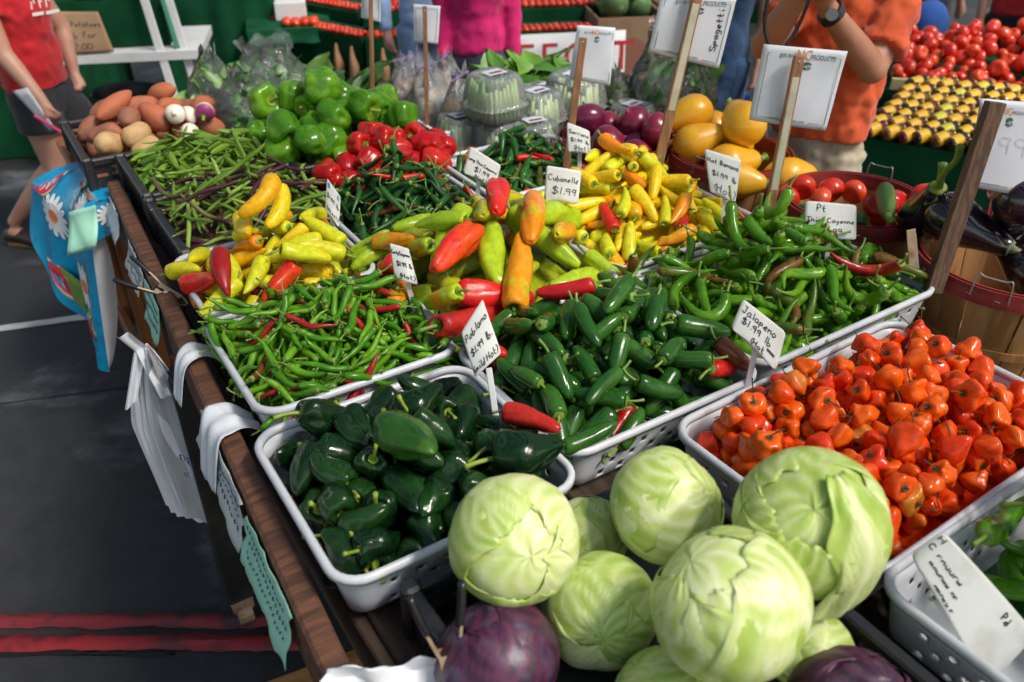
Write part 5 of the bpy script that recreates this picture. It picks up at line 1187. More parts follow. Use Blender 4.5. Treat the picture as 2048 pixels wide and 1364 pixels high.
# a bunch of white carrier bags hanging from the clamp
BGM = Matrix.Translation((-.857, 1.655, .968)) @ Matrix.Rotation(R(6), 4, 'Z')
bg = empty('carrier_bag_bunch', BGM, 'bunch of folded white plastic carrier bags hanging from the rail clamp', 'bags')
def bag_layer(k, n):
    nz = vnoise(60 + k); mb = MB()
    def fn(a, b):
        wdt = .018 + .150 * min(1, b * 2.2) ** .8 * (1 - .25 * b) - .012 * k * .3
        x = (a - .5) * wdt * (1.15 - .1 * k) + .02 * b + .006 * k
        y = -.014 * math.sin(a * 11 + k * 1.7) * (.35 + .5 * b) * (1 - b * .45) + .006 * nz(a * 3, b * 3) - .008 * k
        z = -.52 * b - .012 * (k % 3) * b - .05 * (a - .3) * b
        return (x, y, z)
    mb.grid(fn, 26, 30); return mb.build('bag', M_bagfilm, bg, smooth=True), fn
for k in range(5): o, fn0 = bag_layer(k, 5)
o, fnx = bag_layer(4, 5)
for (dx, dz, ro) in ((-.035, -.05, .7), (.03, -.03, -.5), (-.012, .03, .2)):
    mb = MB(); mb.grid(lambda a, b: (dx * b * 1.3 + .03 * (a - .5), -.02 - .03 * b - .01 * math.sin(a * 6), dz * b - .09 * b * (1 if dz < 0 else -.3) + .02 * (a - .5) * ro), 6, 8); mb.build('handle', M_bagfilm, bg, smooth=True)
sh = Sheet([Vector(fnx(a, b)) + Vector((0, -.022, 0)) for a, b in ((.34, .48), (.66, .48), (.34, .70), (.66, .70))])
sh.printed('ng', .45, .40, .038, M_blueink, bg); sh.printed('s!', .40, .85, .026, M_blueink, bg)
def strap(pts, w, label):
    mb = MB(); P = smoothpath(pts, 20); nz = vnoise(int(w * 1e4) + len(label))
    def fn(a, b):
        i = min(int(a * 19), 18); p = P[i] * (1 - (a * 19 - i)) + P[i + 1] * (a * 19 - i); t = W(-.05, 1, 0)
        return tuple(Vector(p) + t * (b - .5) * w * (1 + .35 * math.sin(a * 3.1)) + Vector((0, 0, .004 * nz(a * 4, b * 3) + .004 * math.sin(b * 14 + a * 3))))
    mb.grid(fn, 38, 12); return mb.build('plastic_bag_tie', M_bagfilm, smooth=True, solid=.0006, label=label, cat='plastic bag', group='bag ties around the rail')
def tie(v, w, lb, drop=.05):
    u = RL(v); strap([W(u - .06, v - .03, .96 - drop), W(u - .032, v - .01, .985), W(u, v, 1.003), W(u + .03, v + .01, .992), W(u + .065, v + .01, .96)], w, lb)
tie(1.70, .055, 'white plastic bag strip tied round the rail just below the clamp')
tie(1.43, .085, 'wide white plastic bag strip wrapped round the rail beside the curly cayennes', .075)
mb = MB(); nz = vnoise(77)
mb.grid(lambda a, b: (-.245 + .19 * a - .035 * b + .01 * nz(a * 3, b * 3), .725 + .05 * a - .05 * b + .012 * nz(a * 2.5, b * 2, 1), 1.058 - .02 * a - .14 * b * b - .02 * math.sin(a * 3.1) + .016 * nz(a * 4, b * 4, 2)), 26, 22)
mb.build('carrier_bag', M_bagfilm, smooth=True, solid=.0008, label='crumpled white plastic bag over the crate corner at the bottom edge', cat='plastic bag')

hg = empty('basket_clip', TRS((.965, 1.80, 1.06)), 'worn metal clip stuck upright beside the thick dark stake', 'clip')
wbox((0, 0, 0), (-.03, .02, .12), .022, .003).build('blade', M_rustmetal, hg); wbox((.012, .004, 0), (-.018, .024, .11), .006, .012).build('fold', M_metal, hg)
# ------------------------------------------------------------------ pine box on the floor at the bottom edge
bx = empty('pine_box', TRS((-.42, 1.08, 0), (0, 0, R(25))), 'pale pine box on the floor beside the stall rail', 'box')
for (c, d) in (((0, 0, .39), (.30, .26, .02)), ((0, -.12, .19), (.30, .018, .375)), ((0, .12, .19), (.30, .018, .375)), ((-.14, 0, .19), (.018, .22, .375)), ((.14, 0, .19), (.018, .22, .375))): MB().box(c, d, bev=.003).build('board', wood('pale_pine', (.45, .22, .07), (.33, .14, .04), 5, (1, 9, 9)), bx)
# ------------------------------------------------------------------ rear tables
def simple_table(u0, u1, v0, v1, z, label, m=M_dirtwood):
    o = empty('trestle_table', MT.copy(), label, 'table', 'rear trestle tables')
    MB().box(((u0 + u1) / 2, (v0 + v1) / 2, z - .017), (u1 - u0, v1 - v0, .034), bev=.004).build('tabletop', m, o)
    for u in (u0 + .06, u1 - .06):
        for v in (v0 + .06, v1 - .06): MB().box((u, v, (z - .036) / 2), (.05, .05, z - .036), bev=.004).build('leg', M_blackpaint, o)
    return o
simple_table(1.87, 2.62, 2.44, 3.3, .925, 'dark trestle table under the right hand clamshells and bagged greens')
simple_table(1.06, 1.86, 2.94, 3.62, .925, 'dark trestle table under the white box of bagged beans')

# ------------------------------------------------------------------ leaves, bags, clamshells
def leaf_mesh(L, Wd, seed, bendk=.8, ruff=.06, n=9, m=6):
    nz = vnoise(seed); mb = MB()
    def fn(a, b):
        t = b; w = (a - .5) * 2; ww = Wd * math.sin(math.pi * min(1, .08 + .92 * t) ** .8) ** .8
        ang = bendk * t; x = L * (math.sin(ang) / bendk); z = L * ((1 - math.cos(ang)) / bendk) * -1
        return (x, w * ww / 2, z + abs(w) * .18 * ww + ruff * Wd * nz(t * 3, w * 2) * abs(w))
    mb.grid(fn, m, n); return mb.data('leaf', True)
LEAVES = [leaf_mesh(.15 + .02 * i, .085 + .01 * (i % 3), 700 + i, .5 + .35 * i, .12) for i in range(5)]
M_spin = mat('spinach_leaf', (.07, .20, .02), .45, (.14, .30, .035), 14, .4, .65, .3, 40, rnd=.5)
M_chard = mat('chard_leaf', (.04, .11, .015), .5, (.09, .18, .025), 18, .4, .65, .4, 40, rnd=.5)
M_kale = mat('bagged_greens', (.075, .24, .035), .55, (.17, .36, .07), 25, .4, .65, .5, 50, rnd=.4)
def bunch(u, v, z, n, r, m, label, seed, s=1.0, name='leafy_greens', tilt=(.2, 1.1), cat='greens', red=False):
    rg = random.Random(seed); o = empty(name, MT @ Matrix.Translation((u, v, z)), label, cat)
    for i in range(n):
        a = i * 2.4 + rg.uniform(-.4, .4); t = rg.uniform(*tilt); k = s * rg.uniform(.8, 1.2)
        mw = Matrix.Translation((rg.uniform(-r, r), rg.uniform(-r, r), rg.uniform(0, .03))) @ Matrix.Rotation(a, 4, 'Z') @ Matrix.Rotation(-math.pi / 2 + t, 4, 'Y') @ Matrix.Rotation(rg.uniform(-.5, .5), 4, 'X') @ Matrix.Diagonal((k, k, k, 1))
        link('leaf', LEAVES[rg.randrange(5)], m, o, mw)
    return o
bunch(1.86, 2.83, .95, 34, .14, M_spin, 'bunch of large bright green spinach leaves behind the clamshells', 1, 1.35, tilt=(.05, .75))
bunch(1.99, 2.70, .95, 26, .12, M_spin, 'bunch of green leaves drooping beside the folded paper sign', 2, 1.3, tilt=(.05, .8))
bunch(1.20, 3.20, .95, 30, .13, M_chard, 'bunch of dark chard leaves behind the green bell peppers', 3, 1.15, tilt=(.1, .9))
bunch(1.10, 3.08, .93, 16, .08, M_chard, 'smaller dark leafy bunch beside the green bell peppers', 4, .95)
def crumpled_bag(u, v, z, rx, ry, h, label, seed, fill=M_kale, film=None, nleaf=120, tail=.5, name='bag_of_greens', rot=0, cat='bag', granular=False):
    rg = random.Random(seed); nz = vnoise(seed + 7); nz2 = vnoise(seed + 17)
    o = empty(name, MT @ Matrix.Translation((u, v, z)) @ Matrix.Rotation(R(rot), 4, 'Z'), label, cat)
    if granular:
        mb = MB(); mb.lathe([(.001, .0), (.7, .002), (.98, .08 * h), (1.0, .3 * h), (.9, .5 * h), (.55, .6 * h), (.001, .62 * h)], 26, lob=lambda a, zz: 1 + .08 * math.sin(3 * a + seed))
        mb.v = [(x * rx * .94, y * ry * .94, zz + .006 * nz(x * 2, y * 2, zz * 8)) for x, y, zz in mb.v]; mb.build('contents', fill, o, smooth=True)
    else:
        mb = MB(); base = LEAVES[1]; bv = [Vector(q.co) for q in base.vertices]; bf = [tuple(p.vertices) for p in base.polygons]
        for i in range(nleaf):
            a = rg.uniform(0, 6.28); q = rg.random() ** .5 * .72; k = rg.uniform(.3, .6)
            M = Matrix.Translation((q * rx * math.cos(a), q * ry * math.sin(a), rg.uniform(.06, .62) * h)) @ Euler((rg.uniform(0, 6), rg.uniform(0, 6), rg.uniform(0, 6))).to_matrix().to_4x4() @ Matrix.Diagonal((k, k, k, 1))
            mb.add(bv, bf, M)
        mb.build('greens', fill, o, smooth=True)['kind'] = 'stuff'
    mb = MB()
    def fn(a, b):
        an = 2 * math.pi * a; t = b
        prof = np.interp(t, [0, .06, .25, .5, .72, .86, 1], [.05, .92, 1.06, 1.0, .72, .50, .62])
        flat = 1 - .55 * max(0, t - .55) / .45
        q = prof * (1 + .16 * nz(math.cos(an) * .9, math.sin(an) * .9, t * 2.2) * (.3 + t) + .05 * nz2(math.cos(an) * 3, math.sin(an) * 3, t * 6))
        return (rx * q * math.cos(an), ry * q * flat * math.sin(an), h * (t + .10 * t * nz(math.cos(an) * 1.3, math.sin(an) * 1.3, 9) + .04 * t * nz2(math.cos(an) * 3.2, math.sin(an) * 3)))
    mb.grid(fn, 44, 26); mb.build('film', film or M_film, o, smooth=True)
    return o
crumpled_bag(.87, 3.10, .945, .15, .12, .27, 'clear plastic bag of green leaves, leftmost beside the sweet potatoes', 1, rot=20)
crumpled_bag(.98, 3.26, .945, .16, .12, .32, 'clear plastic bag of green leaves behind the other near the green bells', 2, rot=-10)
crumpled_bag(2.20, 2.42, .925, .11, .09, .38, 'tall clear bag of dark greens behind the yellow onions', 3, rot=0, nleaf=90)
crumpled_bag(2.32, 2.36, .925, .12, .09, .33, 'clear bag of dark greens behind the tall NC sign', 4, rot=30, nleaf=90)
crumpled_bag(2.05, 2.52, .925, .11, .09, .26, 'clear bag of dark greens behind the red onions', 5, rot=60, nleaf=90, fill=M_chard)
crumpled_bag(.80, 3.42, .945, .12, .10, .26, 'clear bag of greens furthest back beside the sweet potatoes', 6, rot=60, nleaf=70)

wb = empty('white_box', MT @ Matrix.Translation((1.50, 2.84, .925)), 'long white painted box holding zip bags of dried beans', 'box')
for (c, d) in (((-.17, 0, .055), (.014, .58, .13)), ((.17, 0, .055), (.014, .58, .13)), ((0, -.283, .055), (.326, .014, .13)), ((0, .283, .055), (.326, .014, .13)), ((0, 0, -.002), (.326, .55, .008))): MB().box(c, d, bev=.002).build('board', M_whitepaint, wb)
sh = Sheet([tuple((MT @ Matrix.Translation((1.50, 2.84, .925))) @ Vector(p)) for p in ((-.178, .2, .11), (-.178, -.25, .11), (-.178, .2, .0), (-.178, -.25, .0))])
sh.n = -W(1, 0, 0); sh.printed('l n', .1, .9, .13, mat('brown_lettering', (.16, .09, .03), .6), wb, off=.002)
M_bean = mat('dried_beans', (.42, .27, .11), .6, (.25, .15, .05), 70, .4, .6, .6, 90); M_bean2 = mat('dried_peas', (.40, .31, .16), .6, (.26, .2, .1), 70, .4, .6, .6, 90); M_bean3 = mat('brown_beans', (.33, .15, .06), .6, (.2, .09, .04), 70, .4, .6, .6, 90)
for i, (u, v, m, w) in enumerate(((1.45, 3.03, M_bean3, 'leftmost of the row'), (1.46, 2.88, M_bean2, 'in the middle of the row'), (1.50, 2.70, M_bean, 'nearest the clamshells'), (1.58, 2.96, M_bean, 'behind the middle one'))):
    o = crumpled_bag(u, v, .935, .10, .075, .26, 'zip bag of dried beans in the white box, ' + w, 20 + i, m, M_zip, name='bean_bag', rot=15 + 10 * i, granular=True)
    MB().box((0, 0, .245), (.14, .006, .006)).build('zip_strip', mat('purple_zip', (.25, .16, .42), .4), o); MB().box((-.02, -.071, .12), (.06, .002, .05)).build('white_label', M_paper, o)
M_okra = mat('okra_green', (.26, .42, .10), .5, (.6, .7, .4), 12, .4, .65, rnd=.5, stretch=(3, 3, .4))
def clamshell(u, v, z, s, label, seed, rot=0, dark=False):
    rg = random.Random(seed); o = empty('clamshell_box', MT @ Matrix.Translation((u, v, z)) @ Matrix.Rotation(R(rot), 4, 'Z') @ Matrix.Diagonal((s, s, s, 1)), label, 'clamshell', 'clear clamshell boxes of greens')
    def sq(a): return 1 / (abs(math.cos(a)) ** 4 + abs(math.sin(a)) ** 4) ** .25
    def lob(a, zz): return sq(a) * (1 + .022 * math.cos(40 * a) * (1 if .03 < zz < .135 else 0))
    mb = MB(); mb.lathe([(.001, .002), (.062, .002), (.075, .012), (.082, .045), (.083, .052), (.090, .053), (.090, .057), (.083, .058), (.081, .07), (.070, .135), (.062, .147), (.052, .149), (.048, .143), (.001, .143)], 160, lob=lob); mb.build('shell', M_clam, o, smooth=True)
    mb = MB()
    for i in range(26):
        a = 2 * math.pi * i / 26; q = .062 * sq(a) * rg.uniform(.85, 1.0); mb.tube([(q * math.cos(a) * 1.05, q * math.sin(a) * 1.05, .015), (q * math.cos(a), q * math.sin(a), .07), (q * .93 * math.cos(a), q * .93 * math.sin(a), rg.uniform(.1, .132))], [.009, .009, .005], 6)
    mb.build('stalks', M_okra, o, smooth=True)
    mb = MB(); bv = [Vector(q.co) for q in LEAVES[0].vertices]; bf = [tuple(p.vertices) for p in LEAVES[0].polygons]
    for i in range(40): mb.add(bv, bf, Matrix.Translation((rg.uniform(-.05, .05), rg.uniform(-.05, .05), rg.uniform(.01, .05 if not dark else .1))) @ Euler((rg.uniform(0, 6), rg.uniform(0, 6), rg.uniform(0, 6))).to_matrix().to_4x4() @ Matrix.Scale(.3, 4))
    mb.build('leaves', M_spin, o, smooth=True)
    MB().box((0, 0, .1505), (.07, .05, .001)).build('lid_label', M_paper, o); MB().box((.0, -.008, .152), (.045, .012, .001)).build('label_print', mat('maroon_print', (.16, .02, .04), .5), o)
for i, (u, v, z, s, r, lb) in enumerate(((1.52, 2.50, 1.07, 1.0, 8, 'clear clamshell of greens on top of the stack'), (1.44, 2.60, .925, .92, 4, 'clear clamshell left below the stacked one'), (1.53, 2.49, .925, .95, 10, 'clear clamshell directly under the stacked one'), (1.62, 2.40, .925, .95, -5, 'clear clamshell just behind the serrano peppers'), (1.70, 2.50, .99, .95, 12, 'clear clamshell behind the serrano sign stake'), (1.80, 2.62, .95, 1.0, 0, 'clear clamshell at the back beside the spinach'), (1.88, 2.52, .99, 1.12, 20, 'wide clear clamshell under the folded paper sign'), (1.62, 2.62, .95, .95, 20, 'clear clamshell behind the stacked one'), (2.04, 2.38, .925, .9, 15, 'clear clamshell between onions and leaning stake'))):
    clamshell(u, v, z, s * 1.12, lb, 50 + i, r, i in (1, 2))

# ------------------------------------------------------------------ people
def figure(name, mb, m, parent, voxel=.012, sm=6, disp=0.0, dsize=.12):
    o = mb.build(name, m, parent, smooth=True)
    r = o.modifiers.new('remesh', 'REMESH'); r.mode = 'VOXEL'; r.voxel_size = voxel; r.use_smooth_shade = True
    s = o.modifiers.new('smooth', 'SMOOTH'); s.iterations = sm; s.factor = .5
    if disp:
        tx = bpy.data.textures.new('folds', 'CLOUDS'); tx.noise_scale = dsize; tx.noise_depth = 2
        d = o.modifiers.new('folds', 'DISPLACE'); d.texture = tx; d.strength = disp; d.mid_level = .5; d.texture_coords = 'GLOBAL'
    return o
def ellipsoid(mb, c, r, M=None, n=14):
    mb.lathe([(max(1e-4, math.sin(math.pi * i / n)), -math.cos(math.pi * i / n)) for i in range(n + 1)], 18, M=(M or Matrix()) @ Matrix.Translation(Vector(c)) @ Matrix.Diagonal((r[0], r[1], r[2], 1)))
def loft(mb, secs, M, m=20):
    """secs: (z, x half width, y half depth, x shift, y shift)"""
    v = []; f = []; n = len(secs)
    for (z, a, b, sx, sy) in secs:
        for k in range(m):
            t = 2 * math.pi * k / m; v.append((sx + a * math.cos(t), sy + b * math.sin(t), z))
    for i in range(n - 1):
        for k in range(m): f.append((i * m + k, i * m + (k + 1) % m, (i + 1) * m + (k + 1) % m, (i + 1) * m + k))
    f.append(tuple(range(m))[::-1]); f.append(tuple((n - 1) * m + k for k in range(m))); mb.add(v, f, M)
def hand(mb, w, d, out, s=1.0, curl=1.1):
    """palm at wrist w pointing along d, back of the hand towards out; five curled fingers"""
    w = Vector(w); d = Vector(d).normalized(); out = Vector(out); out = (out - d * out.dot(d)).normalized(); sd = d.cross(out)
    mb.tube([w - d * .02, w + d * .03 * s, w + d * .085 * s], [.024 * s, .034 * s, .036 * s], 10, ell=.55 if abs(out.z) > .5 else 1.0, n=6)
    for k, (o_, L) in enumerate(((-.028, .062), (-.010, .075), (.010, .072), (.027, .058))):
        p = w + d * .08 * s + sd * o_ * s; c = 0; pts = [p]
        for j in range(3):
            c += curl * (.5 if j == 0 else .9); dr = d * math.cos(c) - out * math.sin(c); p = p + dr * L * s / 3; pts.append(p)
        mb.tube(pts, [.0095 * s, .009 * s, .0085 * s, .007 * s], 8, n=9)
    p = w + d * .03 * s - sd * .028 * s; mb.tube([p, p + d * .025 * s - sd * .02 * s - out * .012 * s, p + d * .055 * s - sd * .012 * s - out * .03 * s], [.012 * s, .011 * s, .008 * s], 8, n=8)
def head(mb, c, yaw, s=1.0):
    M = Matrix.Translation(Vector(c)) @ Matrix.Rotation(yaw, 4, 'Z')
    ellipsoid(mb, (0, .01, .02), (.075 * s, .095 * s, .11 * s), M); ellipsoid(mb, (0, -.025, -.06), (.055 * s, .06 * s, .06 * s), M)
    mb.tube([M @ Vector((0, .02, -.07)), M @ Vector((0, .035, -.19))], .055 * s, 12)
    mb.tube([M @ Vector((0, -.085, .03)), M @ Vector((0, -.108, -.012)), M @ Vector((0, -.09, -.02))], [.008, .016, .01], 8)
    for sx in (-1, 1): ellipsoid(mb, (sx * .078 * s, .02, .0), (.012, .022, .032), M)
def face_hair(o, c, yaw, hm, long_=False):
    M = Matrix.Translation(Vector(c)) @ Matrix.Rotation(yaw, 4, 'Z'); mb = MB(); ellipsoid(mb, (0, .028, .045), (.083, .098, .105), M)
    if long_: ellipsoid(mb, (0, .08, -.08), (.07, .05, .16), M)
    figure('hair', mb, hm, o, .012, 3)
    for sx in (-1, 1):
        e = MB(); ellipsoid(e, (sx * .03, -.078, .02), (.012, .008, .008), M, 8); e.build('eye', mat('eye_dark', (.03, .02, .015), .2), o, smooth=True)
    e = MB(); ellipsoid(e, (0, -.088, -.065), (.024, .008, .007), M, 8); e.build('mouth', mat('lips', (.35, .1, .09), .5), o, smooth=True)
def fabric(name, c, c2=None): return mat(name, c, .85, c2 or tuple(x * .75 for x in c), 10, .4, .7, .3, 18, sheen=.2)

# man in orange photographing the stall
MA = Matrix.Translation((1.155, 3.14, 0)) @ Matrix.Rotation(R(-37), 4, 'Z')
man = empty('person', Matrix(), 'man in an orange shirt and khaki shorts holding a camera up to his face', 'person')
bd = MB(); loft(bd, [(.88, .15, .105, 0, 0), (1.0, .155, .11, 0, 0), (1.2, .17, .115, 0, 0), (1.4, .185, .11, 0, .01), (1.5, .10, .07, 0, .02)], MA)
shA, elA, wrA = Vector((1.305, 3.03, 1.43)), Vector((1.205, 2.89, 1.255)), Vector((.985, 2.83, 1.475)); shB, elB, wrB = Vector((1.03, 3.2, 1.43)), Vector((.855, 2.97, 1.315)), Vector((.90, 2.80, 1.53))
for (s_, e_, w_) in ((shA, elA, wrA), (shB, elB, wrB)):
    bd.tube([s_, s_.lerp(e_, .5), e_], [.062, .056, .048], 14, n=9); bd.tube([e_, e_.lerp(w_, .35), w_], [.048, .049, .031], 14, n=10); ellipsoid(bd, e_, (.047, .047, .047))
    hand(bd, w_, Vector((.955, 2.78, 1.60)) - w_, (0, -1, .2), 1.0, .9)
head(bd, MA @ Vector((0, -.1, 1.66)), R(-37))
for sx in (-.09, .09):
    bd.tube([MA @ Vector((sx, 0, .92)), MA @ Vector((sx, -.01, .5)), MA @ Vector((sx, .02, .09))], [.085, .06, .04], 14, n=14); bd.tube([MA @ Vector((sx, .05, .04)), MA @ Vector((sx, -.15, .03))], [.04, .038], 10)
bo = figure('body', bd, M_skin2, man, .009, 5)
face_hair(bo, MA @ Vector((0, -.1, 1.66)), R(-37), mat('brown_hair', (.05, .03, .02), .6))
st = MB(); loft(st, [(.965, .188, .145, 0, 0), (1.05, .186, .145, 0, 0), (1.2, .192, .14, 0, -.005), (1.36, .205, .135, 0, 0), (1.44, .185, .11, 0, .01), (1.50, .09, .075, 0, .02)], MA)
st.tube([shA + Vector((-.05, .02, .0)), shA, shA.lerp(elA, .5), shA.lerp(elA, .72)], [.07, .074, .077, .08], 16, n=10); st.tube([shB + Vector((.05, -.01, 0)), shB, shB.lerp(elB, .6)], [.068, .07, .074], 16, n=10)
so = figure('shirt', st, fabric('orange_jersey', (.60, .085, .015), (.5, .06, .012)), man, .011, 4, .045, .075)
sr = MB(); loft(sr, [(.80, .175, .135, 0, 0), (.9, .172, .13, 0, 0), (.985, .165, .122, 0, 0)], MA)
for sx in (-.085, .085): sr.tube([MA @ Vector((sx, 0, .9)), MA @ Vector((sx * 1.1, -.005, .7)), MA @ Vector((sx * 1.15, 0, .48))], [.105, .108, .108], 16, n=10)
figure('shorts', sr, fabric('khaki_cotton', (.42, .36, .27), (.34, .29, .21)), man, .011, 4, .035, .07)
for sx in (-.09, .09):
    e = MB(); e.tube([MA @ Vector((sx, .07, .045)), MA @ Vector((sx, -.06, .05)), MA @ Vector((sx, -.2, .035))], [.045, .05, .035], 12, n=8, ell=.9); e.build('shoe', mat('brown_leather', (.09, .05, .03), .5), man, smooth=True)
wt = MB(); dA = (wrA - elA).normalized(); pw = elA.lerp(wrA, .87); wt.tube([pw - dA * .014, pw + dA * .014], .042, 20); wo = wt.build('watch_strap', mat('black_strap', (.012, .012, .013), .4), man, smooth=False)
e = MB(); q = pw + Vector((-.012, -.040, .006)); e.tube([q, q + Vector((-.004, -.012, .002))], .019, 16); e.build('watch_case', mat('watch_metal', (.18, .18, .2), .3, metal=.6), wo)
cm = empty('photo_camera', TRS((.955, 2.80, 1.63), (0, 0, R(-37))), 'black photo camera with a hanging strap held by the man in orange', 'camera')
MB().box((0, 0, 0), (.14, .07, .095), bev=.01).build('camera_body', M_blackgrip, cm); e = MB(); e.tube([(0, -.03, 0), (0, -.13, 0)], .036, 20); e.build('lens', M_blackgrip, cm)
e = MB(); inv = TRS((.955, 2.80, 1.63), (0, 0, R(-37))).inverted(); e.tube([inv @ Vector(p) for p in ((.845, 2.78, 1.66), (.795, 2.78, 1.55), (.79, 2.77, 1.42), (.835, 2.76, 1.345), (.885, 2.77, 1.40), (.915, 2.77, 1.52), (.92, 2.78, 1.66))], .0065, 8, n=40, ell=.5); e.build('strap', M_blackgrip, cm, smooth=True)

# woman in red reaching for the sweet potatoes
wom = empty('person', Matrix(), 'woman in a red tee and black shorts walking past the sweet potatoes', 'person')
WM = Matrix.Translation((-2.29, 4.11, 0)) @ Matrix.Rotation(R(90), 4, 'Z')
bd = MB(); loft(bd, [(.78, .15, .11, 0, 0), (.9, .145, .105, 0, 0), (1.05, .12, .09, 0, 0), (1.25, .145, .105, 0, 0), (1.36, .15, .09, 0, .02), (1.42, .07, .06, 0, .03)], WM)
for (s_, e_, w_, hd, ou) in ((Vector((-2.34, 3.94, 1.33)), Vector((-2.275, 3.90, 1.045)), Vector((-2.135, 3.85, .85)), (.03, -.01, -.10), (-.6, -.7, 0)), (Vector((-2.30, 4.28, 1.33)), Vector((-2.20, 4.33, 1.06)), Vector((-2.16, 4.25, .86)), (.05, -.05, -.1), (.7, .6, .2))):
    bd.tube([s_, s_.lerp(e_, .5), e_], [.056, .05, .041], 14, n=9); bd.tube([e_, e_.lerp(w_, .3), w_], [.042, .042, .026], 14, n=10); ellipsoid(bd, e_, (.041, .041, .041)); hand(bd, w_, hd, ou, .88, 1.25)
head(bd, (-2.27, 4.11, 1.55), R(90), .95)
k1, a1 = Vector((-2.27, 4.03, .47)), Vector((-2.62, 4.09, .13)); k2, a2 = Vector((-2.10, 4.20, .45)), Vector((-2.03, 4.22, .1))
for (hx, kk, aa) in ((Vector((-2.28, 4.03, .84)), k1, a1), (Vector((-2.27, 4.19, .84)), k2, a2)):
    bd.tube([hx, hx.lerp(kk, .5), kk], [.088, .078, .056], 16, n=10); ellipsoid(bd, kk, (.056, .056, .058)); bd.tube([kk, kk.lerp(aa, .3), kk.lerp(aa, .7), aa], [.054, .058, .042, .03], 14, n=12)
    bd.tube([aa + Vector((-.02, 0, -.03)), aa + Vector((.02, -.005, -.055)), aa + Vector((.13, -.03, -.095))], [.034, .036, .02], 10, n=6)
bo = figure('body', bd, M_skin, wom, .009, 6)
face_hair(bo, (-2.27, 4.11, 1.55), R(90), mat('blonde_hair', (.3, .19, .08), .6), True)
st = MB(); loft(st, [(.855, .165, .135, 0, 0), (.95, .16, .14, 0, -.01), (1.08, .15, .13, 0, -.015), (1.2, .165, .135, 0, -.02), (1.32, .165, .115, 0, 0), (1.39, .12, .08, 0, .02), (1.42, .07, .06, 0, .03)], WM)
st.tube([Vector((-2.31, 3.98, 1.33)), Vector((-2.34, 3.93, 1.32)), Vector((-2.315, 3.91, 1.19))], [.07, .073, .078], 16, n=8); st.tube([Vector((-2.3, 4.24, 1.33)), Vector((-2.3, 4.29, 1.32)), Vector((-2.25, 4.31, 1.19))], [.07, .073, .075], 16, n=8)
so = figure('shirt', st, fabric('red_jersey', (.52, .008, .016), (.42, .005, .012)), wom, .010, 4, .03, .07)
sr = MB(); loft(sr, [(.74, .172, .128, 0, 0), (.82, .170, .13, 0, 0), (.875, .155, .118, 0, 0)], WM)
for hx, kk in ((Vector((-2.28, 4.03, .84)), k1), (Vector((-2.27, 4.19, .84)), k2)): sr.tube([hx, hx.lerp(kk, .25), hx.lerp(kk, .5)], [.105, .105, .108], 16, n=8)
figure('shorts', sr, fabric('black_cotton', (.012, .013, .018), (.02, .021, .028)), wom, .011, 5, .012, .09)
for aa in (a1, a2):
    e = MB(); e.tube([aa + Vector((-.05, .005, -.075)), aa + Vector((.02, -.005, -.07)), aa + Vector((.10, -.025, -.085)), aa + Vector((.165, -.04, -.098))], [.036, .043, .043, .022], 14, n=12, ell=.85); sh_ = e.build('shoe', mat('dark_brown_leather', (.03, .018, .014), .35), wom, smooth=True)
    e = MB(); e.tube([aa + Vector((-.06, .005, -.115)), aa + Vector((.02, -.005, -.112)), aa + Vector((.17, -.04, -.118))], [.03, .042, .025], 12, n=10, ell=.3); e.build('sole', mat('tan_sole', (.30, .18, .08), .6), sh_, smooth=True)
sh = Sheet([(-2.14, 3.965, 1.26), (-2.06, 4.06, 1.26), (-2.14, 3.965, 1.20), (-2.06, 4.06, 1.20)]); sh.n = Vector((.75, -.66, 0)).normalized()
sh.ribbons([[(.004 + .011 * q + .006 * (q % 2), .028 + .03 * ((q * 7) % 3) / 3 + .012 * (q % 3)), (.01 + .011 * q, .06 + .008 * (q % 4))] for q in range(8)], .006, M_petal, so, 'shirt_print', off=.03); sh.ribbons([[(.0, .006), (.05, .006)], [(.06, .004), (.12, .006)]], .014, M_petal, so, 'shirt_print', off=.03)
nb = Sheet([(-2.25, 3.84, .90), (-2.17, 3.82, .92), (-2.13, 3.83, .72), (-2.10, 3.82, .73)]); nb.build('note_pad', M_paper, None, .006, 4, 6, 0, label='folded white paper held in the hand of the woman in red', cat='paper')
e = MB(); e.tube([(-2.165, 3.80, .80), (-2.06, 3.80, .72)], .007, 8); e.build('marker_pen', mat('pink_marker', (.6, .03, .12), .4), None, label='pink marker pen in the fist of the woman in red', cat='pen')

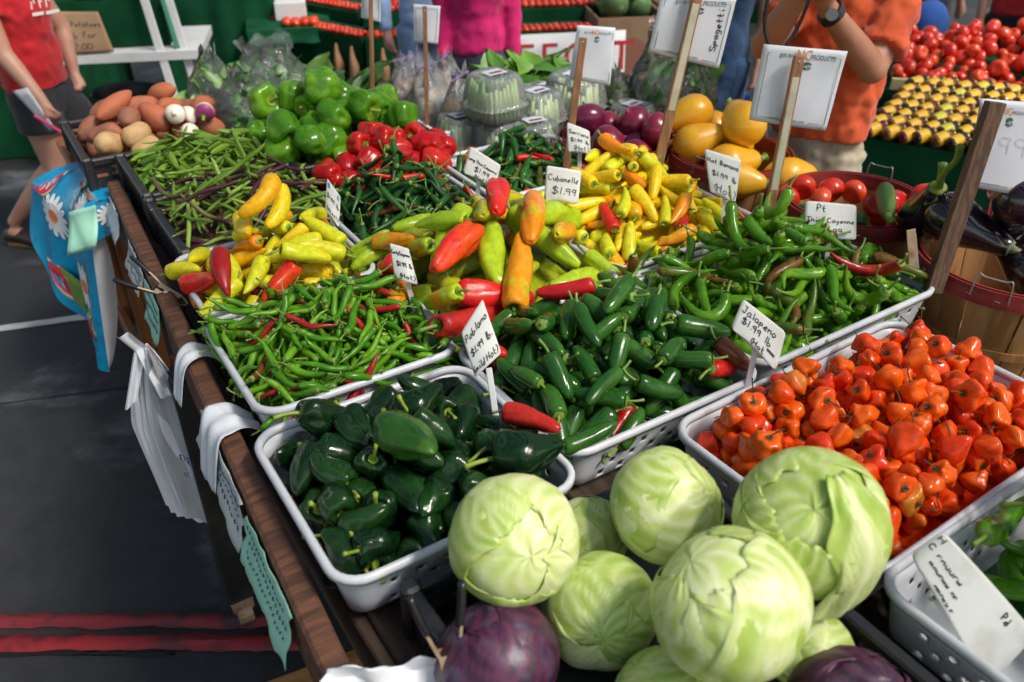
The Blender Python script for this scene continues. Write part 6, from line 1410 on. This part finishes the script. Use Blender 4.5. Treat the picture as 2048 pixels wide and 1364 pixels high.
def bystander(x, y, yaw, h, top, bottom, label, skin=None, sleeve=1.0, hairc=(.04, .025, .02), dress=False, armout=0.0, wide=1.0):
    k = h / 1.7; o = empty('person', Matrix(), label, 'person'); M = Matrix.Translation((x, y, 0)) @ Matrix.Rotation(R(yaw), 4, 'Z') @ Matrix.Diagonal((k, k, k, 1)); skin = skin or M_skin
    bd = MB(); loft(bd, [(.85, .13, .1, 0, 0), (1.05, .12, .09, 0, 0), (1.25, .14, .1, 0, 0), (1.4, .14, .08, 0, .01), (1.46, .07, .06, 0, .02)], M); head(bd, M @ Vector((0, -.02, 1.58)), R(yaw), k)
    arms = []
    for sx in (-1, 1):
        s_, e_, w_ = M @ Vector((sx * .18, .01, 1.36)), M @ Vector((sx * (.21 + armout), .02, 1.09)), M @ Vector((sx * (.215 + armout * .6), -.06, .86)); arms.append((s_, e_, w_))
        bd.tube([s_, e_], [.05 * k, .04 * k], 12, n=6); bd.tube([e_, w_], [.04 * k, .027 * k], 12, n=6); hand(bd, w_, (w_ - e_), (sx, 0, 0), .9 * k, .7)
        bd.tube([M @ Vector((sx * .085, 0, .88)), M @ Vector((sx * .085, -.01, .48)), M @ Vector((sx * .085, .02, .08))], [.08 * k, .055 * k, .036 * k], 12, n=10); bd.tube([M @ Vector((sx * .085, .04, .04)), M @ Vector((sx * .09, -.14, .03))], .036 * k, 10)
    bo = figure('body', bd, skin, o, .014, 4); face_hair(bo, M @ Vector((0, -.02, 1.58)), R(yaw), mat('dark_hair', hairc, .6), True)
    st = MB(); w = wide; loft(st, [(.90 if not dress else .45, .155 * w, .125 * w, 0, 0), (.97, .15 * w, .12 * w, 0, 0), (1.08, .135 * w, .11 * w, 0, 0), (1.26, .165 * w, .125 * w, 0, -.01), (1.38, .17, .1, 0, .01), (1.44, .09, .07, 0, .02)], M)
    for s_, e_, w_ in arms:
        st.tube([s_, s_.lerp(e_, min(1, sleeve * 2))], [.066 * k, .056 * k], 12, n=6)
        if sleeve > .6: st.tube([e_, e_.lerp(w_, .95)], [.055 * k, .036 * k], 12, n=6)
    figure('top', st, top, o, .013, 4, .03, .08)
    tr = MB(); loft(tr, [(.80, .155, .12, 0, 0), (.92, .148, .115, 0, 0)], M)
    for sx in (-1, 1): tr.tube([M @ Vector((sx * .08, 0, .88)), M @ Vector((sx * .085, -.01, .48)), M @ Vector((sx * .085, .02, .1))], [.098 * k, .072 * k, .058 * k], 12, n=10)
    figure('trousers', tr, bottom, o, .014, 4)
    for sx in (-1, 1):
        e = MB(); e.tube([M @ Vector((sx * .085, .06, .045)), M @ Vector((sx * .09, -.06, .05)), M @ Vector((sx * .095, -.18, .035))], [.042 * k, .046 * k, .03 * k], 10, n=8); e.build('shoe', M_blackgrip, o, smooth=True)
    return o
bystander(-.185, 4.72, 6, 1.62, fabric('magenta_knit', (.60, .004, .14), (.5, .003, .11)), fabric('slate_leggings', (.035, .04, .065)), 'woman in a bright pink long sleeved top standing behind the spinach', armout=-.02)
bystander(-.50, 5.15, 20, 1.72, fabric('pale_blue_cotton', (.28, .42, .66), (.24, .36, .58)), fabric('pale_blue_denim', (.25, .38, .6)), 'person in pale blue clothes standing behind the woman in pink', armout=.04)
bystander(1.08, 4.55, -20, 1.66, fabric('navy_dress', (.012, .05, .13), (.01, .04, .1)), fabric('navy_skirt', (.012, .05, .13)), 'person in a dark blue dress standing left of the man in orange', sleeve=.3, dress=True)
bystander(2.75, 5.9, 30, 1.7, fabric('cream_shirt', (.5, .44, .3)), fabric('grey_trousers', (.08, .08, .09)), 'person in a cream shirt far behind the man in orange', sleeve=.4)
bystander(3.12, 5.55, -10, 1.65, fabric('scarlet_shirt', (.5, .012, .015)), fabric('black_trousers', (.012, .012, .014)), 'person in a red shirt behind the tomato pile', sleeve=.4)
bystander(3.55, 5.2, 25, 1.75, fabric('black_jacket', (.008, .008, .01)), fabric('black_jeans', (.01, .01, .012)), 'person in black clothes behind the tomato pile at the right', sleeve=.9, wide=1.5, armout=.06)
e = MB(); ellipsoid(e, (2.62, 5.6, .78), (.13, .09, .16)); e.build('blue_bag', fabric('blue_nylon', (.01, .08, .35)), None, smooth=True, label='bright blue bag hanging beside the person in the cream shirt', cat='bag')

# ------------------------------------------------------------------ background stands
def drape(name, pts, z1, z0, m, parent=None, fold=.02, seed=0, n=None, **kw):
    """a hanging cloth along the polyline pts from height z1 down to z0"""
    P = [Vector((p[0], p[1], 0)) for p in pts]; L = [0]
    for i in range(len(P) - 1): L.append(L[-1] + (P[i + 1] - P[i]).length)
    nz = vnoise(seed); mb = MB(); n = n or max(30, int(L[-1] / .025))
    def fn(a, b):
        s = a * L[-1]; i = max(0, min(len(P) - 2, sum(1 for q in L[1:] if q <= s))); t = (s - L[i]) / max(1e-6, L[i + 1] - L[i]); p = P[i].lerp(P[i + 1], t); d = (P[i + 1] - P[i]).normalized()
        o_ = Vector((d.y, -d.x, 0)) * (fold * b * (math.sin(s * 31 + 2 * nz(s, 0)) + .6 * nz(s * 2.2, b)) + .012 * b)
        return (p.x + o_.x, p.y + o_.y, z1 + (z0 - z1) * b)
    mb.grid(fn, n, 10); o = mb.build(name, m, parent, smooth=True); tag(o, **kw); return o
def draped_stand(name, quad, z, label, m=M_drape, z0=.0, fold=.02):
    """table with a cloth: quad = near-left, near-right, far-right, far-left"""
    o = empty(name, Matrix(), label, 'stand', 'green draped stands')
    mb = MB(); v = [(p[0], p[1], z) for p in quad] + [(p[0], p[1], z - .03) for p in quad]
    mb.add(v, [(0, 1, 2, 3), (7, 6, 5, 4), (0, 4, 5, 1), (1, 5, 6, 2), (2, 6, 7, 3), (3, 7, 4, 0)]); mb.build('tabletop', m, o)
    drape('drape', list(quad) + [quad[0]], z + .004, z0 + .01, m, o, fold, seed=int(z * 100)); return o
def fruit_rows(quad, z, nu, nv, r, skin, label, cat, group, seed, name='small_tomato', layers=1):
    q = [Vector((p[0], p[1], 0)) for p in quad]; rg = random.Random(seed); vr = V['tomato']
    for l in range(layers):
        for i in range(nu - l):
            for j in range(nv - l):
                a, b = (i + .5 + l / 2) / nu, (j + .5 + l / 2) / nv; p = q[0].lerp(q[1], a).lerp(q[3].lerp(q[2], a), b)
                k = r / .038 * rg.uniform(.92, 1.08); mw = Matrix.Translation((p.x, p.y, z + r * .72 + l * r * 1.45)) @ Euler((rg.uniform(-.4, .4), -math.pi / 2 + rg.uniform(-.5, .5), rg.uniform(0, 6))).to_matrix().to_4x4() @ Matrix.Diagonal((k, k, k, 1))
                o = link(name, vr[rg.randrange(3)]['body'], skin, None, mw); tag(o, label, cat, group)
# centre: two tiers of tomatoes
T1q = [(-.99, 6.0), (.80, 6.32), (.78, 6.46), (-1.02, 6.18)]
draped_stand('draped_stand', [(-1.0, 5.99), (.82, 6.31), (.76, 6.62), (-1.06, 6.4)], .60, 'lower green draped tier with a row of tomatoes behind the woman in pink')
draped_stand('draped_stand', [(-1.08, 6.46), (.80, 6.70), (.78, 7.6), (-1.1, 7.4)], .67, 'upper green draped tier heaped with tomatoes at the top of the photo')
draped_stand('draped_stand', [(-1.98, 6.68), (-1.03, 6.02), (-.96, 6.30), (-1.9, 7.0)], .60, 'green draped tier running back to the left with a row of tomatoes')
draped_stand('draped_stand', [(-1.95, 7.06), (-1.12, 6.5), (-1.1, 7.4), (-1.9, 7.9)], .67, 'upper green draped tier at the far left with small tomatoes')
fruit_rows(T1q, .603, 40, 2, .022, S['tomato'], 'small red tomato in the long row on the lower green tier', 'tomato', 'tomatoes on the lower tier', 71)
fruit_rows([(-1.97, 6.69), (-1.04, 6.03), (-1.0, 6.16), (-1.92, 6.82)], .603, 26, 2, .022, S['tomato'], 'small red tomato in the row running back to the left', 'tomato', 'tomatoes on the left tier', 72)
fruit_rows([(-1.06, 6.48), (.79, 6.72), (.78, 7.05), (-1.06, 6.85)], .673, 36, 3, .026, S['tomato'], 'red tomato heaped on the upper green tier', 'tomato', 'tomatoes on the upper tier', 73)
fruit_rows([(-1.92, 7.09), (-1.14, 6.54), (-1.1, 6.68), (-1.88, 7.24)], .673, 22, 2, .022, S['tomato'], 'small red tomato on the far left upper tier', 'tomato', 'tomatoes on the far left tier', 74)
# paper bags hanging below the tier
M_kraft = mat('kraft_paper', (.36, .2, .1), .8, (.28, .14, .07), 8, .4, .7, .3, 20)
for i, (x, y) in enumerate(((-1.22, 6.08), (-1.10, 6.0), (-.88, 5.95), (-.66, 5.98))):
    mb = MB(); mb.tube([(x, y, .56), (x, y - .01, .50), (x + .01, y - .02, .42), (x, y - .02, .33)], [.012, .03, .055, .05], 10, n=12, ell=.6); mb.build('paper_bag', M_kraft, smooth=True, label=('brown paper bag hanging below the tomato row, number %s from the left' % ('one', 'two', 'three', 'four')[i]), cat='paper bag', group='hanging paper bags')
# white sign with red letters
sg = Sheet([(-.06, 5.58, .73), (.72, 5.60, .76), (-.06, 5.46, .30), (.72, 5.48, .30)]); so = sg.build('painted_sign', M_whitepaint, None, .012, 4, 4, 0, label='white board with red painted letters behind the spinach', cat='sign')
for ch, x in (('E', .10), ('F', .30), ('O', .49), ('R', .68), ('T', .87)): sg.printed(ch, x, .50, .25, M_redpaint, so, off=.009, xscale=1.05)
sg.printed('1ST', .45, .86, .2, M_redpaint, so, off=.009)
MB().bar((.1, 5.72, 0), (.1, 5.56, .6), .03, .03).build('prop_leg', M_stake, so); MB().bar((.6, 5.72, 0), (.6, 5.58, .6), .03, .03).build('prop_leg', M_stake, so)
# boxes of melons on a blue pallet
pl = empty('pallet', TRS((1.1, 6.7, 0), (0, 0, R(8))), 'blue wooden pallet under the cardboard bins', 'pallet'); M_pal = mat('blue_pallet_paint', (.02, .11, .3), .7, (.015, .07, .2), 10, .4, .7)
for i in range(6): MB().box((0, -.45 + .18 * i, .13), (1.2, .11, .02)).build('board', M_pal, pl)
for x in (-.55, 0, .55): MB().box((x, 0, .06), (.09, 1.0, .115)).build('block', M_pal, pl)
for i, (x, y, w, lb) in enumerate(((.82, 6.55, .5, 'left cardboard bin of melons behind the white sign'), (1.40, 6.72, .56, 'right cardboard bin of melons behind the leaning stake'))):
    o = empty('cardboard_bin', TRS((x, y, .145), (0, 0, R(8))), lb, 'bin', 'cardboard melon bins')
    for (c, d) in (((0, -w / 2, .27), (w, .012, .54)), ((0, w / 2, .27), (w, .012, .54)), ((-w / 2, 0, .27), (.012, w - .014, .54)), ((w / 2, 0, .27), (.012, w - .014, .54))): MB().box(c, d).build('panel', M_cardboard, o)
    sh = Sheet([tuple(o.matrix_basis @ Vector(p)) for p in ((-.15, -w / 2 - .008, .42), (.15, -w / 2 - .008, .42), (-.15, -w / 2 - .008, .12), (.15, -w / 2 - .008, .12))]); q = sh.poly([(.5 + .45 * math.cos(t * .5), .5 + .45 * math.sin(t * .5)) for t in range(12)], mat('faded_red_print', (.30, .12, .08), .8), None, 'printed_mark', off=.001); q.parent = o; q.matrix_parent_inverse = o.matrix_basis.inverted()
    for j in range(7):
        rg = random.Random(i * 10 + j); mb = MB(); ellipsoid(mb, (0, 0, 0), (.10, .10, .095)); mm = mb.build('melon', mat('melon_green', (.08, .16, .05), .5, (.3, .36, .2), 20, .5, .65, rnd=.4), None, TRS((x + rg.uniform(-.16, .16), y + rg.uniform(-.16, .16), .70 + .05 * (j % 3)), (rg.random() * 6, rg.random() * 6, 0)), smooth=True); tag(mm, 'mottled green melon in the ' + ('left' if i == 0 else 'right') + ' cardboard bin', 'melon', 'melons in bins')
# left: white folding table, draped box, potato basket
ft = empty('folding_table', Matrix(), 'white folding table in front of the green draped box at the left', 'table'); mb = MB(); q = [(-2.75, 4.96), (-1.83, 5.13), (-1.95, 5.75), (-2.87, 5.6)]; mb.add([(p[0], p[1], z) for z in (.755, .705) for p in q], [(0, 1, 2, 3), (7, 6, 5, 4), (0, 4, 5, 1), (1, 5, 6, 2), (2, 6, 7, 3), (3, 7, 4, 0)]); mb.build('tabletop', M_whitepaint, ft)
for (x, y) in ((-2.68, 5.05), (-1.95, 5.18), (-2.05, 5.66), (-2.78, 5.5)): e = MB(); e.tube([(x, y, 0), (x, y, .705)], .014, 10); e.build('leg', M_metal, ft)
gb = empty('draped_box', Matrix(), 'box covered in green felt on the white folding table', 'stand')
q = [(-2.72, 5.10), (-2.04, 5.24), (-2.12, 5.66), (-2.8, 5.52)]; mb = MB(); mb.add([(p[0], p[1], z) for z in (1.02, .757) for p in q], [(0, 1, 2, 3), (7, 6, 5, 4), (0, 4, 5, 1), (1, 5, 6, 2), (2, 6, 7, 3), (3, 7, 4, 0)]); mb.build('box', M_drape, gb); drape('drape', [q[3], q[0], q[1], q[2]], 1.024, .765, M_drape, gb, .006, 3)
mb = MB(); mb.bar((-2.02, 5.21, 1.03), (-1.97, 5.16, .757), .03, .012); mb.build('teal_edge', mat('teal_trim', (.03, .2, .14), .7), gb)
basket_o = basket(0, 0, 0, .26, .15, .19, 'bushel basket with a paper price tag on the green draped box', seed=9, n=20); basket_o.matrix_basis = Matrix.Translation((-2.42, 5.34, 1.026))
sh = Sheet([(-2.47, 5.14, 1.20), (-2.33, 5.14, 1.20), (-2.46, 5.16, 1.045), (-2.34, 5.16, 1.045)]); o = sh.build('price_tag', M_paper, None, .002, round_=0, label='white paper price tag on the far left bushel basket', cat='sign'); sh.hand([('99 lb', .12, .6, .28)], M_ink, o, .003)
sh = Sheet([(-2.60, 5.06, .985), (-2.36, 5.10, .975), (-2.60, 4.98, .77), (-2.30, 5.05, .765)]); o = sh.build('cardboard_sign', M_cardboard, None, .004, round_=0, label='brown cardboard sign with handwriting leaning on the green box', cat='sign'); sh.hand([('Red Potatoes', .04, .36, .22), ('3 lb for', .1, .64, .2), ('$2.00', .2, .92, .2)], M_ink, o, .005)
af = empty('easel_frame', Matrix(), 'white painted wooden A frame beside the folding table', 'frame')
for a, b_ in (((-2.16, 5.22, 1.35), (-1.93, 4.98, 0)), ((-2.05, 5.28, 1.35), (-1.80, 5.04, 0)), ((-2.12, 5.30, 1.35), (-2.08, 5.95, 0))): MB().bar(a, b_, .045, .02, up=(0, -1, .2), bev=.002).build('leg', M_whitepaint, af)
tub = empty('black_tub', TRS((-2.56, 5.75, 0)), 'black plastic tub with a rope handle under the folding table', 'tub'); mb = MB(); mb.lathe([(.001, .01), (.17, .01), (.205, .36), (.225, .365), (.225, .39), (.212, .392), (.195, .36), (.16, .03), (.001, .03)], 32); mb.build('bucket', M_crate, tub, smooth=True)
e = MB(); e.tube([(.02, -.215, .30), (.03, -.235, .36), (.08, -.24, .38), (.13, -.225, .36), (.14, -.19, .29)], .009, 8, n=20); e.build('handle', mat('rope', (.5, .47, .4), .8), tub, smooth=True)
tub.matrix_basis = TRS((-2.52, 5.55, 0))
SMT = draped_stand('draped_stand', [(-1.85, 6.15), (-1.28, 6.28), (-1.4, 6.8), (-2.0, 6.7)], .62, 'small green draped table between the folding table and the tomato tiers', M_drape2, z0=.52)
draped_stand('draped_stand', [(-2.6, 6.4), (-1.75, 6.6), (-1.8, 7.6), (-2.7, 7.4)], 1.1, 'tall green draped stand behind the white A frame', M_drape2)
draped_stand('draped_stand', [(-3.6, 5.3), (-2.95, 5.4), (-3.0, 6.8), (-3.7, 6.7)], .95, 'green draped stand at the left edge behind the woman in red')
for (x, y) in ((-1.8, 6.2), (-1.33, 6.32), (-1.43, 6.75), (-1.95, 6.66)): e = MB(); e.tube([(x, y, 0), (x, y, .6)], .014, 8); e.build('table_leg', M_metal, SMT)
fruit_rows([(-1.62, 6.27), (-1.38, 6.31), (-1.40, 6.45), (-1.66, 6.4)], .623, 4, 2, .033, S['tomato'], 'red tomato on the small green draped table', 'tomato', 'tomatoes on the small table', 75)
MB().box((0, 0, 0), (.22, .16, .12), bev=.004).build('white_carton', M_whitepaint, None, TRS((-1.62, 6.56, .685), (0, 0, .2)), label='white carton on the small green draped table', cat='carton')
MB().box((0, 0, 0), (.5, .3, .2), bev=.004).build('brown_carton', M_cardboard, None, TRS((-1.5, 7.15, .80), (0, 0, .1)), label='brown carton of produce at the top of the photo', cat='carton')
# right: jar rack, tomatoes, drape
JR = [(1.58, 3.72), (2.36, 3.30), (2.80, 3.86), (1.92, 4.13)]     # near-left, near-right, far-right, far-left
jr = empty('jar_rack', Matrix(), 'green draped sloping rack full of jars with yellow labels', 'rack')
zj0, zj1 = .72, .84
mb = MB(); v = [(JR[0][0], JR[0][1], zj0), (JR[1][0], JR[1][1], zj0), (JR[2][0], JR[2][1], zj1), (JR[3][0], JR[3][1], zj1)]; v += [(a, b, c - .03) for a, b, c in v]; mb.add(v, [(0, 1, 2, 3), (7, 6, 5, 4), (0, 4, 5, 1), (1, 5, 6, 2), (2, 6, 7, 3), (3, 7, 4, 0)]); mb.build('board', M_drape, jr)
drape('drape', [JR[0], JR[1]], zj0 + .004, .02, M_drape, jr, .02, 5); drape('drape', [JR[3], JR[0]], zj0, .02, M_drape, jr, .02, 6); drape('drape', [JR[1], JR[2]], zj0, .02, M_drape, jr, .02, 7)
mb = MB(); mb.lathe([(.001, 0), (.030, .0), (.034, .006), (.034, .085), (.026, .1), (.026, .104), (.001, .104)], 22); jar_b = mb.data('jar', True)
mb = MB(); mb.lathe([(.0348, .016), (.0352, .02), (.0352, .070), (.0348, .074)], 22); jar_l = mb.data('label', True)
mb = MB(); mb.lathe([(.001, .120), (.027, .120), (.029, .117), (.029, .103), (.027, .102)], 22); jar_c = mb.data('lid', True)
M_jar = [mat('dark_preserve', (.03, .006, .006), .12, coat=.8), mat('red_preserve', (.16, .008, .012), .12, coat=.8), mat('amber_preserve', (.22, .08, .012), .12, coat=.8), mat('green_preserve', (.10, .10, .015), .12, coat=.8)]
M_jlab = mat('yellow_label', (.78, .45, .01), .5); M_jlab2 = mat('lime_label', (.62, .56, .03), .5); M_lid = mat('brass_lid', (.20, .16, .08), .35, metal=.7)
rg = random.Random(3); P4 = [Vector(p) for p in v[:4]]; nrm = (P4[1] - P4[0]).cross(P4[3] - P4[0]).normalized(); ax = (P4[3] - P4[0]).normalized(); sx = (P4[1] - P4[0]).normalized()
for j in range(7):
    for i in range(13):
        a, b = (i + .5 + rg.uniform(-.1, .1)) / 13, (j + .5 + rg.uniform(-.08, .08)) / 7; p = P4[0].lerp(P4[1], a).lerp(P4[3].lerp(P4[2], a), b)
        X = (P4[1].lerp(P4[2], b) - P4[0].lerp(P4[3], b)).normalized(); Z = (X * .15 + (P4[3].lerp(P4[2], a) - P4[0].lerp(P4[1], a)).normalized()).normalized(); Z = (Z * .9 + X * .42).normalized(); n_ = nrm; Y = n_.cross(Z).normalized(); n2 = Z.cross(Y)
        Z = (Z + X * rg.uniform(-.1, .1) + nrm * rg.uniform(-.02, .08)).normalized(); Y = n_.cross(Z).normalized(); n2 = Z.cross(Y)
        mw = Matrix.Translation(p + nrm * .036 - Z * .05) @ Matrix(((n2.x, Y.x, Z.x, 0), (n2.y, Y.y, Z.y, 0), (n2.z, Y.z, Z.z, 0), (0, 0, 0, 1))) @ Matrix.Rotation(rg.uniform(-.4, .4), 4, 'Z') @ Matrix.Diagonal((.86, .86, .86, 1))
        kind = 0 if (i > 4 and j < 3) else rg.choice((1, 2, 0, 2)); o = link('preserve_jar', jar_b, M_jar[kind], None, mw); tag(o, ('jar of dark red', 'jar of red', 'jar of amber', 'jar of green')[kind] + ' preserves with a yellow label on the sloping rack', 'jar', 'jars on the rack')
        link('label', jar_l, M_jlab2 if rg.random() < .08 else M_jlab, o); link('lid', jar_c, M_lid, o)
mb = MB(); mb.bar((1.86, 4.20, .83), (2.9, 3.98, .83), .03, .05); mb.build('pale_batten', mat('pale_wood', (.55, .5, .25), .6), None, label='pale wooden batten between the jars and the tomato pile', cat='batten')
ts = draped_stand('draped_stand', [(1.86, 4.26), (4.0, 4.0), (4.1, 4.8), (1.95, 5.0)], .78, 'green draped stand carrying the big red tomato pile')
f = lambda x, y: .782 + .12 * max(0, min(1, (y - 4.25 + .12 * (x - 1.9)) / .45))
ht = Heap(f, 81, (1.88, 3.6, 4.12, 4.78), .92)
for vr, mw in ht.scatter(V['tomato'], 230, 10, (.85, 1.15), tumble=.6):
    mw = MT.inverted() @ mw; place(vr, S['tomato'], None, mw, 'large ripe tomato in the big pile behind the jars', 'tomato', 'tomatoes in the big pile')
# far end of the hall
draped_stand('draped_stand', [(-3, 9.2), (4.5, 9.2), (4.5, 10.4), (-3, 10.4)], .8, 'long green draped stand far behind the tomato tiers')
